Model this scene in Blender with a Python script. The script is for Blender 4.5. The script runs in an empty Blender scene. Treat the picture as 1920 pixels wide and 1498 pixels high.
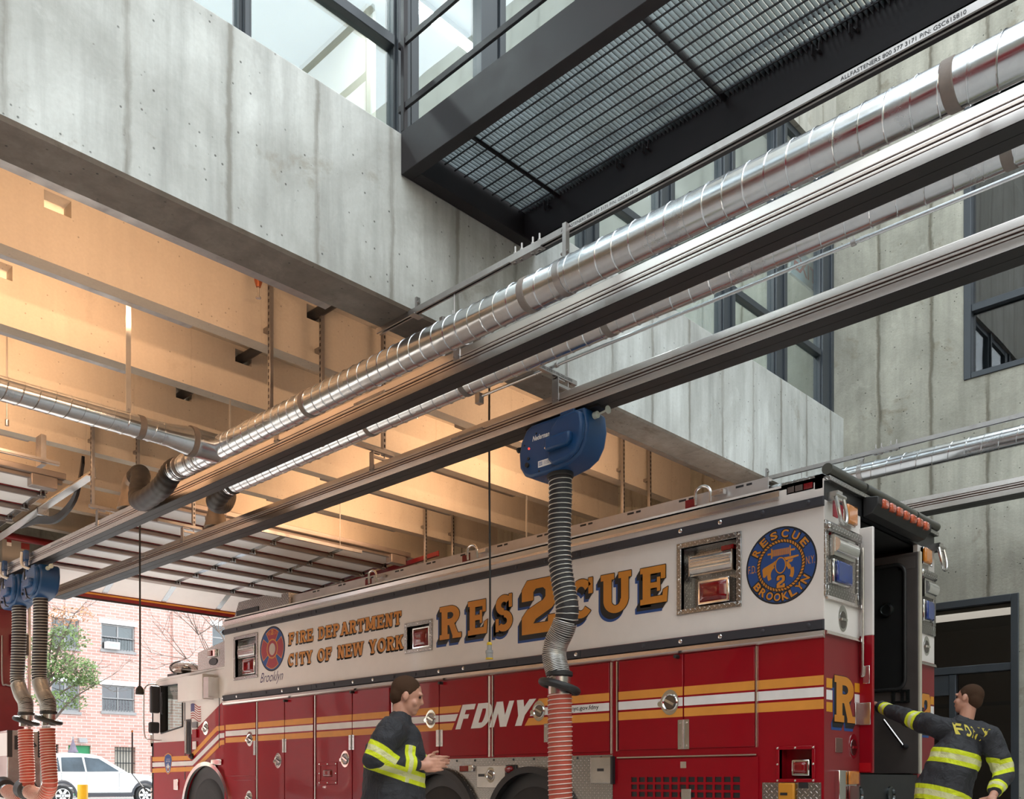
import bpy, bmesh, math, random
from mathutils import Vector, Matrix
from mathutils.bvhtree import BVHTree
PI = math.pi
sc = bpy.context.scene
COL = sc.collection

# ------------------------------------------------------------------ camera
H_EYE = 1.05
CX, YH = 960.0, 1466.0                       # principal column, horizon row (1920 x 1498 frame)
FPX = 1745.23                                # focal length in pixels
FX, FY = 0.7204430, 0.6935142                # forward direction (X along the beams, Y along the trucks)
cd = bpy.data.cameras.new('camera')
cam = bpy.data.objects.new('camera', cd); COL.objects.link(cam)
cam.location = (0, 0, H_EYE)
cam.rotation_euler = (PI/2, 0, -math.atan2(FX, FY))
cd.sensor_fit = 'HORIZONTAL'; cd.sensor_width = 36.0
cd.lens = FPX/1920*36.0
cd.shift_y = (YH-749.0)/1920
cd.clip_start = 0.05; cd.clip_end = 300
sc.camera = cam

# ------------------------------------------------------------------ sky, sun, exposure
w = bpy.data.worlds.new('overcast'); sc.world = w; w.use_nodes = True
bg = w.node_tree.nodes['Background']
bg.inputs[0].default_value = (0.86, 0.94, 1.0, 1); bg.inputs[1].default_value = 2.6
sun = bpy.data.lights.new('low_sun', 'SUN'); sun.energy = 22.0; sun.angle = math.radians(8); sun.color = (1, .95, .88)
so = bpy.data.objects.new('low_sun', sun); COL.objects.link(so); so.location = (40, 70, 40)
so.rotation_euler = Vector((-0.45, -0.8, -0.55)).to_track_quat('-Z', 'Y').to_euler()
sc.view_settings.view_transform = 'Standard'; sc.view_settings.look = 'None'
sc.view_settings.gamma = 1.0; sc.view_settings.use_curve_mapping = False
sc.view_settings.exposure = 0.40
sc.cycles.max_bounces = 8; sc.cycles.diffuse_bounces = 4; sc.cycles.glossy_bounces = 4
sc.cycles.transparent_max_bounces = 12; sc.cycles.caustics_reflective = False; sc.cycles.caustics_refractive = False
sc.cycles.sample_clamp_indirect = 6.0

# ------------------------------------------------------------------ picture -> real plane (to measure places on known planes)
def _ray(px, py):
    u = (px-CX)/FPX; q = (YH-py)/FPX
    return (FX+u*FY, FY-u*FX, q)
def on_x(px, py, X):
    d = _ray(px, py); t = X/d[0]; return (X, d[1]*t, d[2]*t+H_EYE)
def on_y(px, py, Y):
    d = _ray(px, py); t = Y/d[1]; return (d[0]*t, Y, d[2]*t+H_EYE)
def on_d(px, py, D):
    d = _ray(px, py); return (d[0]*D, d[1]*D, d[2]*D+H_EYE)

# ------------------------------------------------------------------ materials
def new_mat(name):
    m = bpy.data.materials.new(name); m.use_nodes = True
    return m, m.node_tree, m.node_tree.nodes['Principled BSDF']
def nd(t, typ, **kw):
    n = t.nodes.new(typ)
    for k, v in kw.items():
        if k.startswith('i_'):
            n.inputs[int(k[2:]) if k[2:].isdigit() else k[2:]].default_value = v
        else: setattr(n, k, v)
    return n
def math_n(t, op, a, b=None, c=None):
    n = t.nodes.new('ShaderNodeMath'); n.operation = op
    for i, x in enumerate((a, b, c)):
        if x is None: continue
        if isinstance(x, (int, float)): n.inputs[i].default_value = x
        else: t.links.new(x, n.inputs[i])
    return n.outputs[0]
def mix_c(t, fac, a, b, mode='MIX'):
    n = t.nodes.new('ShaderNodeMix'); n.data_type = 'RGBA'; n.blend_type = mode
    for sock, x in ((n.inputs[0], fac), (n.inputs[6], a), (n.inputs[7], b)):
        if isinstance(x, (int, float)): sock.default_value = x
        elif isinstance(x, tuple): sock.default_value = (*x, 1) if len(x) == 3 else x
        else: t.links.new(x, sock)
    return n.outputs[2]
def ramp(t, src, p0, p1, c0=0.0, c1=1.0):
    n = nd(t, 'ShaderNodeMapRange'); n.clamp = True
    for i, v in zip((1, 2, 3, 4), (p0, p1, c0, c1)): n.inputs[i].default_value = v
    t.links.new(src, n.inputs[0]); return n.outputs[0]
def noise_n(t, vec, scale, detail=4, rough=.55, dist=0):
    n = nd(t, 'ShaderNodeTexNoise'); n.inputs['Scale'].default_value = scale; n.inputs['Detail'].default_value = detail
    n.inputs['Roughness'].default_value = rough; n.inputs['Distortion'].default_value = dist
    if vec is not None: t.links.new(vec, n.inputs['Vector'])
    return n.outputs[0]
def coords(t, obj=True, scale=(1, 1, 1), rot=(0, 0, 0)):
    c = nd(t, 'ShaderNodeTexCoord'); m = nd(t, 'ShaderNodeMapping')
    m.inputs['Scale'].default_value = scale; m.inputs['Rotation'].default_value = rot
    t.links.new(c.outputs['Object'], m.inputs[0]); return m.outputs[0]
def bump_n(t, b, h, strength=.2, dist=.01):
    n = nd(t, 'ShaderNodeBump'); n.inputs['Strength'].default_value = strength; n.inputs['Distance'].default_value = dist
    t.links.new(h, n.inputs['Height']); t.links.new(n.outputs[0], b.inputs['Normal'])

_M = {}
def flat(name, col, rough=.5, metal=0.0, coat=0.0, vary=.06, nscale=6.0, bump=0.0, bscale=60, spec=.5, stretch=(1, 1, 1)):
    if name in _M: return _M[name]
    m, t, b = new_mat(name)
    v = coords(t, scale=stretch)
    n = noise_n(t, v, nscale, 5)
    c = mix_c(t, ramp(t, n, .3, .7), tuple(max(0, x*(1-vary)) for x in col), tuple(min(1, x*(1+vary)) for x in col))
    t.links.new(c, b.inputs['Base Color'])
    t.links.new(ramp(t, n, .25, .75, max(.02, rough*(1-vary)), min(1, rough*(1+1.5*vary))), b.inputs['Roughness'])
    b.inputs['Metallic'].default_value = metal; b.inputs['Specular IOR Level'].default_value = spec
    b.inputs['Coat Weight'].default_value = coat; b.inputs['Coat Roughness'].default_value = .04
    if bump: bump_n(t, b, noise_n(t, v, bscale, 3), bump, .004)
    _M[name] = m; return m

def concrete(name, axis, c_lo, c_hi, spacing, off, seam=.5, streak=.5, stain=.5, bumpk=.25, seamw=.035, pit=.8):
    m, t, b = new_mat(name)
    g = nd(t, 'ShaderNodeNewGeometry'); P = g.outputs['Position']
    sep = nd(t, 'ShaderNodeSeparateXYZ'); t.links.new(P, sep.inputs[0])
    s = sep.outputs[axis]
    big = noise_n(t, P, .55, 9, .62, .6)
    mp = nd(t, 'ShaderNodeMapping'); mp.inputs['Scale'].default_value = (5, 5, .45); t.links.new(P, mp.inputs[0])
    st = noise_n(t, mp.outputs[0], 1.6, 6, .6)
    mid = noise_n(t, P, 2.0, 9, .68, .35)
    fine = noise_n(t, P, 38, 3)
    c = mix_c(t, ramp(t, big, .36, .62), c_lo, c_hi)
    c = mix_c(t, math_n(t, 'MULTIPLY', ramp(t, st, .42, .78), streak), c, tuple(x*.62 for x in c_lo))
    # washed patches and brown stains
    c = mix_c(t, math_n(t, 'MULTIPLY', ramp(t, mid, .585, .66), stain*.65), c, (c_lo[0]*.68, c_lo[1]*.60, c_lo[2]*.50))
    c = mix_c(t, math_n(t, 'MULTIPLY', ramp(t, mid, .40, .28), stain*.5), c, tuple(min(1, x*1.15) for x in c_hi))
    # form-board joints
    wob = math_n(t, 'MULTIPLY', math_n(t, 'SUBTRACT', mid, .5), .10)
    q = math_n(t, 'DIVIDE', math_n(t, 'ADD', math_n(t, 'ADD', s, off), wob), spacing)
    fr = math_n(t, 'ABSOLUTE', math_n(t, 'SUBTRACT', math_n(t, 'FRACT', q), .5))
    dist = math_n(t, 'MULTIPLY', fr, spacing)
    jm = math_n(t, 'MULTIPLY', ramp(t, dist, seamw, seamw*.25), ramp(t, st, .30, .52, .25, 1))
    wide = math_n(t, 'MULTIPLY', ramp(t, dist, seamw*4, 0), ramp(t, big, .4, .6, .0, .45))
    jm2 = math_n(t, 'MULTIPLY', math_n(t, 'MAXIMUM', jm, wide), seam)
    c = mix_c(t, jm2, c, (c_lo[0]*.45, c_lo[1]*.41, c_lo[2]*.36))
    # air holes
    vo = nd(t, 'ShaderNodeTexVoronoi'); vo.inputs['Scale'].default_value = 13; t.links.new(P, vo.inputs['Vector'])
    hole = math_n(t, 'MULTIPLY', ramp(t, vo.outputs['Distance'], .12, .06), ramp(t, noise_n(t, P, 4, 2), .44, .54))
    c = mix_c(t, math_n(t, 'MULTIPLY', hole, pit), c, (.05, .05, .045))
    c = mix_c(t, math_n(t, 'MULTIPLY', ramp(t, fine, .3, .7), .12), c, tuple(x*.5 for x in c_lo))
    t.links.new(c, b.inputs['Base Color'])
    b.inputs['Roughness'].default_value = .82; b.inputs['Specular IOR Level'].default_value = .25
    hh = math_n(t, 'ADD', math_n(t, 'MULTIPLY', fine, .25), math_n(t, 'SUBTRACT', mid, math_n(t, 'ADD', math_n(t, 'MULTIPLY', hole, .8), math_n(t, 'MULTIPLY', jm, .5))))
    bump_n(t, b, hh, bumpk, .02)
    return m

def glass_mat(name, tint=(.9, .95, .97), refl=1.0, rough=.0, ior=1.5, wavy=0.0):
    m = bpy.data.materials.new(name); m.use_nodes = True; t = m.node_tree
    for n in list(t.nodes): t.nodes.remove(n)
    out = nd(t, 'ShaderNodeOutputMaterial'); tr = nd(t, 'ShaderNodeBsdfTransparent'); tr.inputs[0].default_value = (*tint, 1)
    gl = nd(t, 'ShaderNodeBsdfGlossy'); gl.inputs['Roughness'].default_value = rough
    lw = nd(t, 'ShaderNodeLayerWeight'); lw.inputs['Blend'].default_value = .5
    fres = math_n(t, 'ADD', math_n(t, 'MULTIPLY', math_n(t, 'POWER', lw.outputs['Facing'], 5.0), .96), .04)
    if wavy:
        bp = nd(t, 'ShaderNodeBump'); bp.inputs['Strength'].default_value = wavy; bp.inputs['Distance'].default_value = .02
        t.links.new(noise_n(t, coords(t), 1.3, 1), bp.inputs['Height']); t.links.new(bp.outputs[0], gl.inputs['Normal'])
    f = math_n(t, 'MINIMUM', math_n(t, 'MULTIPLY', fres, refl), 1.0)
    mx = nd(t, 'ShaderNodeMixShader'); t.links.new(f, mx.inputs[0]); t.links.new(tr.outputs[0], mx.inputs[1]); t.links.new(gl.outputs[0], mx.inputs[2])
    t.links.new(mx.outputs[0], out.inputs[0]); return m

def galvanised(name='galvanised_sheet', base=(.66, .68, .70), rough=.2):
    if name in _M: return _M[name]
    m, t, b = new_mat(name); v = coords(t)
    vo = nd(t, 'ShaderNodeTexVoronoi'); vo.inputs['Scale'].default_value = 30; t.links.new(v, vo.inputs['Vector'])
    n = noise_n(t, v, 5, 6, .6)
    c = mix_c(t, ramp(t, vo.outputs['Color'], 0, 1), tuple(x*.92 for x in base), base)
    c = mix_c(t, math_n(t, 'MULTIPLY', ramp(t, n, .58, .72), .35), c, tuple(x*.55 for x in base))
    t.links.new(c, b.inputs['Base Color']); b.inputs['Metallic'].default_value = 1
    t.links.new(ramp(t, n, .3, .7, rough*.8, rough*1.5), b.inputs['Roughness'])
    bump_n(t, b, noise_n(t, v, 3.0, 3), .12, .02)
    _M[name] = m; return m

def diamond(name='diamond_plate', base=(.62, .60, .58)):
    if name in _M: return _M[name]
    m, t, b = new_mat(name)
    c = nd(t, 'ShaderNodeTexCoord'); sep = nd(t, 'ShaderNodeSeparateXYZ'); t.links.new(c.outputs['Object'], sep.inputs[0])
    hor = math_n(t, 'ADD', sep.outputs[0], sep.outputs[1]); z = sep.outputs[2]
    k = 1/.052
    a = math_n(t, 'MULTIPLY', math_n(t, 'ADD', hor, z), k); d = math_n(t, 'MULTIPLY', math_n(t, 'SUBTRACT', hor, z), k)
    ia = math_n(t, 'FLOOR', a); idd = math_n(t, 'FLOOR', d)
    par = math_n(t, 'MODULO', math_n(t, 'ABSOLUTE', math_n(t, 'ADD', ia, idd)), 2.0)
    fa = math_n(t, 'ABSOLUTE', math_n(t, 'SUBTRACT', math_n(t, 'FRACT', a), .5)); fd = math_n(t, 'ABSOLUTE', math_n(t, 'SUBTRACT', math_n(t, 'FRACT', d), .5))
    e1 = math_n(t, 'ADD', math_n(t, 'MULTIPLY', fa, 1.1), math_n(t, 'MULTIPLY', fd, 3.2))
    e2 = math_n(t, 'ADD', math_n(t, 'MULTIPLY', fa, 3.2), math_n(t, 'MULTIPLY', fd, 1.1))
    e = math_n(t, 'ADD', math_n(t, 'MULTIPLY', e1, par), math_n(t, 'MULTIPLY', e2, math_n(t, 'SUBTRACT', 1.0, par)))
    h = ramp(t, e, .55, .30)
    t.links.new(mix_c(t, h, tuple(x*.62 for x in base), tuple(min(1, x*1.45) for x in base)), b.inputs['Base Color']); b.inputs['Metallic'].default_value = 1; b.inputs['Roughness'].default_value = .27  # lighter on the raised diamonds, darker between: relief shading put into the colour
    bump_n(t, b, h, 1.0, .012)
    _M[name] = m; return m

def emit(name, col, strength):
    m, t, b = new_mat(name)
    b.inputs['Base Color'].default_value = (*col, 1); b.inputs['Emission Color'].default_value = (*col, 1); b.inputs['Emission Strength'].default_value = strength
    return m

# ------------------------------------------------------------------ mesh builder
class MB:
    def __init__(s): s.v = []; s.f = []; s.m = []
    def add(s, vs, fs, m=0):
        o = len(s.v); s.v += [tuple(v) for v in vs]
        for f in fs: s.f.append(tuple(i+o for i in f)); s.m.append(m)
        return s
    def box(s, x0, x1, y0, y1, z0, z1, m=0):
        vs = [(x, y, z) for x in (x0, x1) for y in (y0, y1) for z in (z0, z1)]
        return s.add(vs, [(0, 1, 3, 2), (4, 6, 7, 5), (0, 4, 5, 1), (2, 3, 7, 6), (0, 2, 6, 4), (1, 5, 7, 3)], m)
    def prism(s, poly, axis, a0, a1, m=0):
        n = len(poly)
        def P(p, a): return (a, p[0], p[1]) if axis == 'x' else (p[0], a, p[1]) if axis == 'y' else (p[0], p[1], a)
        vs = [P(p, a0) for p in poly]+[P(p, a1) for p in poly]
        fs = [tuple(range(n-1, -1, -1)), tuple(range(n, 2*n))]+[(i, (i+1) % n, n+(i+1) % n, n+i) for i in range(n)]
        return s.add(vs, fs, m)
    def ngon(s, pts, m=0): return s.add(pts, [tuple(range(len(pts)))], m)
    def bar(s, p0, p1, wd, ht, up=(0, 0, 1), m=0):
        p0 = Vector(p0); p1 = Vector(p1); d = (p1-p0).normalized(); up = Vector(up)
        if abs(d.dot(up)) > .98: up = Vector((1, 0, 0))
        a = d.cross(up).normalized(); b = a.cross(d).normalized(); a *= wd/2; b *= ht/2
        vs = [p+q for p in (p0, p1) for q in (-a-b, a-b, a+b, -a+b)]
        return s.add(vs, [(0, 1, 2, 3), (7, 6, 5, 4), (0, 4, 5, 1), (1, 5, 6, 2), (2, 6, 7, 3), (3, 7, 4, 0)], m)
    def tube(s, pts, r, n=12, caps=True, m=0, close=False):
        pts = [Vector(p) for p in pts]; k = len(pts)
        rs = r if isinstance(r, (list, tuple)) else [r]*k
        T = []
        for i in range(k):
            a = pts[(i-1) % k] if (close or i) else pts[0]; b = pts[(i+1) % k] if (close or i < k-1) else pts[-1]
            T.append((b-a).normalized() if (b-a).length > 1e-9 else Vector((0, 0, 1)))
        up = Vector((0, 0, 1)) if abs(T[0].z) < .9 else Vector((1, 0, 0))
        A = T[0].cross(up).normalized(); vs = []
        for i in range(k):
            A = (A-T[i]*A.dot(T[i])).normalized(); B = T[i].cross(A)
            for j in range(n):
                t = 2*PI*j/n; vs.append(pts[i]+(A*math.cos(t)+B*math.sin(t))*rs[i])
        fs = []
        for i in range(k if close else k-1):
            i2 = (i+1) % k
            for j in range(n): fs.append((i*n+j, i*n+(j+1) % n, i2*n+(j+1) % n, i2*n+j))
        if caps and not close: fs += [tuple(range(n-1, -1, -1)), tuple(range((k-1)*n, k*n))]
        return s.add(vs, fs, m)
    def cyl(s, p0, p1, r0, r1=None, n=20, m=0): return s.tube([p0, p1], [r0, r0 if r1 is None else r1], n, True, m)
    def sphere(s, c, r, nu=16, nv=10, m=0, rot=None):
        if isinstance(r, (int, float)): r = (r, r, r)
        vs = [Vector((0, 0, r[2]))]
        for i in range(1, nv):
            a = PI*i/nv
            for j in range(nu):
                t = 2*PI*j/nu; vs.append(Vector((r[0]*math.sin(a)*math.cos(t), r[1]*math.sin(a)*math.sin(t), r[2]*math.cos(a))))
        vs.append(Vector((0, 0, -r[2])))
        if rot is not None: vs = [rot @ v for v in vs]
        c = Vector(c); vs = [v+c for v in vs]
        fs = [(0, 1+j, 1+(j+1) % nu) for j in range(nu)]
        for i in range(nv-2):
            for j in range(nu): fs.append((1+i*nu+j, 1+(i+1)*nu+j, 1+(i+1)*nu+(j+1) % nu, 1+i*nu+(j+1) % nu))
        L = len(vs)-1; fs += [(L, 1+(nv-2)*nu+(j+1) % nu, 1+(nv-2)*nu+j) for j in range(nu)]
        return s.add(vs, fs, m)
    def capsule(s, p0, p1, r0, r1, n=16, m=0):
        p0 = Vector(p0); p1 = Vector(p1); d = (p1-p0); L = d.length; d.normalize()
        pts = []; rs = []
        for a in (0.05, .3, .6, .85): pts.append(p0-d*r0*math.cos(a*PI/2)); rs.append(r0*math.sin(a*PI/2))
        for i in range(5): t = i/4; pts.append(p0.lerp(p1, t)); rs.append(r0*(1-t)+r1*t)
        for a in (.85, .6, .3, .05): pts.append(p1+d*r1*math.cos(a*PI/2)); rs.append(r1*math.sin(a*PI/2))
        return s.tube(pts, rs, n, True, m)
    def lathe(s, prof, origin, axis, n=32, m=0):
        """prof: (along, radius) pairs, turned about an axis through origin"""
        o = Vector(origin); d = Vector(axis).normalized()
        return s.tube([o+d*p[0] for p in prof], [max(p[1], 1e-4) for p in prof], n, True, m) if False else s._lathe(prof, o, d, n, m)
    def _lathe(s, prof, o, d, n, m):
        up = Vector((0, 0, 1)) if abs(d.z) < .9 else Vector((1, 0, 0)); A = d.cross(up).normalized(); B = d.cross(A)
        vs = []
        for a, r in prof:
            for j in range(n): t = 2*PI*j/n; vs.append(o+d*a+(A*math.cos(t)+B*math.sin(t))*max(r, 1e-4))
        fs = [(i*n+j, i*n+(j+1) % n, (i+1)*n+(j+1) % n, (i+1)*n+j) for i in range(len(prof)-1) for j in range(n)]
        fs += [tuple(range(n-1, -1, -1)), tuple(range((len(prof)-1)*n, len(prof)*n))]
        return s.add(vs, fs, m)
    def wall(s, axis, p0, p1, a0, a1, z0, z1, holes=(), m=0):
        """a slab between p0 and p1 on its axis, a0..a1 wide, z0..z1 tall, with rectangular openings (a, b, za, zb)"""
        A = sorted({a0, a1, *[min(max(v, a0), a1) for h in holes for v in h[:2]]}); Z = sorted({z0, z1, *[min(max(v, z0), z1) for h in holes for v in h[2:]]})
        for i in range(len(A)-1):
            for j in range(len(Z)-1):
                ca, cz = (A[i]+A[i+1])/2, (Z[j]+Z[j+1])/2
                if any(h[0] < ca < h[1] and h[2] < cz < h[3] for h in holes): continue
                if axis == 'x': s.box(p0, p1, A[i], A[i+1], Z[j], Z[j+1], m)
                else: s.box(A[i], A[i+1], p0, p1, Z[j], Z[j+1], m)
        return s
    def text(s, body, fn, shear=0.0, weight=0.0, m=0, space=1.0):
        """built-in sans lettering; fn maps (u, v) of its 0..1 box to a point"""
        vs, fs = text_shape(body, shear, weight, space)
        return s.add([fn(u, v) for u, v in vs], fs, m)
    def polys(s, ps, fn, m=0):
        for p in ps: s.ngon([fn(u, v) for u, v in p], m)
        return s
    def islands(s):
        par = list(range(len(s.v)))
        def find(i):
            while par[i] != i: par[i] = par[par[i]]; i = par[i]
            return i
        for f in s.f:
            r = find(f[0])
            for i in f[1:]: par[find(i)] = r
        out = {}
        for f, m in zip(s.f, s.m): out.setdefault(find(f[0]), []).append((f, m))
        res = []
        for fs in out.values():
            b = MB(); mp = {}
            for f, m in fs:
                for i in f:
                    if i not in mp: mp[i] = len(b.v); b.v.append(s.v[i])
                b.f.append(tuple(mp[i] for i in f)); b.m.append(m)
            res.append(b)
        return res
    def each(s, name, mats, parent=None, **kw):
        return [b.build(name, mats, parent, **kw) for b in s.islands()]
    def build(s, name, mats, parent=None, smooth=35, bevel=0, seg=2, recalc=True):
        me = bpy.data.meshes.new(name)
        off = world_of(parent) if parent else Vector((0, 0, 0))
        me.from_pydata([(Vector(v)-off) for v in s.v], [], s.f)
        for mt in (mats if isinstance(mats, (list, tuple)) else [mats]): me.materials.append(mt)
        me.polygons.foreach_set('material_index', s.m)
        if recalc:
            bm = bmesh.new(); bm.from_mesh(me); bmesh.ops.recalc_face_normals(bm, faces=bm.faces); bm.to_mesh(me); bm.free()
        if smooth:
            me.polygons.foreach_set('use_smooth', [True]*len(me.polygons)); me.set_sharp_from_angle(angle=math.radians(smooth))
        me.update()
        o = bpy.data.objects.new(name, me); COL.objects.link(o)
        if parent: o.parent = parent
        if bevel:
            b = o.modifiers.new('bevel', 'BEVEL'); b.width = bevel; b.segments = seg; b.limit_method = 'ANGLE'; b.angle_limit = math.radians(40)
        return o
def world_of(o):
    v = Vector((0, 0, 0))
    while o is not None: v = v+o.location; o = o.parent
    return v
_T = {}
def text_shape(body, shear=0.0, weight=0.0, space=1.0):
    key = (body, shear, weight, space)
    if key in _T: return _T[key]
    cu = bpy.data.curves.new('t', 'FONT'); cu.body = body; cu.shear = shear; cu.offset = weight; cu.space_character = space; cu.resolution_u = 6
    o = bpy.data.objects.new('t', cu); COL.objects.link(o)
    dg = bpy.context.evaluated_depsgraph_get(); dg.update()
    me = bpy.data.meshes.new_from_object(o.evaluated_get(dg))
    vs = [(v.co.x, v.co.y) for v in me.vertices]; fs = [tuple(p.vertices) for p in me.polygons]
    bpy.data.objects.remove(o); bpy.data.curves.remove(cu); bpy.data.meshes.remove(me)
    x0 = min(v[0] for v in vs); x1 = max(v[0] for v in vs); y0 = min(v[1] for v in vs); y1 = max(v[1] for v in vs)
    _T[key] = ([((x-x0)/(x1-x0), (y-y0)/(y1-y0)) for x, y in vs], fs); return _T[key]

def tag(o, label, cat, group=None, kind=None):
    o['label'] = label; o['category'] = cat
    if group: o['group'] = group
    if kind: o['kind'] = kind
    return o
def thing(name, loc, label, cat, group=None, kind=None):
    o = bpy.data.objects.new(name, None); COL.objects.link(o); o.location = loc; o.empty_display_size = .2
    return tag(o, label, cat, group, kind)
def struct(o): o['kind'] = 'structure'; return o
def copy_tree(o, parent=None):
    c = o.copy(); COL.objects.link(c)
    if parent: c.parent = parent
    for ch in list(o.children): copy_tree(ch, c)
    return c
def smoothpath(pts, n=8):
    P = [Vector(p) for p in pts]; out = []
    for i in range(len(P)-1):
        a = P[max(i-1, 0)]; b = P[i]; c = P[i+1]; d = P[min(i+2, len(P)-1)]
        for k in range(n):
            t = k/n; out.append(.5*((2*b)+(c-a)*t+(2*a-5*b+4*c-d)*t*t+(3*b-a-3*c+d)*t**3))
    out.append(P[-1]); return out
def arc(cx, cy, rx, ry, a0, a1, n=16): return [(cx+rx*math.cos(math.radians(a0+(a1-a0)*i/n)), cy+ry*math.sin(math.radians(a0+(a1-a0)*i/n))) for i in range(n+1)]
def ringp(cx, cy, rx, ry, tx, ty, a0, a1, n=14):
    o = arc(cx, cy, rx, ry, a0, a1, n); i = arc(cx, cy, rx-tx, ry-ty, a0, a1, n)
    return [[o[k], o[k+1], i[k+1], i[k]] for k in range(n)]

# palette
galv = galvanised(); galv_dull = galvanised('strut_zinc', (.42, .40, .39), .38)
alu = flat('extruded_aluminium', (.80, .74, .70), .27, 1, vary=.008, nscale=3, stretch=(12, .3, 12))
rubber = flat('black_rubber', (.018, .017, .017), .5, bump=.1)
steel_black = flat('black_painted_steel', (.021, .018, .020), .42, vary=.15, bump=.06, bscale=25, spec=.28)
frame_dark = flat('window_frame_paint', (.038, .046, .055), .4)
stainless = flat('stainless_steel', (.62, .60, .58), .25, 1, vary=.08)
chrome = flat('chrome', (.85, .84, .82), .08, 1, vary=.02)
red_paint = flat('fire_red_paint', (.30, .004, .012), .25, coat=.3, vary=.03, spec=.2)
white_paint = flat('truck_white_paint', (.82, .77, .73), .28, coat=.3, vary=.02, spec=.3)
yellow_stripe = flat('reflective_yellow', (.74, .30, .045), .45)
white_stripe = flat('reflective_white', (.80, .78, .76), .45)
dark_plastic = flat('dark_plastic', (.02, .02, .022), .4)
rubrail = flat('rub_rail_rubber', (.035, .034, .042), .55, bump=.1)
gold = flat('gold_lettering', (.62, .24, .03), .4)
black_ink = flat('black_lettering', (.012, .012, .014), .5)
blue_ink = flat('blue_lettering', (.02, .07, .25), .5)
white_ink = flat('white_lettering', (.8, .78, .74), .45)
red_lens = flat('red_lens', (.20, .003, .006), .08, coat=1, vary=.2, nscale=18)
amber_lens = flat('amber_lens', (.62, .20, .02), .12, coat=1, vary=.15, nscale=18)
blue_lens = flat('blue_lens', (.006, .04, .24), .08, coat=1, vary=.15, nscale=14)
clear_lens = flat('clear_lens', (.80, .79, .77), .16, .75, coat=1, vary=.06, nscale=22)
seal = flat('grey_duct_sealant', (.20, .17, .15), .7, vary=.2, bump=.3)
# ================================================================== THE BUILDING
BY0, BY1, BZ0, BZ1 = 5.42, 5.78, 4.60, 5.91          # concrete spandrel beam
XW = 12.0                                            # concrete wall on the right
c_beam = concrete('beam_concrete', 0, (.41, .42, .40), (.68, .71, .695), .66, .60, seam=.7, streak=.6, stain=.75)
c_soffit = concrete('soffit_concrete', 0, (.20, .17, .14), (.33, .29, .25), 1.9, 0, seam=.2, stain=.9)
c_wall = concrete('wall_concrete', 1, (.29, .285, .24), (.50, .49, .42), .66, .0, seam=.85, streak=.5, stain=.8, bumpk=.6)
c_joist = concrete('joist_concrete', 0, (.52, .46, .38), (.58, .52, .43), 3.4, .4, seam=.16, streak=.16, stain=.30, bumpk=.12, seamw=.012, pit=.5)
c_floor = concrete('floor_concrete', 0, (.50, .49, .47), (.60, .58, .56), 3.0, 0, seam=.4, stain=.4)
white_wall = flat('white_interior_paint', (.78, .77, .74), .7, vary=.03)
beige_wall = flat('beige_interior_paint', (.62, .57, .47), .7, vary=.05)
ceil_white = flat('white_ceiling', (.82, .83, .82), .8, vary=.02)

struct(MB().box(-6, 12.4, -8, 17.75, -.25, 0).build('floor', c_floor))
struct(MB().wall('x', XW, XW+.4, -8, 17.75, 0, 15, [(.2, 3.90, 5.94, 9.4), (3.29, 5.20, 0, 3.27)]).build('wall_right', c_wall))
struct(MB().box(-6.4, -6, -8, 17.75, 0, 6.2).box(-6.4, -6, 5.9, 17.75, 6.2, 9.3).build('wall_left', c_wall))
struct(MB().box(-6.4, -6, -8, 5.9, 6.2, 8.6).build('wall_left_upper', c_wall))
struct(MB().box(-6, 12, -8.4, -8, 0, 11).build('wall_rear', c_wall))
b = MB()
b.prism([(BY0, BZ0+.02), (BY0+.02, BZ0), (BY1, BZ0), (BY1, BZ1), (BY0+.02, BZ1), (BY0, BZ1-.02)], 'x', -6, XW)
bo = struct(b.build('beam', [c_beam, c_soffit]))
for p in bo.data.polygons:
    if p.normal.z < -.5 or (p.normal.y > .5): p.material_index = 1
struct(MB().box(-6, XW, BY0+.1, BY1+.1, 9.32, 13.5).build('wall_upper', concrete('upper_concrete', 0, (.42, .41, .36), (.56, .55, .50), .66, .6)))
struct(MB().box(-6, XW, BY1, 17.75, 5.80, 5.92).build('ceiling', c_joist))
JY = [7.81+1.37*k for k in range(7)]
for y in JY:                                          # stems of the ribbed slab, with cast sleeves through them
    struct(MB().wall('y', y, y+.16, -6, XW, 5.20, 5.80, [(2.75, 2.96, 5.62, 5.76), (5.20, 5.40, 5.62, 5.76)]).build('ceiling_beam', c_joist))
# street front: piers beside the two vehicle doors
red_wall = flat('red_painted_steel', (.17, .008, .015), .4, vary=.1)
struct(MB().wall('y', 17.35, 17.75, -6, 12.4, 0, 9.4, [(-.1, 4.72, 0, 4.55), (5.66, 10.52, 0, 4.55)]).build('wall_street', c_wall))
struct(MB().box(4.86, 5.66, 16.98, 17.34, 0, 3.95).build('pillar', red_wall, bevel=.01))
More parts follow.
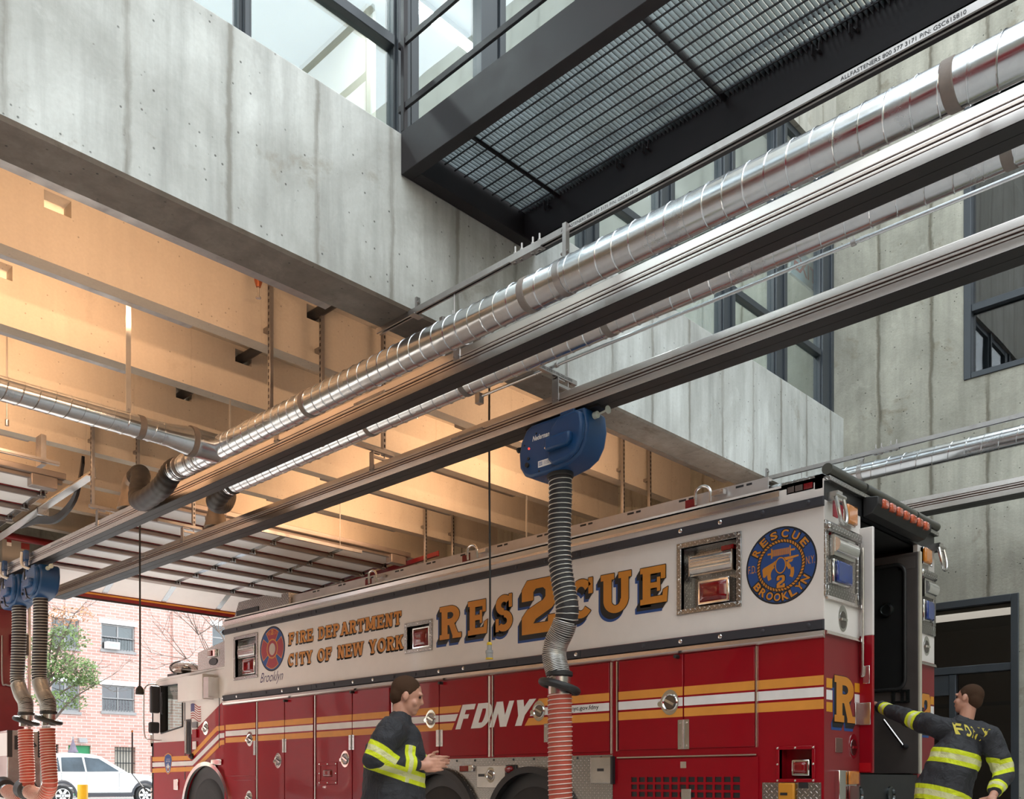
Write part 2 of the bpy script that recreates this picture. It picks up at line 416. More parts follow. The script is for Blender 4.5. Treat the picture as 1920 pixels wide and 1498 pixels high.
# upper floor room behind the glass
struct(MB().box(-6, XW, 10.6, 10.8, 5.92, 9.3).build('wall_interior', white_wall))
struct(MB().box(-6, 12.4, 5.9, 17.75, 9.25, 9.6).build('roof', ceil_white))
struct(MB().box(6.0, 6.12, 7.9, 10.6, 5.92, 9.25).build('wall_partition', beige_wall))
for x0, where in ((-3.0, 'farthest from the glass door wall'), (-.3, 'second farthest from the glass door wall'), (2.4, 'behind the glass above the concrete beam'), (5.1, 'seen past the walkway railing and door'), (7.8, 'seen through the walkway grating'), (10.4-.8, 'seen under the large duct near the exit sign')):
    t = thing('ceiling_lamp', (x0+1.1, 7.49, 9.2), 'white linear upper floor lamp '+where, 'lamp', 'linear lamps of the upper floor')
    MB().box(x0, x0+2.2, 7.42, 7.56, 9.19, 9.25).build('housing', white_wall, t)
    MB().box(x0+.02, x0+2.18, 7.43, 7.55, 9.18, 9.19).build('diffuser', emit('lamp_light', (1, .96, .9), 22), t)
al = bpy.data.lights.new('upper_room_light', 'AREA'); al.shape = 'RECTANGLE'; al.size = 14; al.size_y = .12; al.energy = 170; al.color = (1, .94, .85)
al2 = bpy.data.lights.new('added_upper_room_fill', 'AREA'); al2.shape = 'RECTANGLE'; al2.size = 15; al2.size_y = 3.2; al2.energy = 62; al2.color = (.95, .97, 1)
ao = bpy.data.objects.new('added_upper_room_fill', al2); COL.objects.link(ao); ao.location = (4, 8.2, 6.3); ao.rotation_euler = (PI, 0, 0)  # unseen fill light, added to brighten the upper floor ceiling
ao = bpy.data.objects.new('upper_room_light', al); COL.objects.link(ao); ao.location = (4.5, 7.49, 9.15)

# glazing on the beam, set back behind its face
GY = 5.62
glass = glass_mat('curtain_wall_glass', (.84, .93, .97), 2.6, wavy=.06)
win = bpy.data.objects.new('window_1', None); COL.objects.link(win); win.location = (3, GY, 5.92); struct(win); win['label'] = 'dark framed glass wall of the upper floor above the concrete beam'; win['category'] = 'window'
fr = MB()
MULL = [(-5.9, -5.8), (-3.6, -3.5), (-1.4, -1.3), (.85, .95), (3.19, 3.28), (4.49, 4.66), (5.60, 5.72), (6.74, 6.97), (7.97, 8.24), (9.19, 9.46), (10.40, 10.70), (11.64, 12.0)]
for i, (a, c) in enumerate(MULL):
    m_ = a+min(.07, (c-a)/2); fr.box(a, c, GY-.045, GY+.05, 5.91, 9.32); fr.box(a+.02, a+.06, GY-.075, GY-.045, 5.91, 9.32)
    if c-a > .2: fr.box(c-.07, c, GY-.07, GY-.045, 5.91, 9.32)
for i in range(len(MULL)-1):
    a, c = MULL[i][1], MULL[i+1][0]
    fr.box(a, c, GY-.04, GY+.05, 5.91, 5.97); fr.box(a, c, GY-.04, GY+.05, 9.22, 9.32)
    if i != 5: fr.box(a, c, GY-.06, GY+.04, 6.66, 6.74)
# the door that opens onto the walkway
fr.box(4.66, 4.74, GY-.05, GY+.05, 5.92, 9.3); fr.box(5.41, 5.60, GY-.06, GY+.05, 5.92, 8.3); fr.box(4.74, 5.41, GY-.05, GY+.05, 5.92, 6.05); fr.box(4.66, 5.6, GY-.05, GY+.05, 8.2, 8.32)
fr.build('window_frame', frame_dark, win, bevel=.004, seg=1)
gl = MB()
for i in range(len(MULL)-1): gl.box(MULL[i][1], MULL[i+1][0], GY-.006, GY+.006, 5.95, 9.3)
gl.build('window_glass', glass, win)
dh = MB(); dh.box(5.46, 5.52, GY-.12, GY-.06, 6.42, 6.62); dh.bar((5.30, GY-.15, 6.5), (5.50, GY-.15, 6.5), .03, .03); dh.bar((5.49, GY-.15, 6.5), (5.49, GY-.05, 6.5), .03, .03)
dh.build('door_handle', stainless, win, bevel=.004)
# windows in the right-hand wall
def wall_window(n, y0, y1, z0, z1, ymul, zmul, label, back, doorleaf=False):
    r = bpy.data.objects.new('window_%d' % n, None); COL.objects.link(r); r.location = (XW, (y0+y1)/2, z0); struct(r); r['label'] = label; r['category'] = 'window'
    f = MB(); x0, x1 = XW+.03, XW+.13; k = .085
    f.box(x0-.05, x1, y0, y0+k, z0, z1); f.box(x0-.05, x1, y1-k, y1, z0, z1); f.box(x0-.05, x1, y0+k, y1-k, z0, z0+k*.8); f.box(x0-.05, x1, y0+k, y1-k, z1-k, z1)
    for y in ymul: f.box(x0-.032, x1-.002, y-.035, y+.035, z0+k, z1-k)
    for z in zmul: f.box(x0-.03, x1-.004, y0+k, y1-k, z-.045, z+.045)
    if doorleaf:
        f.box(x0-.02, x1, 4.0, 4.08, 0, 2.37); f.box(x0-.01, x1, 4.08, 5.1, 2.12, 2.37); f.box(x0-.01, x1, 4.08, 5.1, 0, .25)
    f.build('window_frame', frame_dark, r, bevel=.005, seg=1)
    MB().box(XW+.07, XW+.085, y0+.02, y1-.02, z0+.02, z1-.02).build('window_glass', back, r)
wall_window(2, .2, 3.90, 5.94, 9.4, (1.9,), (6.80,), 'dark framed window high in the concrete wall on the right', glass_mat('upper_side_glass', (.55, .58, .60), 3.0, wavy=.05))
wall_window(3, 3.29, 5.20, 0, 3.27, (), (2.42,), 'dark framed glass door and transom in the concrete wall behind the firefighter', glass_mat('door_glass', (.45, .42, .38), 2.0), True)
# the dark rooms behind those openings
struct(MB().box(12.4, 15.5, .0, 4.0, 5.8, 5.9).box(15.4, 15.5, 0, 4.0, 5.9, 9.5).box(12.4, 15.5, -.1, 0, 5.8, 9.6).box(12.4, 15.5, 4.0, 4.1, 5.8, 9.6).box(12.4, 15.5, -.1, 4.1, 9.5, 9.6).build('wall_upper_side_room', flat('dim_room', (.10, .105, .11), .8)))
rm = MB().box(12.4, 16, 2.6, 6.4, -.1, 0).box(15.9, 16, 2.6, 6.4, 0, 3.6).box(12.4, 16, 2.5, 2.6, 0, 3.6).box(12.4, 16, 6.4, 6.5, 0, 3.6).box(12.4, 16, 2.6, 6.4, 3.5, 3.6)
struct(rm.build('wall_side_room', flat('brown_room', (.20, .13, .09), .7)))
t = thing('ceiling_lamp', (14, 4.2, 3.4), 'white strip lamp in the room behind the glass door', 'lamp')
MB().box(13.9, 14.02, 3.0, 5.6, 3.36, 3.44).build('diffuser', emit('strip_light', (.9, .95, 1), 2.2), t); MB().box(13.88, 14.04, 2.95, 5.65, 3.44, 3.5).build('housing', white_wall, t)
MB().box(13.15, 13.2, 3.2, 5.2, 2.05, 2.10).build('shelf', dark_plastic, t)

# EXIT sign behind the glass on the upper floor
sp = on_y(1478, 512, 6.6); ex = thing('exit_sign', (11.5, 5.85, 7.8), 'white exit sign with red letters behind the upper glass', 'sign')
ea = on_y(1489, 502, 5.84); eb = on_y(1531, 477, 5.84)
MB().box(ea[0]-.08, eb[0]+.06, 5.846, 5.88, ea[2]-.09, ea[2]+.30).build('sign_panel', flat('sign_panel', (.62, .62, .60), .5), ex)
MB().text('EXIT', lambda u, v: (ea[0]+u*(eb[0]-ea[0]), 5.843, ea[2]+v*.20), weight=.02).build('lettering', flat('exit_red', (.62, .05, .03), .5), ex)
MB().box(ea[0]+.2, ea[0]+.23, 5.85, 5.88, ea[2]+.29, 9.30).build('hanger', frame_dark, ex)

# warm linear uplights fixed out of sight behind the beam and behind every second joist
for k, (y, zz) in enumerate([(BY1+.10, 4.66), (JY[0]+.22, 5.24), (JY[1]+.22, 5.24), (JY[2]+.22, 5.24), (JY[3]+.22, 5.24), (JY[4]+.22, 5.24)]):
    for x in (-3.2, 2.9, 8.6):
        t = thing('linear_uplight', (x, y, zz), 'slim warm linear uplight fixed behind a concrete rib', 'lamp', 'warm uplights between the ribs')
        MB().box(x-1.2, x+1.2, y-.05, y+.03, zz-.03, zz+.01).build('housing', galv_dull, t)
        MB().box(x-1.18, x+1.18, y-.03, y+.025, zz+.011, zz+.02).build('diffuser', emit('warm_strip', (1, .62, .3), 2.0), t)
        la = bpy.data.lights.new('warm_glow', 'AREA'); la.shape = 'RECTANGLE'; la.size = 2.3; la.size_y = .06; la.color = (1.0, .61, .36); la.energy = 46 if k == 0 else 32
        lo = bpy.data.objects.new('warm_glow', la); COL.objects.link(lo); lo.parent = t; lo.location = (0, 0, .04)
        lo.rotation_euler = Vector((0, 1.0, .75 if k == 0 else .45)).to_track_quat('-Z', 'Y').to_euler()

# ================================================================== CATWALK
cw = thing('catwalk', (5.1, 2.0, 5.6), 'black steel walkway with open grating floor hung off the concrete beam', 'walkway')
CX0, CX1, CZ0, CZ1, CYE = 4.43, 5.83, 5.58, 5.90, 5.41
def channel(name, xw, into):                            # into: +1 when the flanges point to +x
    m = MB(); d = .10*into
    m.prism([(xw, CZ0), (xw+d, CZ0), (xw+d, CZ0+.016), (xw+.012*into, CZ0+.016), (xw+.012*into, CZ1-.016), (xw+d, CZ1-.016), (xw+d, CZ1), (xw, CZ1)], 'y', -8, CYE)
    return m.build(name, steel_black, cw, bevel=.003, seg=1)
channel('edge_channel', CX0, 1); 
m = MB(); m.box(CX1-.07, CX1-.058, -8, CYE, CZ0, CZ1); m.box(CX1-.07, CX1+.09, -8, CYE, CZ0, CZ0+.016); m.box(CX1-.12, CX1+.09, -8, CYE, CZ1-.016, CZ1)
m.build('edge_channel', steel_black, cw, bevel=.003, seg=1)
m = MB(); m.box(CX0+.002, CX1-.072, CYE-.012, CYE+.003, CZ0+.002, CZ1-.002); m.box(CX0+.101, CX1-.072, CYE-.11, CYE-.0125, CZ0+.001, CZ0+.015)
for x in (CX0+.05, CX0+.4, CX0+.8, CX0+1.2): m.cyl((x, CYE-.02, CZ0+.05), (x, CYE-.011, CZ0+.05), .012, n=6)
m.build('end_channel', steel_black, cw)
gm = flat('grating_steel', (.24, .28, .295), .33, .6, vary=.2)
m = MB(); y = -8.0; GZ0, GZ1 = 5.845, 5.885
while y < CYE-.03: m.box(CX0+.02, CX1-.075, y, y+.006, GZ0, GZ1); y += .034
for i in range(13): xx = CX0+.10+i*.104; m.box(xx, xx+.007, -8, CYE-.02, GZ0-.006, GZ0+.004, 1)
yy = 5.0
while yy > -7: m.box(CX0+.1, CX1-.08, yy, yy+.012, GZ0-.02, GZ1, 1); yy -= 1.55
m.build('grating', [gm, steel_black], cw)
m = MB()
for yc in (5.1, 4.35, 4.1, 2.75, 2.5, 1.2, .9):
    xx = CX1-.10; m.tube([(xx, yc, GZ0+.01), (xx, yc, GZ0-.05), (xx+.02, yc, GZ0-.055), (xx+.02, yc+.03, GZ0-.02)], .008, 6)
    m.tube([(xx, yc+.05, GZ0+.01), (xx, yc+.05, GZ0-.05), (xx+.02, yc+.05, GZ0-.055)], .008, 6)
m.each('grating_clip', steel_black, cw)
def railing(x):
    r = MB()
    for z in (6.09, 6.57, 7.05): r.box(x-.012, x+.012, -8, 5.46, z-.025, z+.025)
    r.build('rail', steel_black, cw, bevel=.003, seg=1)
    for y in (5.40, 3.6, 1.8, 0, -1.8):
        MB().box(x-.02, x+.02, y-.02, y+.02, CZ1, 7.07).build('rail_post', steel_black, cw, bevel=.003, seg=1)
railing(CX0+.02); railing(CX1-.06)

# ================================================================== EXHAUST RAILS, DUCTS, STRUTS
RAILY = (-7.9, 16.8)
RX = (4.78, 5.90, 10.92); RZ = 4.14                     # near face x, underside height
def exhaust_rail(x, y1, label, wd=.22):
    t = thing('exhaust_rail', (x, 8, RZ), label, 'rail', 'exhaust suction rails along the bays')
    P = [(0, 0), (0, .056), (.014, .063), (.014, .070), (.006, .074), (.006, .080), (.015, .085), (.015, .094), (0, .100), (0, .106), (.008, .109), (.008, .115), (0, .118), (0, .168), (.004, .172), (wd-.004, .172), (wd, .168), (wd, 0), (wd-.03, 0), (wd-.03, .03), (.03, .03), (.03, 0)]
    MB().prism([(x+p[0], RZ+p[1]) for p in P], 'y', RAILY[0], y1).build('profile', alu, t, smooth=20)
    MB().box(x+.003, x+wd/2-.002, RAILY[0], y1, RZ-.004, RZ+.01).box(x+wd/2+.002, x+wd-.003, RAILY[0], y1, RZ-.004, RZ+.01).build('rubber_lip', rubber, t)
    gv = flat('groove_shade', (.07, .035, .025), .4, .5)
    for ga, gb, gx_ in ((.0632, .0698, .0128), (.0856, .0934, .0138), (.1092, .1148, .0068)): MB().box(x+gx_, x+gx_+.004, RAILY[0]+.01, y1-.01, RZ+ga, RZ+gb).build('groove_shade_strip', gv, t)  # dark strips laid in the grooves, their shade put in as colour
    j = MB()
    for yy in (6.05, 12.9): j.box(x-.004, x+.004, yy, yy+.42, RZ+.108, RZ+.132); [j.cyl((x-.009, yy+.03+k*.05, RZ+.12), (x, yy+.03+k*.05, RZ+.12), .007, n=6) for k in (0, 1, 6, 7)]
    j.build('splice_plate', galv_dull, t)
    return t
exhaust_rail(RX[0], 16.8, 'upper aluminium suction rail with the two hanging hoses at the street end', .185)
exhaust_rail(RX[1], 16.4, 'lower aluminium suction rail carrying the blue hose trolley beside the fire truck')
exhaust_rail(RX[2], 16.4, 'aluminium suction rail along the concrete wall with the glass door')

def spiral_duct(name, p0, p1, r, pitch, label, sleeves=(), t=None, group='spiral ducts'):
    p0 = Vector(p0); p1 = Vector(p1); d = (p1-p0).normalized(); L = (p1-p0).length
    if t is None: t = thing(name, p0, label, 'duct', group)
    m = MB(); n = max(2, int(L/.4)); m.tube([p0+d*(L*i/n) for i in range(n+1)], r, 40); m.build('pipe', galv, t, smooth=50)
    up = Vector((0, 0, 1)); A = d.cross(up).normalized(); B = A.cross(d)
    s = MB(); k = int(L/pitch*20); pts = []
    for i in range(k+1):
        a = 2*PI*i/20; pts.append(p0+d*(pitch*i/20)+(A*math.cos(a)+B*math.sin(a))*(r+.0005))
    s.tube(pts, .0048, 5); s.build('spiral_seam', galv, t, smooth=60)
    for q in sleeves:
        MB()._lathe([(0, r+.001), (.004, r+.005), (.055, r+.005), (.06, r+.001)], p0+d*q, d, 40, 0).build('sealed_joint', seal, t)
    return t
D1X, D1Z, D2X, D2Z, D3X, D3Z = 4.50, 4.26, 5.45, 4.45, 10.04, 4.45
def yx(px, X): return on_x(px, 500, X)[1]
d1 = spiral_duct('spiral_duct', (D1X, -7.9, D1Z), (D1X, 9.16, D1Z), .107, .125, 'large spiral steel duct with the side branch beside the upper rail', [yx(p, D1X)+7.9 for p in (1800, 1000, 585, 345)])
d2 = spiral_duct('spiral_duct', (D2X, -7.9, D2Z), (D2X, 9.75, D2Z), .103, .155, 'spiral steel duct running between the two nearer suction rails', [yx(p, D2X)+7.9 for p in (1905, 1150, 880, 700)])
d3 = spiral_duct('spiral_duct', (D3X, -7.9, D3Z), (D3X, 9.75, D3Z), .095, .16, 'spiral steel duct along the concrete wall with the glass door', [8.5])
# branch with reducer into the first duct
BYB = 8.27
spiral_duct('', (-5.9, BYB, D1Z), (3.95, BYB, D1Z), .10, .125, '', (9.6,), t=d1)
m = MB()._lathe([(0, .104), (.02, .104), (.05, .102), (.30, .135), (.33, .140), (.36, .135), (.56, .135)], Vector((3.93, BYB, D1Z)), Vector((1, 0, 0)), 36, 0)
m.build('reducer', galv, d1)
MB()._lathe([(0, .142), (.05, .142)], Vector((4.20, BYB, D1Z)), Vector((1, 0, 0)), 36, 0).build('sealed_joint', seal, d1)
for q in (.55, .42): MB()._lathe([(0, .108), (.006, .113), (.03, .113), (.036, .108)], Vector((D1X, 9.16-q, D1Z)), Vector((0, 1, 0)), 36, 0).build('clamp_band', galv_dull, d1)
for q in ((1065, 475), (1800, 150)):
    yq = yx(q[0], D1X)
def flexible_drop(duct, x0, y0, z0, x1, y1, rail_top):
    # corrugated rubber bend from the duct end to the boot standing on the rail
    P = smoothpath([(x0, y0-.12, z0), (x0, y0+.05, z0), (x0+.02, y0+.35, z0-.10), (x0+(x1-x0)*.6, y1-.45, z0+.02), (x1, y1-.14, rail_top+.37), (x1, y1, rail_top+.36)], 14)
    k = len(P); MB().tube(P, [.108+.007*math.sin(i*2.1) for i in range(k)], 24).build('flexible_bend', flat('black_flex_hose', (.03, .026, .024), .5), duct, smooth=60)
    MB()._lathe([(0, .112), (.02, .112)], Vector((x0, y0-.06, z0)), Vector((0, 1, 0)), 30, 0).build('hose_clamp', chrome, duct)
    B = smoothpath([(x1, y1-.02, rail_top+.36), (x1, y1+.10, rail_top+.33), (x1, y1+.14, rail_top+.22), (x1, y1+.14, rail_top+.02)], 6)
    MB().tube(B, [.104+(.05*max(0, (i-12)/6) if i > 12 else 0) for i in range(len(B))], 24).build('inlet_boot', flat('sealed_boot', (.28, .22, .17), .45, .5, vary=.2), duct)
flexible_drop(d1, D1X, 9.16, D1Z, RX[0]+.11, 10.95, RZ+.172)
flexible_drop(d2, D2X, 9.75, D2Z, RX[1]+.11, 10.95, RZ+.172)

# long strut channels under the beam with printed part numbers
def strut_channel(x, z, y0, y1, label, sw=.041):
    t = thing('strut_channel', (x, y1, z), label, 'strut', 'long strut channels under the beam')
    m = MB(); h = sw
    m.prism([(x, z), (x+.012, z), (x+.012, z+.003), (x+.003, z+.003), (x+.003, z+h-.003), (x+h-.003, z+h-.003), (x+h-.003, z+.003), (x+h-.012, z+.003), (x+h-.012, z), (x+h, z), (x+h, z+h), (x, z+h)], 'y', y0, y1)
    m.build('channel', galv_dull, t, smooth=20)
    s = MB(); y = y1-.1
    while y > max(y0, -1.5): s.box(x+.012, x+h-.012, y, y+.055, z+h-.006, z+h-.0045); y -= .10
    s.build('slot', dark_plastic, t); t['label'] = label
    return t
s1 = strut_channel(4.52, 4.565, -7.9, 5.83, 'long zinc strut channel with printed numbers above the large duct')
s3 = strut_channel(9.86, 4.565, -7.9, 5.83, 'zinc strut channel over the duct along the glass door wall')
MSG = 'ALLFASTENERS 800 577 3171 P/N: GSC615810'
lt = MB()
for pa, pb in ((1052, 1196), (1576, 1812)):
    ya, yb = yx(pa, 4.52), yx(pb, 4.52)
    lt.text(MSG, lambda u, v: (4.5185, ya+(yb-ya)*u, 4.574+v*.020))
lt.build('lettering', black_ink, s1)
def beam_bracket(t, x, px=None):
    m = MB(); m.box(x+.05, x+.055+.03, 5.40, 5.42, 4.57, 4.72); m.box(x-.01, x+.085, 5.36, 5.42, 4.56, 4.566); m.cyl((x+.065, 5.385, 4.68), (x+.065, 5.402, 4.68), .012, n=6)
    m.build('beam_bracket', galv_dull, t)
beam_bracket(s1, 4.52); beam_bracket(s3, 9.86)
def splice(t, x, y):
    m = MB(); m.box(x-.004, x+.045, y-.14, y+.14, 4.555, 4.562)
    for k in (-.11, -.05, .05, .11): m.cyl((x+.02, y+k, 4.545), (x+.02, y+k, 4.66), .007, n=8); m.cyl((x+.02, y+k, 4.61), (x+.02, y+k, 4.622), .013, n=6); m.cyl((x+.02, y+k, 4.545), (x+.02, y+k, 4.555), .015, n=6)
    m.build('splice_plate', galv_dull, t)
splice(s1, 4.52, yx(985, 4.52)); splice(s3, 9.86, yx(1660, 9.86))
def rod(t, x, y, z0, z1): MB().cyl((x, y, z0), (x, y, z1), .005, n=8).build('threaded_rod', galv_dull, t)
rod(s1, 4.54, yx(852, 4.54), D1Z+.08, 4.62); rod(s3, 9.88, yx(1503, 9.88), 4.3, 4.62)
def duct_strap(t, x, y, r, zc, ztop):
    MB()._lathe([(0, r+.001), (.0, r+.005), (.05, r+.005), (.05, r+.001)], Vector((x, y, zc)), Vector((0, 1, 0)), 40, 0).build('strap', galv_dull, t)
    m = MB(); m.box(x-.015, x+.02, y+.01, y+.04, zc+r, ztop); m.cyl((x, y, zc+r+.05), (x, y+.06, zc+r+.05), .01, n=6); m.build('strap_lug', galv_dull, t)
duct_strap(d1, D1X, yx(1066, D1X), .107, D1Z, 4.60); duct_strap(d3, D3X, 4.3, .095, D3Z, 4.62)

# hangers: posts, cross arms, rods and clips carrying the rails
def rail_clip(t, x, y, ztop):
    m = MB(); m.box(x-.006, x+.002, y-.035, y+.035, RZ+.10, RZ+.31); m.box(x-.006, x+.10, y-.02, y+.02, RZ+.30, RZ+.31)
    for k in (-.022, .022): m.cyl((x-.014, y+k, RZ+.125), (x-.004, y+k, RZ+.125), .009, n=6)
    m.build('clip', galv_dull, t); m = MB(); m.cyl((x+.03, y, RZ+.30), (x+.03, y, ztop), .006, n=8); m.cyl((x+.16, y, RZ+.17), (x+.16, y, ztop), .006, n=8); m.each('threaded_rod', galv_dull, t)
    MB().box(x+.02, x+.20, y-.012, y+.012, RZ+.25, RZ+.275).build('spacer', galv_dull, t)
def slotted_post(t, x, y, z0, z1, face):
    m = MB(); m.box(x, x+.041, y-.02, y+.021, z0, z1); m.build('post', galv_dull, t, bevel=.003, seg=1)
    s = MB(); z = z0+.08
    while z < z1-.05:
        if face == 'y': s.box(x+.012, x+.029, y-.0215, y-.019, z, z+.032)
        else: s.box(x-.0015, x+.001, y-.008, y+.009, z, z+.032)
        z += .06
    s.build('slot', dark_plastic, t)
HY = (7.72, 11.83)
names = {0: 'upper suction rail', 1: 'lower suction rail', 2: 'rail along the glass door wall'}
for hy, where in zip(HY, ('at the first concrete rib', 'at the fourth concrete rib')):
    for i, posts in ((0, (4.72,)), (1, (5.295, 6.06)), (2, (10.18, 10.80))):
        x = RX[i]; t = thing('rail_hanger', (x, hy, 4.5), 'zinc hanger of the %s %s' % (names[i], where), 'hanger', 'strut hangers of the suction rails')
        for k, p in enumerate(posts): slotted_post(t, p, hy, 4.46 if (i, k) != (1, 0) else 4.36, 5.78, 'y' if k or i == 2 else 'x'); MB().box(p-.005, p+.05, hy+.02, JY[0 if hy < 9 else 3], 5.30, 5.34).build('wall_tie', galv_dull, t)
        xa = posts[0]-.04 if i != 1 else 5.565; xb = max(posts[-1]+.06, x+.28)
        m = MB(); m.box(xa, xb, hy-.06, hy-.021, 4.46, 4.50); m.build('cross_arm', galv_dull, t, bevel=.002, seg=1)
        rail_clip(t, x, hy-.04, 4.5)
        if i == 0 and hy < 9: MB().text('ERS 800 577 3171', lambda u, v: (xa+.03+u*.26, hy-.0615, 4.468+v*.022)).build('lettering', black_ink, t)
for i, (xa, xb) in ((0, (4.62, 5.06)), (1, (5.565, 6.16))):            # arms just in front of the beam
    y = yx(850 if i == 0 else 1035, RX[i]); t = thing('rail_hanger', (RX[i], y, 4.5), 'zinc cross arm in front of the beam holding the %s' % names[i], 'hanger', 'strut hangers of the suction rails')
    m = MB(); m.box(xa, xb, y-.06, y-.02, 4.47 if i == 0 else 4.46, 4.51 if i == 0 else 4.50); m.build('cross_arm', galv_dull, t, bevel=.002, seg=1); rail_clip(t, RX[i], y-.04, 4.5)
    s = MB()
    for k in range(4): s.box(xb-.30+k*.07, xb-.27+k*.07, y-.048, y-.034, 4.4685 if i == 0 else 4.4585, 4.471 if i == 0 else 4.461)
    s.build('slot', dark_plastic, t)
    if i == 1: MB().text('ENERS 800 577 3171 P/N GSC615810', lambda u, v: (xa+.05+u*(xb-xa-.12), y-.0615, 4.469+v*.022)).build('lettering', black_ink, t)
    MB().cyl((xa+.12, y-.04, 4.48), (xa+.12, y-.04, 4.60), .006, n=8).cyl((xb-.1, y-.04, 4.48), (xb-.1, y-.04, 4.64), .006, n=8).each('threaded_rod', galv_dull, t)
# duct straps from the ribs
def strap_hanger(x, y, z0, z1, label, wd=.035, yb=None):
    t = thing('duct_hanger', (x, y, z0), label, 'hanger', 'flat strap hangers')
    MB().bar((x, yb or y, z0), (x, y, z1), wd, .006, up=(0, 1, 0)).build('strap', flat('bright_strap', (.72, .70, .66), .3, .8), t); MB().cyl((x, (yb or y)-.012, z0+.02), (x, (yb or y)+.004, z0+.02), .012, n=6).build('bolt', galv_dull, t)
strap_hanger(3.62, 8.25, D1Z+.10, 5.81, 'bright flat strap holding the branch duct under the second bay', .045)
strap_hanger(4.80, 7.806, 4.42, 5.30, 'flat strap twisted down to the large duct near the first rib', .03)
strap_hanger(5.15, 9.20, 4.62, 5.21, 'thin strap hanging from the second rib beside the side branch', .018)
strap_hanger(on_y(1290, 900, 7.7)[0], 7.83, 4.3, 5.21, 'flat strap hanging above the truck roof nearest the concrete wall', .035)
strap_hanger(on_y(997, 970, 9.1)[0], 9.20, 4.3, 5.21, 'flat strap hanging behind the blue hose trolley', .03)
# thin conduit with end box beside the lower rail
CXX, CZZ = 5.84, 4.50
ct = thing('conduit', (CXX, 6, CZZ), 'thin steel conduit with a small end box above the lower rail', 'conduit')
m = MB(); m.cyl((CXX, -7.9, CZZ+.02), (CXX, 6.02, CZZ+.02), .0135, n=16); m.build('pipe', galv, ct)
m = MB(); m.box(CXX-.03, CXX+.03, 6.0, 6.06, CZZ-.045, CZZ+.05); m.build('end_box', galv_dull, ct, bevel=.006)
for yy in (yx(1605, CXX), yx(1047, CXX)):
    MB()._lathe([(0, .014), (.002, .021), (.03, .021), (.032, .014)], Vector((CXX, yy, CZZ+.02)), Vector((0, 1, 0)), 14, 0).build('clamp', galv_dull, ct); MB().cyl((CXX, yy+.015, CZZ+.03), (CXX, yy+.015, CZZ+.26), .005, n=8).build('hanger_rod', galv_dull, ct)
MB()._lathe([(0, .017), (.06, .017)], Vector((CXX, yx(1622, CXX)-.03, CZZ+.02)), Vector((0, 1, 0)), 14, 0).build('coupling', galv, ct)
# dark pipe through the cast sleeves
tag(MB().cyl((5.3, BY1, 5.69), (5.3, 16.8, 5.69), .05, n=18).build('sleeve_pipe', dark_plastic), 'dark pipe passing through the square sleeves of the ribs', 'pipe')
# wall strut line between the fourth and fifth ribs
t = thing('strut_channel', (1, 11.6, 4.9), 'horizontal zinc strut line above the door of the bay without a truck', 'strut'); z_ = 4.86
MB().box(-5.9, 4.3, 11.70, 11.74, z_, z_+.045).box(-5.9, 4.3, 11.69, 11.70, z_+.012, z_+.02).build('channel', galv_dull, t)
for xx in (.5, 3.4, 4.1): MB().box(xx, xx+.06, 11.74, 11.91, z_-.02, z_+.34).build('bracket', galv_dull, t)
t = thing('strut_channel', (8, 11.7, 4.5), 'horizontal zinc strut line below the ribs behind the lower rail', 'strut'); MB().box(6.2, 8.8, 11.70, 11.74, 4.60, 4.645).build('channel', galv_dull, t)
for xx in (6.5, 8.4): MB().cyl((xx, 11.72, 4.64), (xx, 11.72, 5.80), .006, n=8).build('threaded_rod', galv_dull, t)
# sprinklers
copper = flat('copper_brown', (.30, .09, .04), .35, .6)
for x, y, lab in ((4.42, 7.40, 'orange capped pendent sprinkler beside the first hanger post'), (11.66, 7.2, 'orange capped pendent sprinkler above the rear half of the truck')):
    t = thing('sprinkler', (x, y, 5.8), lab, 'sprinkler'); MB().cyl((x, y, 5.56), (x, y, 5.8), .014, n=12).build('drop_pipe', copper, t)
    MB()._lathe([(0, .02), (.05, .036), (.10, .04), (.13, .03)], Vector((x, y, 5.47)), Vector((0, 0, 1)), 16, 0).build('cap', copper, t); MB().cyl((x, y, 5.38), (x, y, 5.47), .011, n=10).cyl((x, y, 5.37), (x, y, 5.38), .025, n=12).build('deflector', stainless, t)
t = thing('sprinkler', (3.3, 11.2, 5.3), 'small pendent sprinkler under the branch duct', 'sprinkler'); MB().cyl((3.3, 10.4, 4.78), (3.3, 10.4, 5.8), .008, n=8).build('drop_pipe', galv_dull, t); MB().cyl((3.3, 10.4, 4.72), (3.3, 10.4, 4.78), .02, n=10).build('head', stainless, t)

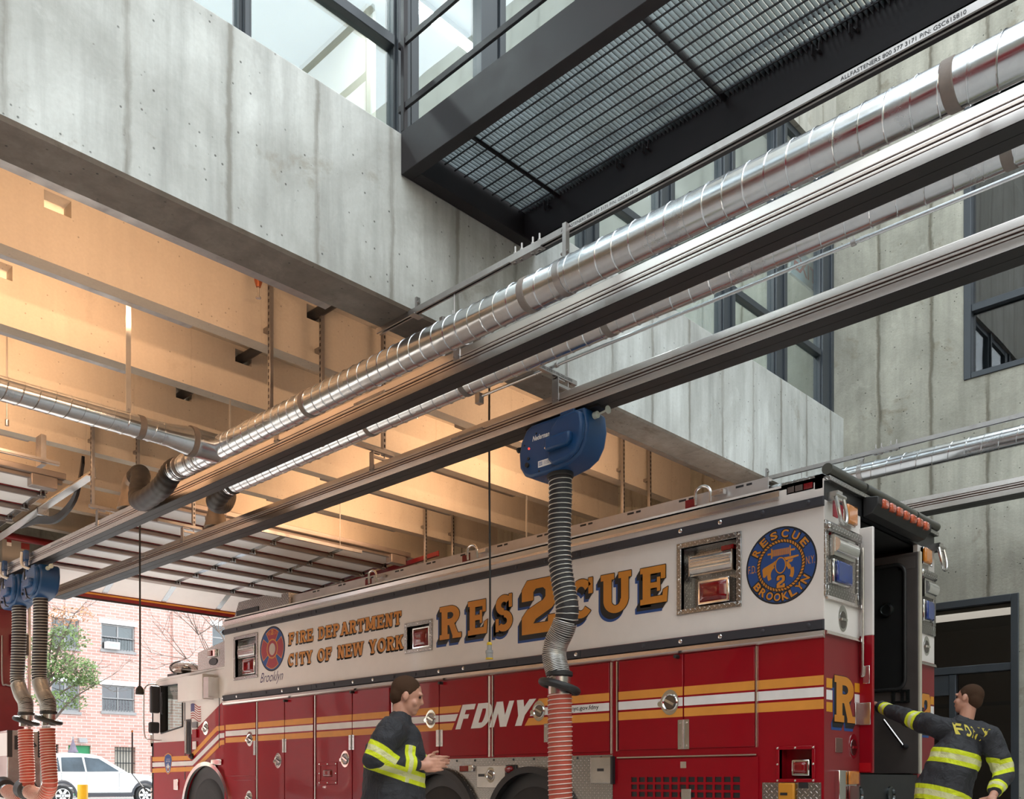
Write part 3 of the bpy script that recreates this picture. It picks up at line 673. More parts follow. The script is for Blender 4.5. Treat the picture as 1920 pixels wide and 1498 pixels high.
# ================================================================== OVERHEAD DOORS, raised
door_white = flat('door_white_skin', (.90, .89, .88), .35, vary=.02); door_rib = flat('door_rib_steel', (.34, .29, .26), .4, .7); door_red = flat('door_red_edge', (.20, .008, .01), .4); red_rail = flat('red_track_paint', (.20, .008, .012), .4)
JT = [(12.58, 4.98), (13.20, 4.93), (13.83, 4.89), (14.46, 4.86), (15.10, 4.83), (15.77, 4.80), (16.46, 4.77), (17.05, 4.45)]
def overhead_door(x0, x1, label, tracklab):
    t = thing('overhead_door', ((x0+x1)/2, 15, 4.8), label, 'garage door', 'raised overhead doors')
    for k in range(7):
        (ya, za), (yb, zb) = JT[k], JT[k+1]; d = Vector((0, yb-ya, zb-za)).normalized(); n = Vector((0, -d.z, d.y)) if d.y > 0 else Vector((0, 0, 1))
        p = MB(); e = .006; a = Vector((0, ya, za))+d*e; b2 = Vector((0, yb, zb))-d*e
        for X0, X1, th0, th1, mi in ((x0, x1, 0, .04, 0),):
            q = [(a+n*th0), (b2+n*th0), (b2+n*th1), (a+n*th1)]; p.prism([(v.y, v.z) for v in q], 'x', X0, X1, 0)
        sec = p.build('door_section', door_white, t)
        r = MB(); r.prism([(v.y, v.z) for v in (a-n*.07, a+d*.05-n*.07, a+d*.05, a)], 'x', x0+.02, x1-.02, 0); r.prism([(v.y, v.z) for v in (a-n*.045+d*.06, a+d*.10-n*.045, a+d*.10, a+d*.06)], 'x', x0+.02, x1-.02, 0)
        r.build('stiffener', door_rib, sec, bevel=.004, seg=1)
        MB().prism([(v.y, v.z) for v in (b2-n*.006-d*.03, b2-n*.006, b2, b2-d*.03)], 'x', x0, x1, 0).build('red_joint', door_red, sec)
        st = MB(); hg = MB()
        W = x1-x0
        for s_ in (.06, W*.26, W*.5, W*.74, W-.06):
            X = x0+s_; st.prism([(v.y, v.z) for v in (a-n*.006, b2-n*.006, b2, a)], 'x', X-.05, X+.05, 0)
            if k < 6:
                hg.prism([(v.y, v.z) for v in (b2-n*.06-d*.04, b2-n*.06+d*.05, b2+d*.05, b2-d*.04)], 'x', X-.035, X-.02, 0); hg.prism([(v.y, v.z) for v in (b2-n*.06-d*.04, b2-n*.06+d*.05, b2+d*.05, b2-d*.04)], 'x', X+.02, X+.035, 0)
                hg.cyl(Vector((X-.06, 0, 0))+b2-n*.05, Vector((X+.06, 0, 0))+b2-n*.05, .012, n=8)
        st.build('stile', galv, sec)
        if k < 6: hg.build('hinge', galv, sec)
    a, b2 = Vector((0, *JT[0])), Vector((0, *JT[1]))
    MB().box(x0, x1, JT[0][0]-.07, JT[0][0]+.02, JT[0][1]-.02, JT[0][1]+.06).build('top_edge', door_rib, t, bevel=.01)
    MB().box(x1-.42, x1-.1, JT[0][0]-.06, JT[0][0]+.10, JT[0][1]-.17, JT[0][1]-.02).build('top_bracket', door_rib, t, bevel=.01)
    e = MB(); e.box(x0, x1, 17.03, 17.10, 4.36, 4.45, 0); e.box(x0, x1, 17.05, 17.08, 4.33, 4.36, 1); e.box(x0, x1, 17.02, 17.03, 4.42, 4.45, 2); e.build('bottom_edge', [door_red, rubber, yellow_stripe], t)
    return t
overhead_door(.05, 4.68, 'raised white sectional door of the bay without a truck', '')
overhead_door(5.82, 10.46, 'raised white sectional door above the cab of the fire truck', '')
def door_track(x, lab, white=False):
    t = thing('door_track', (x, 14, 4.9), lab, 'track', 'overhead door tracks')
    pts = [(11.85, 4.93), (16.5, 4.72), (16.95, 4.5), (17.15, 4.1)]
    f = MB(); g = MB()
    for (ya, za), (yb, zb) in zip(pts, pts[1:]):
        if white:
            f.bar((x, ya, za), (x, yb, zb), .012, .12); g.bar((x-.05, ya, za-.06), (x-.05, yb, zb-.06), .11, .012)
        else: f.bar((x, ya, za), (x, yb, zb), .012, .09); g.bar((x-.03*(1), ya, za-.045), (x-.03, yb, zb-.045), .06, .010)
    f.build('track_web', galv if white else red_rail, t); g.build('track_flange', flat('bright_track', (.80, .78, .76), .3, .6) if white else red_rail, t)
    if white:
        s = MB()
        for k in range(12): q = k/11; y = 11.98+q*4.4; z = 4.925-q*.2; s.prism([(y, z-.02), (y+.16, z-.027), (y+.16, z+.015), (y, z+.022)], 'x', x-.008, x-.005, 0)
        s.build('slot', flat('track_slot', (.10, .05, .05), .5, .5), t)
        P = smoothpath([(x+.02, 12.3, 5.2), (x+.02, 12.55, 4.78), (x+.02, 13.2, 4.62), (x+.02, 14.0, 4.75), (x+.02, 14.6, 4.80)], 6)
        b_ = MB(); vs = []; fs = []
        for i, p in enumerate(P): vs += [p+Vector((-.01, 0, -.05)), p+Vector((-.01, 0, .05)), p+Vector((.03, 0, .05)), p+Vector((.03, 0, -.05))]
        for i in range(len(P)-1):
            for j in range(4): fs.append((i*4+j, i*4+(j+1) % 4, (i+1)*4+(j+1) % 4, (i+1)*4+j))
        b_.add(vs, fs).build('cable_loop', dark_plastic, t)
        MB().box(x-.12, x+.02, 13.45, 13.5, 4.70, 4.80).build('tie_bracket', galv, t)
door_track(4.78, 'pinkish zinc door track with a black cable loop', True)
door_track(5.76, 'red door track between the two raised doors')
door_track(10.52, 'red door track beyond the roof of the fire truck')
# services on the pier between the doors
t = thing('electrical_cabinet', (5.15, 16.9, 4.3), 'grey electrical cabinet with red and white stickers high on the red pier', 'cabinet')
ca = on_y(4, 1060, 16.6); cb = on_y(46, 1015, 16.6)
MB().box(ca[0], cb[0], 16.6, 16.96, ca[2]-.05, cb[2]+.03).build('box', flat('cabinet_grey', (.26, .24, .21), .5), t, bevel=.01)
s = MB(); s.box(ca[0]+.07, ca[0]+.14, 16.595, 16.6, cb[2]-.12, cb[2]-.06); s.build('sticker', white_ink, t); s = MB(); s.box(ca[0]+.07, ca[0]+.14, 16.595, 16.6, cb[2]-.06, cb[2]-.02); s.build('sticker', door_red, t); s = MB(); s.box(ca[0]+.29, ca[0]+.42, 16.595, 16.6, cb[2]-.13, cb[2]-.03); s.build('sticker', door_red, t)
MB().cyl((ca[0]+.36, 16.58, ca[2]+.12), (ca[0]+.36, 16.6, ca[2]+.12), .025, n=12).build('lock', dark_plastic, t)
t = thing('sprinkler_main', (5, 16.3, 5), 'red sprinkler pipe crossing below the ribs between the doors', 'pipe')
MB().cyl((4.3, 16.6, 5.10), (7.0, 16.6, 5.10), .06, n=18).build('pipe', flat('sprinkler_red', (.22, .008, .01), .35), t); MB().box(4.95, 4.99, 16.53, 16.67, 5.02, 5.82).build('hanger', galv_dull, t)
t = thing('conduit_post', (5.6, 16.9, 2), 'slim zinc post with a box beside the red pier behind the two hoses', 'post'); MB().box(5.70, 5.74, 16.9, 16.94, 0, 4.6).build('post', galv_dull, t); MB().box(5.45, 5.7, 16.88, 16.96, 3.2, 3.55).build('junction_box', dark_plastic, t); MB().tube(smoothpath([(5.3, 16.95, 3.5), (5.3, 16.94, 2.75), (5.36, 16.93, 2.68), (5.5, 16.93, 2.66)], 5), .015, 8).build('pipe', galv_dull, t)
# ================================================================== RESCUE TRUCK
XL, XR, YR, YF = 7.5, 10.04, 3.56, 13.57
TK = thing('rescue_truck', (8.77, 9.0, 0), 'long red and white rescue fire truck with gold RESCUE 2 lettering', 'fire truck')
dplate = diamond()
def S(px, py, x=XL): p = on_x(px, py, x); return p[1], p[2]
def SR(a, b, x=XL):
    (y1, h1), (y0, h0) = S(*a, x), S(*b, x); return y0, y1, h0, h1        # y0<y1, h0<h1 from top-left / bottom-right
def Q(px, py, y=YR): p = on_y(px, py, y); return p[0], p[2]
def QR(a, b, y=YR):
    (x0, h1), (x1, h0) = Q(*a, y), Q(*b, y); return x0, x1, h0, h1
def side_map(yl, yr, h0, h1, eps): return lambda u, v: (XL-eps, yl+(yr-yl)*u, h0+(h1-h0)*v)
def rear_map(x0, x1, h0, h1, eps, y=YR): return lambda u, v: (x0+(x1-x0)*u, y-eps, h0+(h1-h0)*v)

# ---- recesses in the white flank
RA = SR((439, 1195), (484, 1270)); RB = SR((759.6, 1169.6), (811, 1219)); RC = SR((1269.8, 1021), (1390.7, 1136.7))
RD = SR((603, 1436), (630, 1464)); RE = SR((1462, 1406), (1523, 1460))
def inset(r, k): return (r[0]+k, r[1]-k, r[2]+k, r[3]-k)
b = MB(); b.wall('x', XL, XL+.04, YR, YF, 2.43, 3.62, [inset(r, .05) for r in (RA, RB, RC)], 0)
b.box(XL, XR, YR+.02, YF, 3.60, 3.64, 0); b.box(XR-.04, XR, YR, YF, .55, 3.62, 0); b.box(XL+.04, XR-.04, YF-.04, YF, 1.0, 3.62, 0)
b.build('upper_body', white_paint, TK)
# ---- red lower flank with wheel arches
def arch_poly(y0, y1, hb, ht, arches):
    P = [(y0, hb)]
    for cy, ch, r in sorted(arches):
        a = math.degrees(math.asin(max(-1, min(1, (hb-ch)/r)))); P += [(cy-(math.cos(math.radians(t))*r), ch+math.sin(math.radians(t))*r) for t in [a+(180-2*a)*i/24 for i in range(25)]]
    return P+[(y1, hb), (y1, ht), (y0, ht)]
AX = [(6.904, .55), (8.42, .55)]; FWY = 14.16
b = MB(); b.wall('x', XL, XL+.04, YR, 5.74, .55, 2.43, [RE], 0)
b.prism(arch_poly(5.74, 9.2, .5, 2.43, [(c, h, .62) for c, h in AX]), 'x', XL, XL+.04, 0)
b.wall('x', XL, XL+.04, 9.2, YF, .5, 2.43, [RD], 0)
b.build('lower_body', red_paint, TK)
b = MB()
b.prism(arch_poly(5.80, 9.16, .5, 1.325, [(c, h, .63) for c, h in AX]), 'x', XL-.006, XL, 0); b.box(XL-.006, XL, YR+.02, 4.13, .55, 1.045, 0)
b.build('diamond_side_plate', dplate, TK)
m = MB()
for i in range(11): m.sphere((XL-.008, 5.95+i*.31, 1.30), (.008, .014, .014), 8, 5)
m.each('rivet', dark_plastic, TK)
for c, h in AX:
    f = MB(); o = arc(c, h, .67, .67, 0, 180, 28); i_ = arc(c, h, .60, .60, 0, 180, 28)
    for k in range(28): f.prism([o[k], o[k+1], i_[k+1], i_[k]], 'x', XL-.07, XL+.02)
    f.build('wheel_arch', rubber, TK, smooth=50)
    MB()._lathe([(0, .615), (.6, .615)], Vector((XL+.03, c, h)), Vector((1, 0, 0)), 32, 0).build('wheel_well', dark_plastic, TK)
tyre_m = flat('tyre_rubber', (.022, .021, .021), .7, bump=.2, bscale=40)
def wheel(y, h, r, xo=XL+.02, side=1, steer=False):
    R0 = r*.56; t = MB(); t._lathe([(0, R0), (0, R0+.02), (-.01, r*.8), (.02, r*.93), (.05, r*.985), (.09, r), (.25, r), (.29, r*.985), (.32, r*.92), (.33, R0)], Vector((xo, y, h)), Vector((side, 0, 0)), 56, 0)
    k = MB()
    for i in range(56):
        a = 2*PI*i/56; c_, s_ = math.cos(a), math.sin(a)
        k.bar((xo+side*.03, y+c_*(r*.965), h+s_*(r*.965)), (xo+side*.12, y+c_*(r+.004), h+s_*(r+.004)), .022, .02, up=(0, c_, s_))
    o = t.build('wheel', tyre_m, TK, smooth=40); k.build('tread', tyre_m, o)
    q = MB(); q._lathe([(.10, .01), (.06 if not steer else -.02, .06), (.07 if not steer else .0, .11), (.10 if not steer else .02, .14), (.12, .20), (.07, R0*.92), (.02, R0)], Vector((xo, y, h)), Vector((side, 0, 0)), 40, 0)
    for i in range(10): a = 2*PI*i/10; q.cyl((xo+side*.06, y+.17*math.cos(a), h+.17*math.sin(a)), (xo+side*.12, y+.17*math.cos(a), h+.17*math.sin(a)), .018, n=6)
    q.build('wheel_rim', stainless, o); return o
for c, h in AX: wheel(c, .53, .53); wheel(c, .53, .53, XR-.02, -1)
wheel(FWY, .585, .56, XL+.03, 1, True); wheel(FWY, .585, .56, XR-.03, -1, True)
MB().box(8.3, 9.3, 3.7, 16.0, .55, .95).build('chassis', dark_plastic, TK)
# ---- rub rails, mouldings and roof edge
for z0, z1, nm in ((3.385, 3.47, 'rub_rail'), (2.335, 2.428, 'rub_rail')):
    m = MB(); ys = [YR-.01]; y = 6.2
    while y < YF: ys.append(y); y += 2.45
    ys.append(YF+.01)
    for a, c in zip(ys, ys[1:]): m.prism([(XL, z0), (XL-.035, z0+.008), (XL-.035, z1-.008), (XL, z1)], 'y', a+.003, c-.003)
    o = m.build(nm, rubrail, TK)
    s = MB(); y = YR+.12; i = 0
    while y < YF: s.sphere((XL-.036, y, (z0+z1)/2), (.009, .022, .022), 10, 6, 0 if (i % 4 < 2 or z0 > 3 and i > 3) else 1); y += .43; i += 1
    s.each('bolt', [rubrail, chrome], o)
m = MB(); m.prism([(XL, 2.27), (XL-.02, 2.272), (XL-.038, 2.295), (XL-.03, 2.33), (XL, 2.334)], 'y', YR-.01, YF+.01); m.build('lower_moulding', alu, TK, smooth=50)
m = MB(); m.prism([(XL+.01, 3.52), (XL-.018, 3.522), (XL-.018, 3.545), (XL+.0, 3.553), (XL-.006, 3.60), (XL+.05, 3.655), (XL+.12, 3.665), (XL+.12, 3.52)], 'y', 3.97, YF+.05); m.build('roof_edge', alu, TK, smooth=25)
m = MB(); m.box(XL+.115, XL+.13, 4.14, 11.80, 3.66, 3.79); m.box(XL+.1305, XL+.20, 4.141, 11.799, 3.776, 3.789); o = m.build('roof_rail', flat('roof_rail_alu', (.62, .58, .56), .4, .8), TK)
s = MB(); y = 4.3
while y < 11.7: s.box(XL+.112, XL+.118, y, y+.055, 3.755, 3.774); s.box(XL+.112, XL+.118, y+.085, y+.165, 3.755, 3.774); y += .62
s.build('slot', dark_plastic, o)
for py_, pp in ((4.86, 1), (8.0, 2), (9.9, 3)):
    h = MB(); h.tube(smoothpath([(XL+.06, py_, 3.67), (XL+.05, py_-.01, 3.80), (XL+.05, py_-.09, 3.83), (XL+.05, py_-.16, 3.78), (XL+.06, py_-.16, 3.67)], 6), .014, 8); h.box(XL+.05, XL+.10, py_-.30, py_-.18, 3.72, 3.76); h.build('roof_hook', stainless, o)
    MB().box(XL+.108, XL+.114, py_+.02, py_+.15, 3.67, 3.755).build('warning_plate', door_red, o)
# roof boxes
m = MB(); m.box(XL+.0, XL+.5, 3.57, 3.95, 3.62, 3.66); m.box(XL, XL+.03, 3.57, 3.64, 3.54, 3.66); m.box(XL+.03, XL+.06, 3.6, 3.95, 3.54, 3.62); o = m.build('corner_lamp_box', dplate, TK)
m = MB(); m.box(XL+.0, XL+.04, 3.65, 3.90, 3.55, 3.618, 0); m.box(XL-.002, XL+.03, 3.66, 3.74, 3.56, 3.61, 1); m.box(XL-.002, XL+.03, 3.75, 3.82, 3.56, 3.61, 2); m.box(XL-.002, XL+.03, 3.83, 3.89, 3.56, 3.61, 2); m.build('corner_lens', [rubber, red_lens, flat('smoked_lens', (.12, .09, .08), .15)], o)
m = MB(); m.prism([(12.1, 3.66), (13.50, 3.66), (13.35, 3.90), (12.55, 3.90), (12.1, 3.80)], 'x', XL+.12, XL+.9); m.build('roof_box', dplate, TK, bevel=.01)
MB().box(XL+.112, XL+.119, 12.75, 13.4, 3.66, 3.76).build('roof_box_opening', dark_plastic, TK)
MB().box(XL+.06, XL+.3, 11.82, 12.02, 3.66, 3.83).build('roof_box', dplate, TK, bevel=.006)

# ---- lights
def light_frame(r, proud=.014, wd=.05, mt=None):
    y0, y1, h0, h1 = r; m = MB(); x0, x1 = XL-proud, XL+.002
    m.wall('x', x0, x1, y0, y1, h0, h1, [inset(r, wd)]); o = m.build('light_frame', mt or dplate, TK, bevel=.003, seg=1)
    i = inset(r, wd); c = MB(); d = .13
    c.box(XL+d, XL+d+.01, i[0], i[1], i[2], i[3]); c.box(XL, XL+d, i[0]-.008, i[0], i[2], i[3]); c.box(XL, XL+d, i[1], i[1]+.008, i[2], i[3]); c.box(XL, XL+d, i[0], i[1], i[2]-.008, i[2]); c.box(XL, XL+d, i[0], i[1], i[3], i[3]+.008)
    c.build('light_recess', mt or dplate, o)
    s = MB()
    for yy in (y0+wd*.5, (y0+y1)/2, y1-wd*.5):
        for hh in (h0+wd*.5, h1-wd*.5): s.sphere((x0-.002, yy, hh), (.006, .01, .01), 8, 5)
    for yy in (y0+wd*.5, y1-wd*.5): s.sphere((x0-.002, yy, (h0+h1)/2), (.006, .01, .01), 8, 5)
    s.build('screw', chrome, o); return o
def flasher(par, r, mt, x=XL+.02, depth=.11):
    y0, y1, h0, h1 = r; m = MB(); m.box(x-.01, x+depth, y0, y1, h0, h1); o = m.build('lamp_bezel', chrome, par, bevel=.012)
    k = MB(); i = inset(r, min(.028, (y1-y0)*.14)); n = 8; vs = []; fs = []
    for a in range(n+1):
        for c in range(n+1):
            u, v = a/n*2-1, c/n*2-1; q = max(0, 1-u**6)*max(0, 1-v**6); vs.append((x-.012-.035*q**.5, i[0]+(i[1]-i[0])*a/n, i[2]+(i[3]-i[2])*c/n))
    for a in range(n):
        for c in range(n): j = a*(n+1)+c; fs.append((j, j+1, j+n+2, j+n+1))
    k.add(vs, fs); k.build('lens', mt, o, smooth=70); return o
def scene_lamp(par, r, x=XL+.02):
    y0, y1, h0, h1 = r; m = MB(); m.box(x+.01, x+.11, y0, y1, h0, h1); m.box(x-.02, x+.1, y0, y0+.012, h0, h1); m.box(x-.02, x+.1, y1-.012, y1, h0, h1); o = m.build('scene_lamp', stainless, par)
    k = MB(); hm = (h0+h1)/2; hh = (h1-h0)/2*.92; P = [(x+.02-.055*math.cos(t), hm+hh*math.sin(t)) for t in [(-.5+i/10)*PI for i in range(11)]]
    k.prism(P, 'y', y0+.012, y1-.012); k.build('lens', clear_lens, o, smooth=60)
    g = MB(); [g.box(x-.0375, x-.034, y0+.02, y1-.02, hm-hh*.5+q*hh*.33, hm-hh*.5+q*hh*.33+.005) for q in range(4)]; g.build('reflector', chrome, o)
fa = light_frame(RA); scene_lamp(fa, SR((448, 1212), (479, 1229)), XL+.0); flasher(fa, SR((455, 1236), (478, 1262)), red_lens, XL+.0)
fb = light_frame(RB); flasher(fb, SR((770, 1177), (803, 1213)), red_lens, XL+.03)
fc = light_frame(RC); scene_lamp(fc, SR((1291, 1043), (1373, 1066))); flasher(fc, SR((1306, 1089), (1366, 1127)), red_lens)
y0, y1, h0, h1 = SR((1352, 1024), (1375, 1028)); MB().box(XL-.0, XL+.10, y0, y1, h0, h1).build('marker_lamp', red_lens, fc)
fd_ = light_frame((RD[0]-.05, RD[1]+.05, RD[2]-.05, RD[3]+.05), proud=.022, wd=.05, mt=red_paint); flasher(fd_, inset(RD, .02), red_lens, XL+.012)
fe = light_frame((RE[0]-.03, RE[1]+.03, RE[2]-.03, RE[3]+.03), wd=.03, mt=red_paint); flasher(fe, (RE[0]+.03, RE[1]-.10, RE[2]+.02, RE[2]+.17), red_lens, XL+.02)

# ---- compartment doors
def yat(px): return S(px, 1300)[0]
DT = 2.262; DB = S(1000, 1417)[1]+.02
PD = .014
def latch(par, y, h, r):
    x = XL-PD; m = MB(); el = arc(y, h, r*.80, r, 0, 360, 28)[:-1]; el = [(a+(r*.45*max(0, (a-y)/r)**6 if a > y else 0), c) for a, c in el]; m.prism(el, 'x', x-.005, x, 0)
    ea = arc(y+r*.95, h-.01, r*.22, r*.22, 0, 360, 12)[:-1]; m.prism(ea, 'x', x-.006, x, 0); o = m.build('latch', chrome, par, smooth=40)
    m = MB(); m._lathe([(0, r*.64), (-.008, r*.70), (-.012, r*.66), (-.008, r*.6), (-.001, r*.56)], Vector((x-.004, y, h)), Vector((1, 0, 0)), 24, 0); m.build('ring', chrome, o, smooth=60)
    MB().prism(arc(y, h, r*.52, r*.52, 0, 360, 20)[:-1], 'x', x-.0055, x-.004).build('dish', flat('latch_dish', (.25, .23, .22), .25, 1), o)
    MB().bar((x-.014, y-r*.42, h-r*.2), (x-.014, y+r*.42, h+r*.22), r*.2, .012, up=(1, 0, 0)).build('grip', chrome, o)
def comp_door(px0, px1, hb, latch_px=None, lr=.075, ht=DT, knob=None, gap=.008):
    y1, y0 = yat(px0)-gap, yat(px1)+gap; m = MB(); m.box(XL-PD, XL-.0005, y0, y1, hb, ht); o = m.build('compartment_door', red_paint, TK, bevel=.006)
    if latch_px: yy, hh = S(*latch_px); latch(o, yy, hh, lr)
    if knob: yy, hh = S(*knob); MB().cyl((XL-PD-.06, yy, hh), (XL-PD, yy, hh), .018, n=12).build('door_stop', rubber, o)
    return o, y0, y1
doors = [
    (424, 481, S(481, 1455)[1], (470, 1385.5), None), (485, 535, .55, (523, 1426), None), (535, 589, .55, None, (540, 1314)), (595, 662, .55, (649, 1423), None), (662, 732, .55, None, (665, 1298)),
    (741, 825, DB, (810, 1348), None), (825, 916, DB, None, (831, 1281)), (927, 1030, DB, (1012.6, 1333), None), (1030, 1145, DB, None, (1036, 1262)), (1160, 1283, 1.367, (1258, 1317), None), (1283, 1418, 1.367, None, (1273.5, 1232))]
spans = [(yat(1418), YR)]
for a, c, hb, lp, kb in doors:
    o, y0, y1 = comp_door(a, c, hb, lp, .122 if a > 1100 else .112, knob=kb); spans.append((y1, y0))
comp_door(440, 481, .55, (469, 1495), .105, S(481, 1460)[1]-.02)
# vertical bright mouldings
m = MB()
for p in (483, 592, 737, 918.5, 925, 1147.5, 1158.5, 1420):
    y = yat(p); hb = .55 if p < 700 else DB-.02 if p < 1150 else 1.36; m.prism([(XL-.001, y-.012), (XL-.02, y-.006), (XL-.02, y+.006), (XL-.001, y+.012)], 'z', hb, DT)
m.each('door_moulding', alu, TK)
m = MB(); yy0, yy1 = yat(1420), yat(1158.5); m.box(XL-.02, XL, yy0, yy1, 1.288, 1.30); m.each('door_moulding', alu, TK)
for p, py, wd in ((535, 1398, .10), (661, 1392, .11), (826, 1384, .11), (1030, 1374, .11), (1283.5, 1377, .115)):
    y, h = S(p, py); hp = MB(); x = XL-PD; bh = .14 if p > 1200 else .10
    for s_ in (-1, 1): hp.box(x-.006, x, min(y+s_*.006, y+s_*wd*.55), max(y+s_*.006, y+s_*wd*.55), h-bh, h+bh)
    hp.cyl((x-.010, y, h-bh), (x-.010, y, h+bh), .010, n=10); [hp.sphere((x-.007, y+s_*.035, h+q), (.005, .009, .009), 8, 5) for s_ in (-1, 1) for q in (-bh+.03, bh-.03)]
    hp.build('hold_open_bracket', stainless, TK)
y, h = S(479, 1401); MB().box(XL-PD-.006, XL-PD, y-.03, y+.03, h-.12, h+.1).build('hold_open_bracket', stainless, TK)
# ---- stripes
bands = ((1.872, 1.954, 0), (1.772, 1.854, 1), (1.669, 1.750, 0))
ye = lambda z: 8.03+(1.954-z)*.60
yb = lambda z: 6.80+(1.954-z)*.74
for (y1, y0) in spans:
    for z0, z1, mi in bands:
        mt = yellow_stripe if mi == 0 else white_stripe; a, c = min(y0, y1), max(y0, y1); x = XL-PD-.0012 if (y1, y0) != spans[0] else XL-.0015
        segs = []
        if c > 8.25: lo = max(a, 0); segs.append(('L', a, c))
        if a < 6.78: segs.append(('R', a, c))
        if 6.78 <= a and c <= 8.25: continue
        for typ, a_, c_ in segs:
            if typ == 'L' and a_ < ye(z0): P = [(ye(z0), z0), (c_, z0), (c_, z1), (ye(z1), z1)]
            elif typ == 'R' and c_ > yb(z1): P = [(a_, z0), (min(c_, yb(z0)), z0), (min(c_, yb(z1)), z1), (a_, z1)]
            else: P = [(a_, z0), (c_, z0), (c_, z1), (a_, z1)]
            MB().prism(P, 'x', x, x+.0012).build('stripe', mt, TK)
# ---- lettering: slab-serif glyphs
def glyph(ch, serif=True, w=.29, t=.19):
    P = []; R_ = lambda a, b, c, d: P.append([(a, b), (c, b), (c, d), (a, d)]); e = .09 if serif else 0; sh = .15
    def stem(x0, x1, top=True, bot=True, y0=0, y1=1):
        R_(x0, y0, x1, y1)
        if serif and bot: R_(x0-e, y0, x1+e, y0+sh)
        if serif and top: R_(x0-e, y1-sh, x1+e, y1)
    def bowl(x, y0, y1, xr, tx=w, ty=t):
        cy = (y0+y1)/2; rx = min(xr-x, .45); c = xr-rx; P.extend(ringp(c, cy, rx, (y1-y0)/2, tx, ty, -90, 90)); R_(x, y1-ty, c, y1); R_(x, y0, c, y0+ty)
    def diag(xa, ya, xb, yb, ww): P.append([(xa-ww/2, ya), (xa+ww/2, ya), (xb+ww/2, yb), (xb-ww/2, yb)])
    s0 = .09 if serif else 0
    if ch == 'I': stem(.5-w*.55, .5+w*.55)
    elif ch in 'RP':
        stem(s0, s0+w); bowl(s0+w*.5, .42, 1, .95)
        if ch == 'R':
            P.append([(.42, .5), (.68, .5), (.97, 0), (.66, 0)])
            if serif: R_(.62, 0, 1.04, .15)
    elif ch in 'EF':
        stem(s0, s0+w, True, True); R_(s0, 1-t, .93, 1); R_(s0+w*.5, .42, .68, .42+t*.8)
        if serif: R_(.76, .64, .93, 1); R_(.62, .32, .74, .70)
        if ch == 'E':
            R_(s0, 0, .98, t)
            if serif: P.append([(.80, 0), (.98, 0), (1.02, .40), (.84, .34)])
    elif ch == 'S':
        P.extend(ringp(.5, .72, .44, .28, w, t, 35, 270)); P.extend(ringp(.5, .28, .46, .28+.01, w, t, -145, 90))
        if serif: R_(.76, .64, .93, 1); R_(.05, 0, .22, .36)
    elif ch == 'C':
        P.extend(ringp(.52, .5, .50, .5, w, t, 42, 318, 24))
        if serif: R_(.80, .60, .96, 1)
    elif ch == 'U':
        stem(s0, s0+w*.95, True, False, .3); stem(.93-w*.85, .93, True, False, .3); P.extend(ringp((s0+.93)/2, .34, (.93-s0)/2, .34, w*.92, t, 180, 360, 18))
    elif ch == 'D': stem(s0, s0+w); bowl(s0+w*.4, 0, 1, .98)
    elif ch == 'O': P.extend(ringp(.5, .5, .5, .5, w, t, 0, 360, 30))
    elif ch == 'T':
        R_(.02, 1-t, .98, 1); stem(.5-w*.5, .5+w*.5, False, True)
        if serif: R_(.02, .62, .18, 1); R_(.82, .62, .98, 1)
    elif ch == 'N': stem(s0, s0+w*.8, True, True); stem(.92-w*.8, .92, True, bool(0)); diag(s0+w*.5, 1, .92-w*.5, 0, w*1.1)
    elif ch == 'M':
        stem(s0*.8, s0*.8+w*.72); stem(1-s0*.8-w*.72, 1-s0*.8); diag(s0+w*.35, 1, .5, .12, w*.75); diag(1-s0-w*.35, 1, .5, .12, w*.75)
    elif ch == 'A':
        diag(.5, 1, .16, 0, w*.8); diag(.5, 1, .84, 0, w*1.0); R_(.28, .26, .72, .26+t*.7)
        if serif: R_(-.02, 0, .36, .13); R_(.62, 0, 1.04, .13); R_(.3, .88, .6, 1)
    elif ch == 'Y':
        stem(.5-w*.5, .5+w*.5, False, True, 0, .48); diag(.5, .40, .16, 1, w); diag(.5, .40, .84, 1, w)
        if serif: R_(-.02, .87, .38, 1); R_(.62, .87, 1.02, 1)
    elif ch == 'W':
        diag(.26, 0, .10, 1, w*.72); diag(.26, 0, .5, 1, w*.6); diag(.74, 0, .5, 1, w*.6); diag(.74, 0, .90, 1, w*.72)
        if serif: R_(-.06, .88, .28, 1); R_(.72, .88, 1.06, 1); R_(.36, .88, .64, 1)
    elif ch == 'K':
        stem(s0, s0+w); diag(.40, .38, .82, 1, w); diag(.52, .58, .86, 0, w)
        if serif: R_(.60, .87, 1.0, 1); R_(.64, 0, 1.06, .13)
    elif ch == '2':
        P.append([(0, .62), (0, .84), (.15, 1), (.85, 1), (1, .86), (1, .56), (.84, .43), (.40, .27), (.33, .19), (.74, .19), (.74, .31), (1, .31), (1, 0), (0, 0), (0, .32), (.16, .46), (.60, .60), (.67, .66), (.67, .78), (.60, .83), (.40, .83), (.33, .77), (.33, .62)])
    return P
ADV = {'I': .55, 'M': 1.28, 'W': 1.3, 'A': 1.02, 'O': 1.0, ' ': .5}
def slab_line(s, gapw=.12, serif=True):
    out = []; x = 0
    for ch in s:
        a = ADV.get(ch, .88)
        if ch != ' ': out.append((glyph(ch, serif), x, a))
        x += a+gapw
    W = x-gapw; return [[[(gx/W+px*ga/W, py) for px, py in p] for p in G] for G, gx, ga in out]
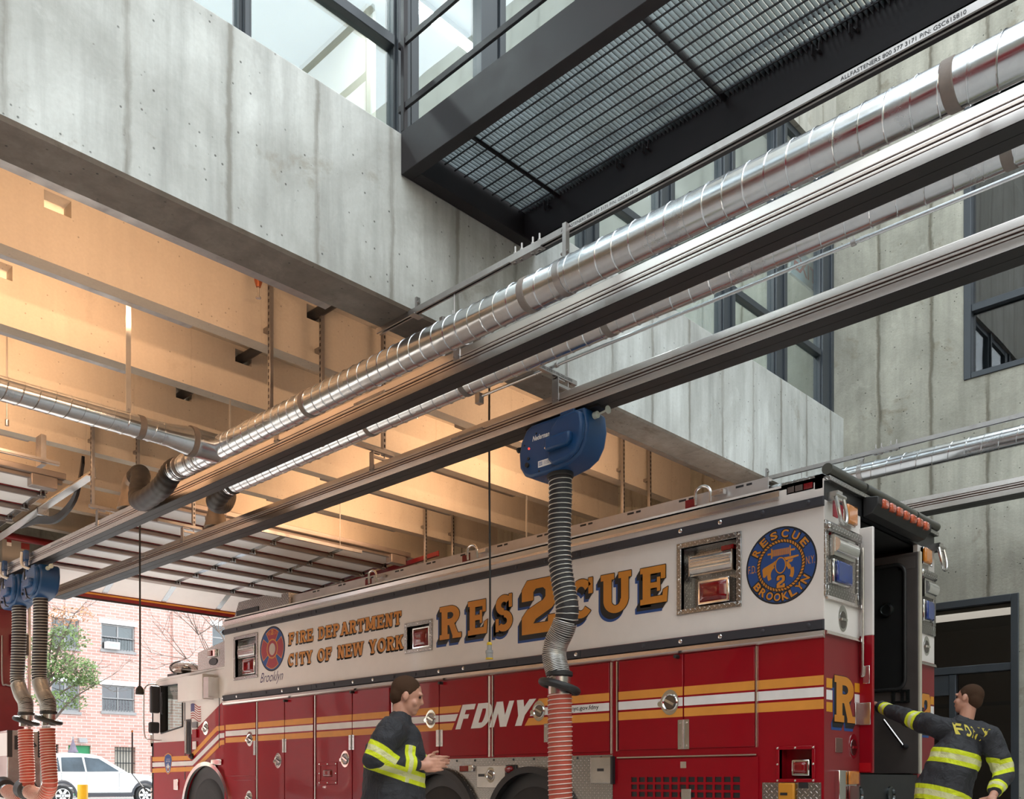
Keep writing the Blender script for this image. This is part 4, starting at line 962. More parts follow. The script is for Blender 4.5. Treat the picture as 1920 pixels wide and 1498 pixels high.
def lettered(name, letters, yl, yr, hl0, h1, eps, shadow, outline=.006, blue=True, par=None, mapf=None):
    """gold letters with a black block shadow and a blue edge, as sign-painted layers"""
    mp = mapf or (lambda e: side_map(yl, yr, hl0, h1, e)); W = abs(yr-yl); H = h1-hl0; par = par or TK
    def layer(nm, mt, e, offs):
        m = MB(); k_ = 0
        for dx, dz in offs:
            for L in letters:
                for p in L: m.polys([[(u+dx/W, v+dz/H) for u, v in p]], mp(e+k_*.00004)); k_ = (k_+1) % 24
        return m.build(nm, mt, par, smooth=0)
    sx, sz = shadow
    if blue: layer('lettering_blue_edge', blue_ink, eps, [(-sx*1.45*k/12, -sz*1.45*k/12) for k in (7, 8, 9, 10, 11, 12)]+[(-sx*1.3, -sz*1.5)])
    layer('lettering_shadow', black_ink, eps+.0016, [(-sx*k/12, -sz*k/12) for k in range(1, 13)]+[(outline*math.cos(a), outline*math.sin(a)) for a in (0, PI/2, PI, 1.5*PI, PI/4, .75*PI, 1.25*PI, 1.75*PI)])
    o = layer('lettering', gold, eps+.0032, [(0, 0)]); return o
e0 = .0015
lettered('fd', slab_line('FIRE DEPARTMENT'), 11.72, 9.15, 3.038, 3.212, e0, (.022, .022), .005, False)
lettered('cny', slab_line('CITY OF NEW YORK'), 11.735, 9.12, 2.728, 2.908, e0, (.022, .022), .005, False)
def one(ch, pxl, pxr, h0, h1):
    yl, yr = yat_(pxl), yat_(pxr); lettered(ch, [glyph(ch)], yl, yr, h0, h1, e0, (.045, .055), .008)
yat_ = lambda p: S(p, 1150)[0]
for ch, a, c, h0, h1 in (('R', 825, 864, 2.76, 3.155), ('E', 878, 914, 2.76, 3.155), ('S', 928, 963, 2.75, 3.16), ('2', 979, 1046, 2.67, 3.26), ('C', 1064, 1114, 2.755, 3.165), ('U', 1127, 1183, 2.755, 3.16), ('E', 1201, 1252, 2.79, 3.15)): one(ch, a, c, h0, h1)
# FDNY, white slanted block letters over the stripes
m = MB(); x_ = 0; FD = []
for ch, wd in (('F', .26), ('D', .30), ('N', .32), ('Y', .30)): FD.append((glyph(ch, False, .36 if ch != 'N' else .32, .22), x_, wd)); x_ += wd+.025
for G, gx, gw in FD:
    for i_p, p in enumerate(G): m.ngon([(XL-PD-.003-.00005*i_p, 8.135-(gx+px*gw)*.93-pv*.125, 1.672+pv*.285) for px, pv in p])
m.build('lettering_white', white_ink, TK, smooth=0)
ya_, yb_ = S(1073, 1328)[0], S(1124.5, 1328)[0]
MB().text('nyc.gov.fdny', lambda u, v: (XL-PD-.003, ya_+(yb_-ya_)*u, 1.785+v*.058), weight=.01).build('lettering_black', black_ink, TK, smooth=0)
a_, c_ = S(488, 1270)[0], S(531, 1270)[0]
MB().text('Brooklyn', lambda u, v: (XL-.002, a_+(c_-a_)*u, 2.50+v*.19+u*.0), shear=.45, weight=-.004).build('lettering_script', flat('violet_script', (.06, .04, .12), .5), TK, smooth=0)
# ---- round emblem
def emblem(cy, ch, r):
    mp = lambda e: (lambda u, v: (XL-e, cy-u*r, ch+v*r))
    C = lambda rr, n=56, x=0, y=0, ry=None: arc(x, y, rr, ry or rr, 0, 360, n)[:-1]
    base = MB().ngon([mp(.001)(u, v) for u, v in C(1.0)]).build('emblem_edge', black_ink, TK, smooth=0)
    MB().ngon([mp(.0016)(u, v) for u, v in C(.955)]).build('emblem_field', blue_ink, TK, smooth=0)
    k = MB(); g = MB()
    for i in range(48):
        a = 360*i/48; g.ngon([mp(.003)(q*math.cos(math.radians(a+d)), q*math.sin(math.radians(a+d))) for q, d in ((.60, 0), (.665, 3.2), (.665, 8.2), (.60, 5.0))])
    k.polys(ringp(0, 0, .685, .685, .105, .105, 0, 360, 48), mp(.0022))
    def arcword(s, a0, a1, rr, hh, flip=False, adv=None):
        n = len(s)
        for i, c in enumerate(s):
            a = math.radians(a0+(a1-a0)*i/(n-1)); 
            for mb, e, gx in ((k, .0024, .03), (g, .003, 0)):
                vs, fs = text_shape(c, 0, .03 if not gx else .06); wdt = hh*(.95 if c not in 'I' else .4)
                pts = []
                for u, v in vs:
                    lx = (u-.5)*(wdt+gx*2); ly = (v-.5)*(hh+gx*2)
                    if flip: X = rr*math.cos(a)-lx*math.sin(a)*1+ly*-math.cos(a); Y = rr*math.sin(a)+lx*math.cos(a)-ly*math.sin(a)
                    else: X = rr*math.cos(a)+lx*math.sin(a)+ly*math.cos(a); Y = rr*math.sin(a)-lx*math.cos(a)+ly*math.sin(a)
                    pts.append(mp(e)(X, Y))
                mb.add(pts, fs)
    arcword('RESCUE', 148, 37, .815, .20); arcword('BROOKLYN', 216, 326, .815, .20, True)
    for s, x0, x1, y0 in (('F.D.', -.93, -.70, -.09), ('N.Y.', .70, .94, -.09)): g.text(s, lambda u, v: mp(.003)(x0+(x1-x0)*u, y0+.20*v))
    # line spool, line gun, breathing mask with hoses, figure 2
    rot = lambda p, a, c: [((x-c[0])*math.cos(a)-(y-c[1])*math.sin(a)+c[0], (x-c[0])*math.sin(a)+(y-c[1])*math.cos(a)+c[1]) for x, y in p]
    A = 0.0
    for i in range(14): g.ngon([mp(.003)(*p) for p in [(-.23+i*.034, .26), (-.207+i*.034, .26), (-.207+i*.034, .43), (-.23+i*.034, .43)]])
    for P in ([(-.27, .21), (-.235, .21), (-.235, .47), (-.27, .47)], [(.25, .21), (.285, .21), (.285, .47), (.25, .47)], [(-.37, .31), (-.27, .31), (-.27, .36), (-.37, .36)], [(.285, .33), (.40, .33), (.40, .38), (.285, .38)],
              [(-.50, -.24), (-.45, -.26), (-.18, .03), (.0, .09), (.18, .11), (.50, .16), (.50, .20), (.20, .19), (-.05, .19), (-.22, .10), (-.48, .0), (-.52, -.04)], [(.2, .03), (.32, .05), (.36, .12), (.2, .10)]): g.ngon([mp(.003)(*p) for p in P])
    g.polys(ringp(-.02, -.17, .34, .30, .10, .10, 10, 60, 10), mp(.0032)); g.polys(ringp(-.02, -.22, .36, .33, .10, .10, 125, 205, 14), mp(.0032)); g.polys(ringp(.02, -.20, .36, .33, .10, .10, -30, 20, 10), mp(.0032))
    k.ngon([mp(.0034)(*p) for p in arc(0, .0, .165, .225, 0, 360, 30)[:-1]]); MB().ngon([mp(.0042)(*p) for p in arc(0, .0, .125, .185, 0, 360, 30)[:-1]]).build('emblem_visor', blue_ink, TK, smooth=0)
    g.polys(ringp(0, 0, .158, .215, .03, .03, 0, 360, 30), mp(.0046))
    k.polys([[(-.13+p[0]*.27, -.60+p[1]*.36) for p in glyph('2')[0]]], mp(.0034)); g.polys([[(-.11+p[0]*.23, -.58+p[1]*.32) for p in glyph('2')[0]]], mp(.0040))
    k.build('emblem_outline', black_ink, TK, smooth=0); g.build('emblem_gold', gold, TK, smooth=0)
emblem(3.955, 2.945, .338)
# ---- oval emblem with the four-armed cross
def cross_emblem(cy, ch, ry, rz):
    mp = lambda e: (lambda u, v: (XL-e, cy-u*ry, ch+v*rz))
    MB().ngon([mp(.001)(*p) for p in arc(0, 0, 1, 1, 0, 360, 48)[:-1]]).build('crest_edge', black_ink, TK, smooth=0); MB().ngon([mp(.0016)(*p) for p in arc(0, 0, .94, .94, 0, 360, 48)[:-1]]).build('crest_field', blue_ink, TK, smooth=0)
    g = MB(); r = MB()
    for k in range(4):
        a = k*PI/2; ro = lambda p: (p[0]*math.cos(a)-p[1]*math.sin(a), p[0]*math.sin(a)+p[1]*math.cos(a))
        arm = [(-.20, .25), (.20, .25), (.50, .72)]+[(q, .72+.18*math.cos(q*PI)) for q in (.3, .1, -.1, -.3)]+[(-.50, .72)]
        g.ngon([mp(.0022)(*ro(p)) for p in arm]); r.ngon([mp(.0028)(*ro((p[0]*.9, (p[1]-.5)*.92+.5))) for p in arm])
    g.polys(ringp(0, 0, .44, .44, .06, .06, 0, 360, 28), mp(.0036)); r.ngon([mp(.0032)(*p) for p in arc(0, 0, .39, .39, 0, 360, 28)[:-1]])
    g.polys([[(-.09+p[0]*.18, .62+p[1]*.22) for p in glyph('2')[0]]], mp(.0036)); g.text('RES', lambda u, v: mp(.0036)(-.36+u*.24, .62+v*.13)); g.text('CUE', lambda u, v: mp(.0036)(.12+u*.24, .62+v*.13))
    MB().ngon([mp(.0038)(*p) for p in arc(0, -.02, .24, .27, 0, 360, 20)[:-1]]).build('crest_centre', flat('crest_cream', (.55, .45, .38), .5), TK, smooth=0)
    g.build('crest_gold', gold, TK, smooth=0); r.build('crest_red', flat('crest_red', (.35, .02, .03), .4), TK, smooth=0)
cross_emblem(12.165, 3.03, .345, .335)

# ---- lower rear details of the flank
def sbox(name, a, b_, mt, proud=.012, par=None, bevel=.004, x=XL-.006):
    y0, y1, h0, h1 = SR(a, b_); m = MB(); m.box(x-proud, x, y0, y1, h0, h1); return m.build(name, mt, par or TK, bevel=bevel)
ml = sbox('marker_lamp', (865, 1435), (890, 1447), chrome, .03, bevel=.012); y0, y1, h0, h1 = SR((866, 1436), (882, 1446)); MB().box(XL-.042, XL-.03, y0, y1, h0, h1).build('lens', red_lens, ml, bevel=.004)
fdr = sbox('fuel_door', (896, 1436), (949, 1477), stainless, .012); yy, hh = S(922, 1453); latch(fdr, yy, hh, .09)
y0, y1, h0, h1 = SR((899, 1451), (911, 1456)); MB().box(XL-.021, XL-.0185, y0, y1, h0, h1).build('name_plate', dark_plastic, fdr)
cone = sbox('marker_lamp', (951, 1434), (970, 1453), rubber, .02, bevel=.01); yy, hh = S(960, 1443); MB()._lathe([(0, .045), (-.05, .04), (-.075, .02), (-.08, .005)], Vector((XL-.026, yy, hh)), Vector((1, 0, 0)), 18, 0).build('lens', red_lens, cone, smooth=60)
sb = sbox('side_hatch', (1110.6, 1420), (1150, 1469), stainless, .03, bevel=.008); MB().box(XL-.05, XL-.006, *(SR((1150, 1418), (1154, 1470)))).build('hatch_edge', dark_plastic, sb)
y0, y1, h0, h1 = SR((1124, 1441), (1136, 1446)); MB().box(XL-.039, XL-.036, y0, y1, h0, h1).build('name_plate', dark_plastic, sb)
# louvred panel
y0, y1, h0, h1 = SR((1160, 1417), (1423, 1640)); h1 = 1.275; h0 = .6
holes = []; ga, gb, gh0, gh1 = *SR((1183, 1455), (1391, 1498))[:2], .62, SR((1183, 1455), (1391, 1498))[3]
ncol = 13; cw_ = (gb-ga)/ncol; rows = int((gh1-gh0)/.072)
for i in range(ncol):
    for j in range(rows): holes.append((ga+i*cw_+.012, ga+(i+1)*cw_-.012, gh1-(j+1)*.072+.012, gh1-j*.072-.012))
m = MB(); m.wall('x', XL-PD, XL-.001, y0, y1, h0, h1, holes); vp = m.build('vent_panel', red_paint, TK); m = MB(); m.box(XL-.003, XL-.001, ga-.02, gb+.02, .61, gh1+.02); m.build('vent_backing', dark_plastic, vp)
sbox('square_label', (1277.5, 1428), (1288.5, 1440), alu, .003, vp, 0, XL-PD); sbox('padlock_plate', (1280, 1479), (1298, 1500), stainless, .012, vp, .003, XL-PD)
oo = sbox('shore_power_inlet', (1463, 1468), (1493, 1502), flat('orange_cover', (.60, .25, .02), .4), .04, bevel=.012); y0, y1, h0, h1 = SR((1468, 1486), (1481, 1491)); MB().box(XL-.052, XL-.046, y0, y1, h0, h1).build('name_plate', dark_plastic, oo)
sbox('name_plate', (1498, 1467), (1516, 1478), dark_plastic, .004)

# ================================================================== rear of the truck
red_rear = flat('red_reflective_sheet', (.235, .022, .026), .40, vary=.04)
XO0, XO1 = 8.22, 9.58
b = MB(); b.box(XL+.003, XO0, YR-.004, YR+.04, .75, 2.34, 1); b.box(XO1, XR-.003, YR-.004, YR+.04, .75, 2.28, 1)
b.box(XL+.003, XO0, YR-.004, YR+.04, 2.34, 3.44, 0); b.box(XO1, XR-.003, YR-.004, YR+.04, 2.28, 3.44, 0); b.box(XO0, XO1, YR, YR+.04, .75, 1.12, 2); b.box(XL+.003, XR-.003, YR-.004, YR+.06, 3.44, 3.60, 2)
b.build('rear_panel', [white_paint, red_rear, dark_plastic], TK)
b = MB(); k = flat('dim_interior', (.03, .028, .027), .6)
b.box(XO0-.3, XO1+.3, 6.4, 6.45, 1.0, 3.5); b.box(XO0-.04, XO0, YR+.04, 6.4, 1.0, 3.5); b.box(XO1+.16, XO1+.2, YR+.04, 6.4, 1.0, 3.5); b.box(XO0, XO1+.2, YR+.04, 6.4, 1.08, 1.12); b.box(XO0, XO1+.2, YR+.04, 6.4, 3.44, 3.5); b.build('cabin_interior', k, TK)
# left door leaf edge, red below and white above
d = MB(); d.box(8.20, 8.24, 3.435, YR, 1.13, 2.36, 0); d.box(8.20, 8.24, 3.435, YR, 2.36, 3.33, 1); lf = d.build('rear_door_edge', [red_paint, white_paint], TK, bevel=.006)
MB().tube(smoothpath([(8.19, 3.53, 3.12), (8.175, 3.515, 3.05), (8.175, 3.515, 2.1), (8.19, 3.53, 2.02)], 6), .014, 10).build('grab_handle', stainless, TK)
MB().box(8.193, 8.20, 3.46, 3.52, 1.93, 2.09).build('latch_plate', chrome, lf, bevel=.004); MB().box(8.19, 8.20, 3.45, 3.56, 1.56, 1.76).build('hinge_plate', stainless, lf, bevel=.004); MB().box(8.10, 8.205, 3.545, 3.56, 1.56, 1.76).build('hinge_plate', stainless, lf, bevel=.004)
MB().box(8.192, 8.20, 3.45, 3.555, 1.14, 1.22).build('reflector_strip', flat('bright_red_strip', (.5, .006, .012), .3), lf)
# right-hand leaf, swung in: dark inside face towards the camera
XD = 9.45
dk = flat('door_inner_brown', (.075, .062, .058), .45, vary=.1)
d = MB(); d.box(XD, XD+.05, 3.50, 4.75, 1.13, 3.34); rd = d.build('rear_door', dk, TK, bevel=.01)
MB().box(XD+.0, XD+.055, 3.485, 3.50, 1.13, 3.34).build('door_edge', flat('cream_edge', (.52, .47, .38), .5), rd)
def DX(px, py): p = on_x(px, py, XD-.006); return p[1], p[2]
(yA, hA), (yB, hB) = DX(1640, 1062), DX(1697, 1288); yw0, yw1, hw0, hw1 = yB, yA+.35, hB-.02, hA-.02; rr = .10
loop = [(y, z) for c, a0 in (((yw1-rr, hw1-rr), 0), ((yw0+rr, hw1-rr), 90), ((yw0+rr, hw0+rr), 180), ((yw1-rr, hw0+rr), 270)) for y, z in arc(c[0], c[1], rr, rr, a0, a0+90, 7)]
MB().tube([(XD-.012, y, z) for y, z in loop], .020, 8, False, close=True).build('window_seal', rubber, rd, smooth=60); MB().prism(loop, 'x', XD-.004, XD-.001).build('window_pane', flat('dark_pane', (.02, .02, .02), .15), rd)
y, h = DX(1662, 1144); MB()._lathe([(0, .075), (-.02, .07), (-.025, .05), (-.012, .045), (-.010, .01)], Vector((XD-.006, y, h)), Vector((1, 0, 0)), 28, 0).build('round_vent', flat('dark_chrome', (.12, .13, .13), .2, .9), rd)
(y1, h1), (y0, h0) = DX(1673, 1295), DX(1706, 1317); q = MB(); q.wall('x', XD-.02, XD-.001, y0, y1, h0, h1, [(y0+.03, y1-.03, h0+.02, h1-.02)]); q.box(XD-.012, XD-.002, y0+.06, y0+.09, h0, h1); q.build('paddle_latch', flat('dark_chrome', (.12, .13, .13), .2, .9), rd)
a, c = DX(1660, 1350), DX(1696, 1398); MB().tube([(XD-.05, a[0], a[1]), (XD-.05, c[0], c[1])], .016, 12).build('grab_rod', stainless, rd); MB().cyl((XD-.06, c[0], c[1]), (XD, c[0]-.02, c[1]-.01), .022, n=12).build('rod_foot', dark_plastic, rd)
MB().box(XD-.004, XD, 3.53, 3.70, 3.18, 3.30).build('cover_plate', flat('cover_brown', (.10, .085, .08), .35), rd)
# light clusters on both rear corners
def rear_cluster(x0, x1, hb, ht, mir, par):
    m = MB(); d_ = .11
    m.wall('y', YR-.02, YR, x0, x1, hb, ht, [(x0+.05, x1-.06, hb+.10, ht-.10)]); fr_ = m.build('light_frame', dplate, par, bevel=.004, seg=1)
    c = MB(); c.box(x0+.05, x1-.06, YR-.009, YR-.004, hb+.1, ht-.1); c.build('light_recess', dplate, fr_)
    W = x1-x0; a0, a1 = (x0+.07, x1-.22*W-.06) if not mir else (x0+.02, x1-.30*W); hm = hb+(ht-hb)*.53
    s = MB(); s.box(a0, a1, YR-.06, YR-.003, hm+.01, ht-.12); o = s.build('scene_lamp', stainless, fr_); P = []
    g = MB(); hh0, hh1 = hm+.04, ht-.14; cz = (hh0+hh1)/2; r_ = (hh1-hh0)/2; P = [(YR-.06-.05*math.cos(t), cz+r_*math.sin(t)) for t in [(-.5+i/10)*PI for i in range(11)]]; g.prism(P, 'x', a0+.012, a1-.012); g.build('lens', clear_lens, o, smooth=60)
    s = MB(); s.box(a0+.02, a1-.10*W, YR-.05, YR-.003, hb+.12, hm-.01); o = s.build('lamp_bezel', chrome, fr_, bevel=.012); g = MB(); g.box(a0+.05, a1-.10*W-.005, YR-.075, YR-.045, hb+.135, hm-.025); g.build('lens', blue_lens, o, bevel=.015)
    MB().cyl((a0+.02, YR-.03, ht-.115), (a0+.02, YR-.003, ht-.115), .02, n=12).build('marker_lamp', red_lens, fr_)
    s = MB(); s.prism([(x0, ht-.02), (x0, ht-.10), (x1-.05, ht-.10), (x1-.05, ht-.02)], 'y', YR-.06, YR-.0); s.build('light_hood', dplate, fr_, bevel=.02)
x0, x1, h0, h1 = QR((1541, 985), (1612, 1147)); rear_cluster(XL+.0, 8.20, 2.62, 3.27, False, TK)
rear_cluster(9.60, XR, 2.56, 3.22, True, TK)
def rbox(name, xa, xb, ha, hb, mt, proud=.02, par=None, bevel=.006): return MB().box(xa, xb, YR-proud, YR-.0005, ha, hb).build(name, mt, par or TK, bevel=bevel)
ab = rbox('amber_lamp', 7.78, 8.02, 3.29, 3.47, chrome, .05); rbox('lens', 7.82, 8.02, 3.30, 3.465, amber_lens, .075, ab, .018); rbox('red_reflector', 7.66, 7.76, 3.33, 3.46, flat('reflector_red', (.40, .03, .05), .4), .008)
ab = rbox('amber_lamp', 9.62, 9.86, 3.25, 3.42, chrome, .05); rbox('lens', 9.62, 9.80, 3.26, 3.415, amber_lens, .075, ab, .018); rbox('red_reflector', 9.82, 9.90, 3.29, 3.42, flat('reflector_red', (.40, .03, .05), .4), .008)
for x in (7.60, 9.98):
    hk = MB(); hk.tube(smoothpath([(x-.07, YR-.09, 3.47), (x-.075, YR-.12, 3.33), (x-.04, YR-.13, 3.24), (x+.04, YR-.13, 3.24), (x+.075, YR-.12, 3.33), (x+.07, YR-.09, 3.47)], 6), .017, 10); hk.cyl((x-.10, YR-.09, 3.47), (x+.10, YR-.09, 3.47), .022, n=12); hk.box(x-.045, x+.045, YR-.10, YR, 3.43, 3.51); hk.build('shackle', stainless, TK)
# roof roller, fascia, amber bar
rl = flat('roller_olive', (.10, .10, .085), .35, .5)
for xa, xb in ((XL+.02, 8.22), (8.26, 9.42), (9.46, XR)): MB().cyl((xa, YR-.02, 3.70), (xb, YR-.02, 3.70), .048, n=20).build('roof_roller', rl, TK)
MB().box(XL+.02, XR, YR-.05, YR+.05, 3.60, 3.64).build('roof_trim', dplate, TK, bevel=.004)
lb = MB().prism([(YR-.16, 3.60), (YR-.02, 3.62), (YR-.02, 3.44), (YR-.10, 3.46), (YR-.16, 3.53)], 'x', 8.24, 9.52).build('traffic_light_bar', rubber, TK, bevel=.008)
for k in range(7): x = 8.38+k*.165; MB().box(x-.055, x+.055, YR-.185, YR-.12, 3.515, 3.595).build('lens', flat('amber_red_lens', (.50, .07, .015), .15, coat=1), lb, bevel=.022, seg=3)
# drip mouldings, latches and letters on the rear columns
for xa, xb, h in ((XL+.02, 8.20, 2.30), (9.6, XR, 2.235), (XL+.02, 8.2, 2.60)): MB().prism([(YR, h), (YR-.03, h+.005), (YR-.02, h+.035), (YR, h+.04)], 'x', xa, xb).build('drip_moulding', alu, TK)
def rear_latch(x, h, rx, rz):
    m = MB(); m.prism(arc(x, h, rx, rz, 0, 360, 26)[:-1]+[], 'y', YR-.008, YR-.0005); o = m.build('latch', chrome, TK)
    m = MB(); e = arc(x, h-rz*.1, rx*.72, rz*.66, 0, 360, 24)[:-1]; m.prism(e, 'y', YR-.011, YR-.008); m.build('dish', flat('latch_dish', (.25, .23, .22), .25, 1), o); MB().bar((x-rx*.55, YR-.018, h-rz*.1), (x+rx*.55, YR-.018, h-rz*.1), .02, .022).build('grip', chrome, o)
rear_latch(*Q(1579, 1160), .09, .115); rear_latch(*Q(1736, 1211), .085, .10); rear_latch(*Q(1599, 1399), .085, .11)
x0, x1, h0, h1 = QR((1563, 1256), (1601, 1345)); lettered('R', [glyph('R')], x0, x1, 1.56, 1.97, .0055, (.04, .05), .006, True, None, lambda e: rear_map(x0, x1, 1.57, 1.97, e))
xq0, xq1 = 9.66, 9.92; lettered('2', [glyph('2')], xq0, xq1, 1.57, 1.95, .0055, (.035, .045), .006, True, None, lambda e: rear_map(xq0, xq1, 1.57, 1.95, e))
for z0, z1, mi in bands:
    mt = flat('reflective_amber', (.70, .30, .02), .35) if mi == 0 else white_stripe
    for xa, xb in ((7.54, 7.65), (8.10, 8.20), (9.93, 10.02)): MB().box(xa, xb, YR-.0065, YR-.002, z0-.02, z1-.02).build('reflective_square', mt, TK)
rbox('cover_plate', *QR((1565, 1383), (1578, 1411)), flat('brown_plate', (.22, .12, .10), .4, .6), .012)
tl = rbox('tail_lamp', *QR((1564, 1444), (1597, 1520)), chrome, .05); xa, xb, ha, hb = QR((1579, 1446), (1597, 1471)); MB().box(xa, xb, YR-.07, YR-.05, ha, hb).build('lens', amber_lens, tl, bevel=.008); xa, xb, ha, hb = QR((1579, 1473), (1597, 1515)); MB().box(xa, xb, YR-.07, YR-.05, ha, hb).build('lens', flat('dark_red_lens', (.12, .01, .012), .15, coat=1), tl, bevel=.008)
bp = MB().box(XL+.2, XR, 3.30, YR-.005, .55, .72).build('rear_bumper', dplate, TK, bevel=.01)
for px, r in ((1607, .085), (1668, .08)): x, h = Q(px, 1490); MB()._lathe([(0, r), (-.02, r), (-.028, r*.85), (-.012, r*.75), (-.008, .01)], Vector((x, YR-.0, h)), Vector((0, 1, 0)), 26, 0).build('tow_lamp', flat('dark_chrome', (.12, .13, .13), .2, .9), TK)

# ================================================================== cab
XC = 7.52
def Sc(px, py): return S(px, py, XC)
wq = [Sc(303, 1287), Sc(343, 1282), Sc(343, 1362), Sc(303, 1375)]           # window corners: front top, rear top, rear bottom, front bottom
FYC = 16.165; RH = 2.86
top = [(FYC, 2.62), (15.97, 2.84), (YF, 2.87)]
def cab_side(x0, x1):
    m = MB(); w0, w1, w2, w3 = wq
    m.prism([(FYC, w3[1]), (FYC, 2.62), (15.97, 2.84), (w0[0], 2.845), w0, w3], 'x', x0, x1, 0)
    m.prism([w0, (w0[0], 2.845), (w1[0], 2.855), w1], 'x', x0, x1, 0)
    m.prism([w1, (w1[0], 2.855), (YF, 2.87), (YF, w2[1]), w2], 'x', x0, x1, 0)
    m.prism([(FYC, w3[1]), w3, w2, (YF, w2[1]), (YF, .62), (FWY-.80, .62)]+[(FWY-math.cos(math.radians(t))*.76, .58+math.sin(math.radians(t))*.76) for t in range(3, 178, 7)]+[(FWY+.80, .62), (FYC, .62)], 'x', x0, x1, 1)
    return m.build('cab_side', [white_paint, red_paint], TK)
cab_side(XC, XC+.04); cab_side(XR-.06, XR-.02)
m = MB(); m.box(XC, XR-.02, FYC-.04, FYC, .62, 1.9, 0); m.box(XC, XC+.1, FYC-.05, FYC, 1.9, 2.6, 1); m.box(XR-.12, XR-.02, FYC-.05, FYC, 1.9, 2.6, 1); m.box(XC, XR-.02, FYC-.05, FYC, 2.55, 2.63, 1); m.build('cab_front', [red_paint, white_paint], TK)
m = MB(); P = [(FYC+.02, 2.60), (FYC+.02, 2.66), (FYC-.06, 2.76), (FYC-.2, 2.84), (15.85, 2.875), (YF, 2.90), (YF, 2.86), (15.9, 2.82), (FYC-.05, 2.62)]; m.prism(P, 'x', XC-.02, XR); m.build('cab_roof', white_paint, TK, bevel=.012)
MB().box(XC+.1, XR-.12, FYC-.03, FYC-.02, 1.9, 2.58).build('windscreen', glass_mat('cab_glass', (.8, .86, .86), 1.0), TK)
MB().prism(wq, 'x', XC+.012, XC+.018).build('side_window', glass_mat('cab_side_glass', (.82, .88, .86), 1.0), TK)
fr_ = MB(); pts = [Vector((XC-.004, a, c)) for a, c in wq]; fr_.tube([pts[0], pts[1], pts[2], pts[3]], .018, 8, False, close=True); fr_.bar((XC-.004, wq[0][0]-.10, wq[0][1]), (XC-.004, wq[3][0]-.10, wq[3][1]+.01), .02, .14); fr_.build('window_seal', rubber, TK)
ta, tb = Sc(313, 1295)[0], Sc(341, 1295)[0]; MB().text('VEHICLE RE', lambda u, v: (XC+.010, ta+(tb-ta)*u, 2.60+v*.035)).build('lettering_black', black_ink, TK)
sw = MB(); ctr = Vector((8.05, 15.0, 2.0)); nrm = Vector((0, -.5, .86)).normalized(); A_ = Vector((1, 0, 0)); B_ = nrm.cross(A_); sw.tube([ctr+(A_*math.cos(t)+B_*math.sin(t))*.24 for t in [2*PI*i/24 for i in range(24)]], .018, 8, False, close=True); sw.bar(ctr-A_*.23, ctr+A_*.23, .03, .02); sw.build('steering_wheel', rubber, TK)
MB().box(XC+.3, XR-.4, 14.6, 14.75, 1.2, 1.85).box(XC+.1, XR-.1, 15.6, 16.0, 1.2, 1.85).build('cab_seat', dark_plastic, TK)
# white field above the diagonal
pw = [Sc(*p) for p in ((283, 1393), (347, 1389), (360, 1376), (372, 1362.5), (418, 1315))]
zq = wq[2][1]; kq = (zq-pw[3][1])/(pw[4][1]-pw[3][1]); yq = pw[3][0]+(pw[4][0]-pw[3][0])*kq
MB().prism([(FYC, pw[0][1])]+pw[1:4]+[(yq, zq), wq[2], wq[3], (FYC, wq[3][1])], 'x', XC-.0015, XC).build('cab_white_field', white_paint, TK)
MB().prism([(yq, zq), pw[4], (YF, pw[4][1]+.03), (YF, zq)], 'x', XC-.0015, XC).build('cab_red_corner', red_paint, TK)
def ribbon(px, hw, mt):
    c = [Sc(*p) for p in px]; U = []; L = []
    for i, p in enumerate(c):
        a = c[max(0, i-1)]; d_ = c[min(len(c)-1, i+1)]
        n1 = None
        segs = []
        if i > 0: segs.append((p[0]-c[i-1][0], p[1]-c[i-1][1]))
        if i < len(c)-1: segs.append((c[i+1][0]-p[0], c[i+1][1]-p[1]))
        ns = [(-s[1]/math.hypot(*s), s[0]/math.hypot(*s)) for s in segs]; nx = sum(q[0] for q in ns)/len(ns); ny = sum(q[1] for q in ns)/len(ns); ln = nx*nx+ny*ny
        nx, ny = nx/ln, ny/ln; U.append((p[0]+nx*hw, p[1]+ny*hw)); L.append((p[0]-nx*hw, p[1]-ny*hw))
    m = MB()
    for i in range(len(c)-1): m.prism([U[i], U[i+1], L[i+1], L[i]], 'x', XC-.004, XC-.002)
    m.build('stripe', mt, TK)
ribbon([(283.5, 1423.5), (356, 1421), (407, 1366), (421, 1364.5)], .038, yellow_stripe); ribbon([(283.5, 1434), (361, 1431), (412, 1379.5), (421, 1378.5)], .038, white_stripe); ribbon([(283.5, 1445), (366, 1441.5), (414, 1392.5), (421, 1391.5)], .038, yellow_stripe)
# chrome arch
f = MB(); o_ = arc(FWY, .58, .80, .80, 0, 180, 30); i_ = arc(FWY, .58, .735, .735, 0, 180, 30)
for k in range(30): f.prism([o_[k], o_[k+1], i_[k+1], i_[k]], 'x', XC-.05, XC)
f.build('wheel_arch', chrome, TK, smooth=50); MB()._lathe([(0, .74), (.7, .74)], Vector((XC+.03, FWY, .58)), Vector((1, 0, 0)), 32, 0).build('wheel_well', dark_plastic, TK)
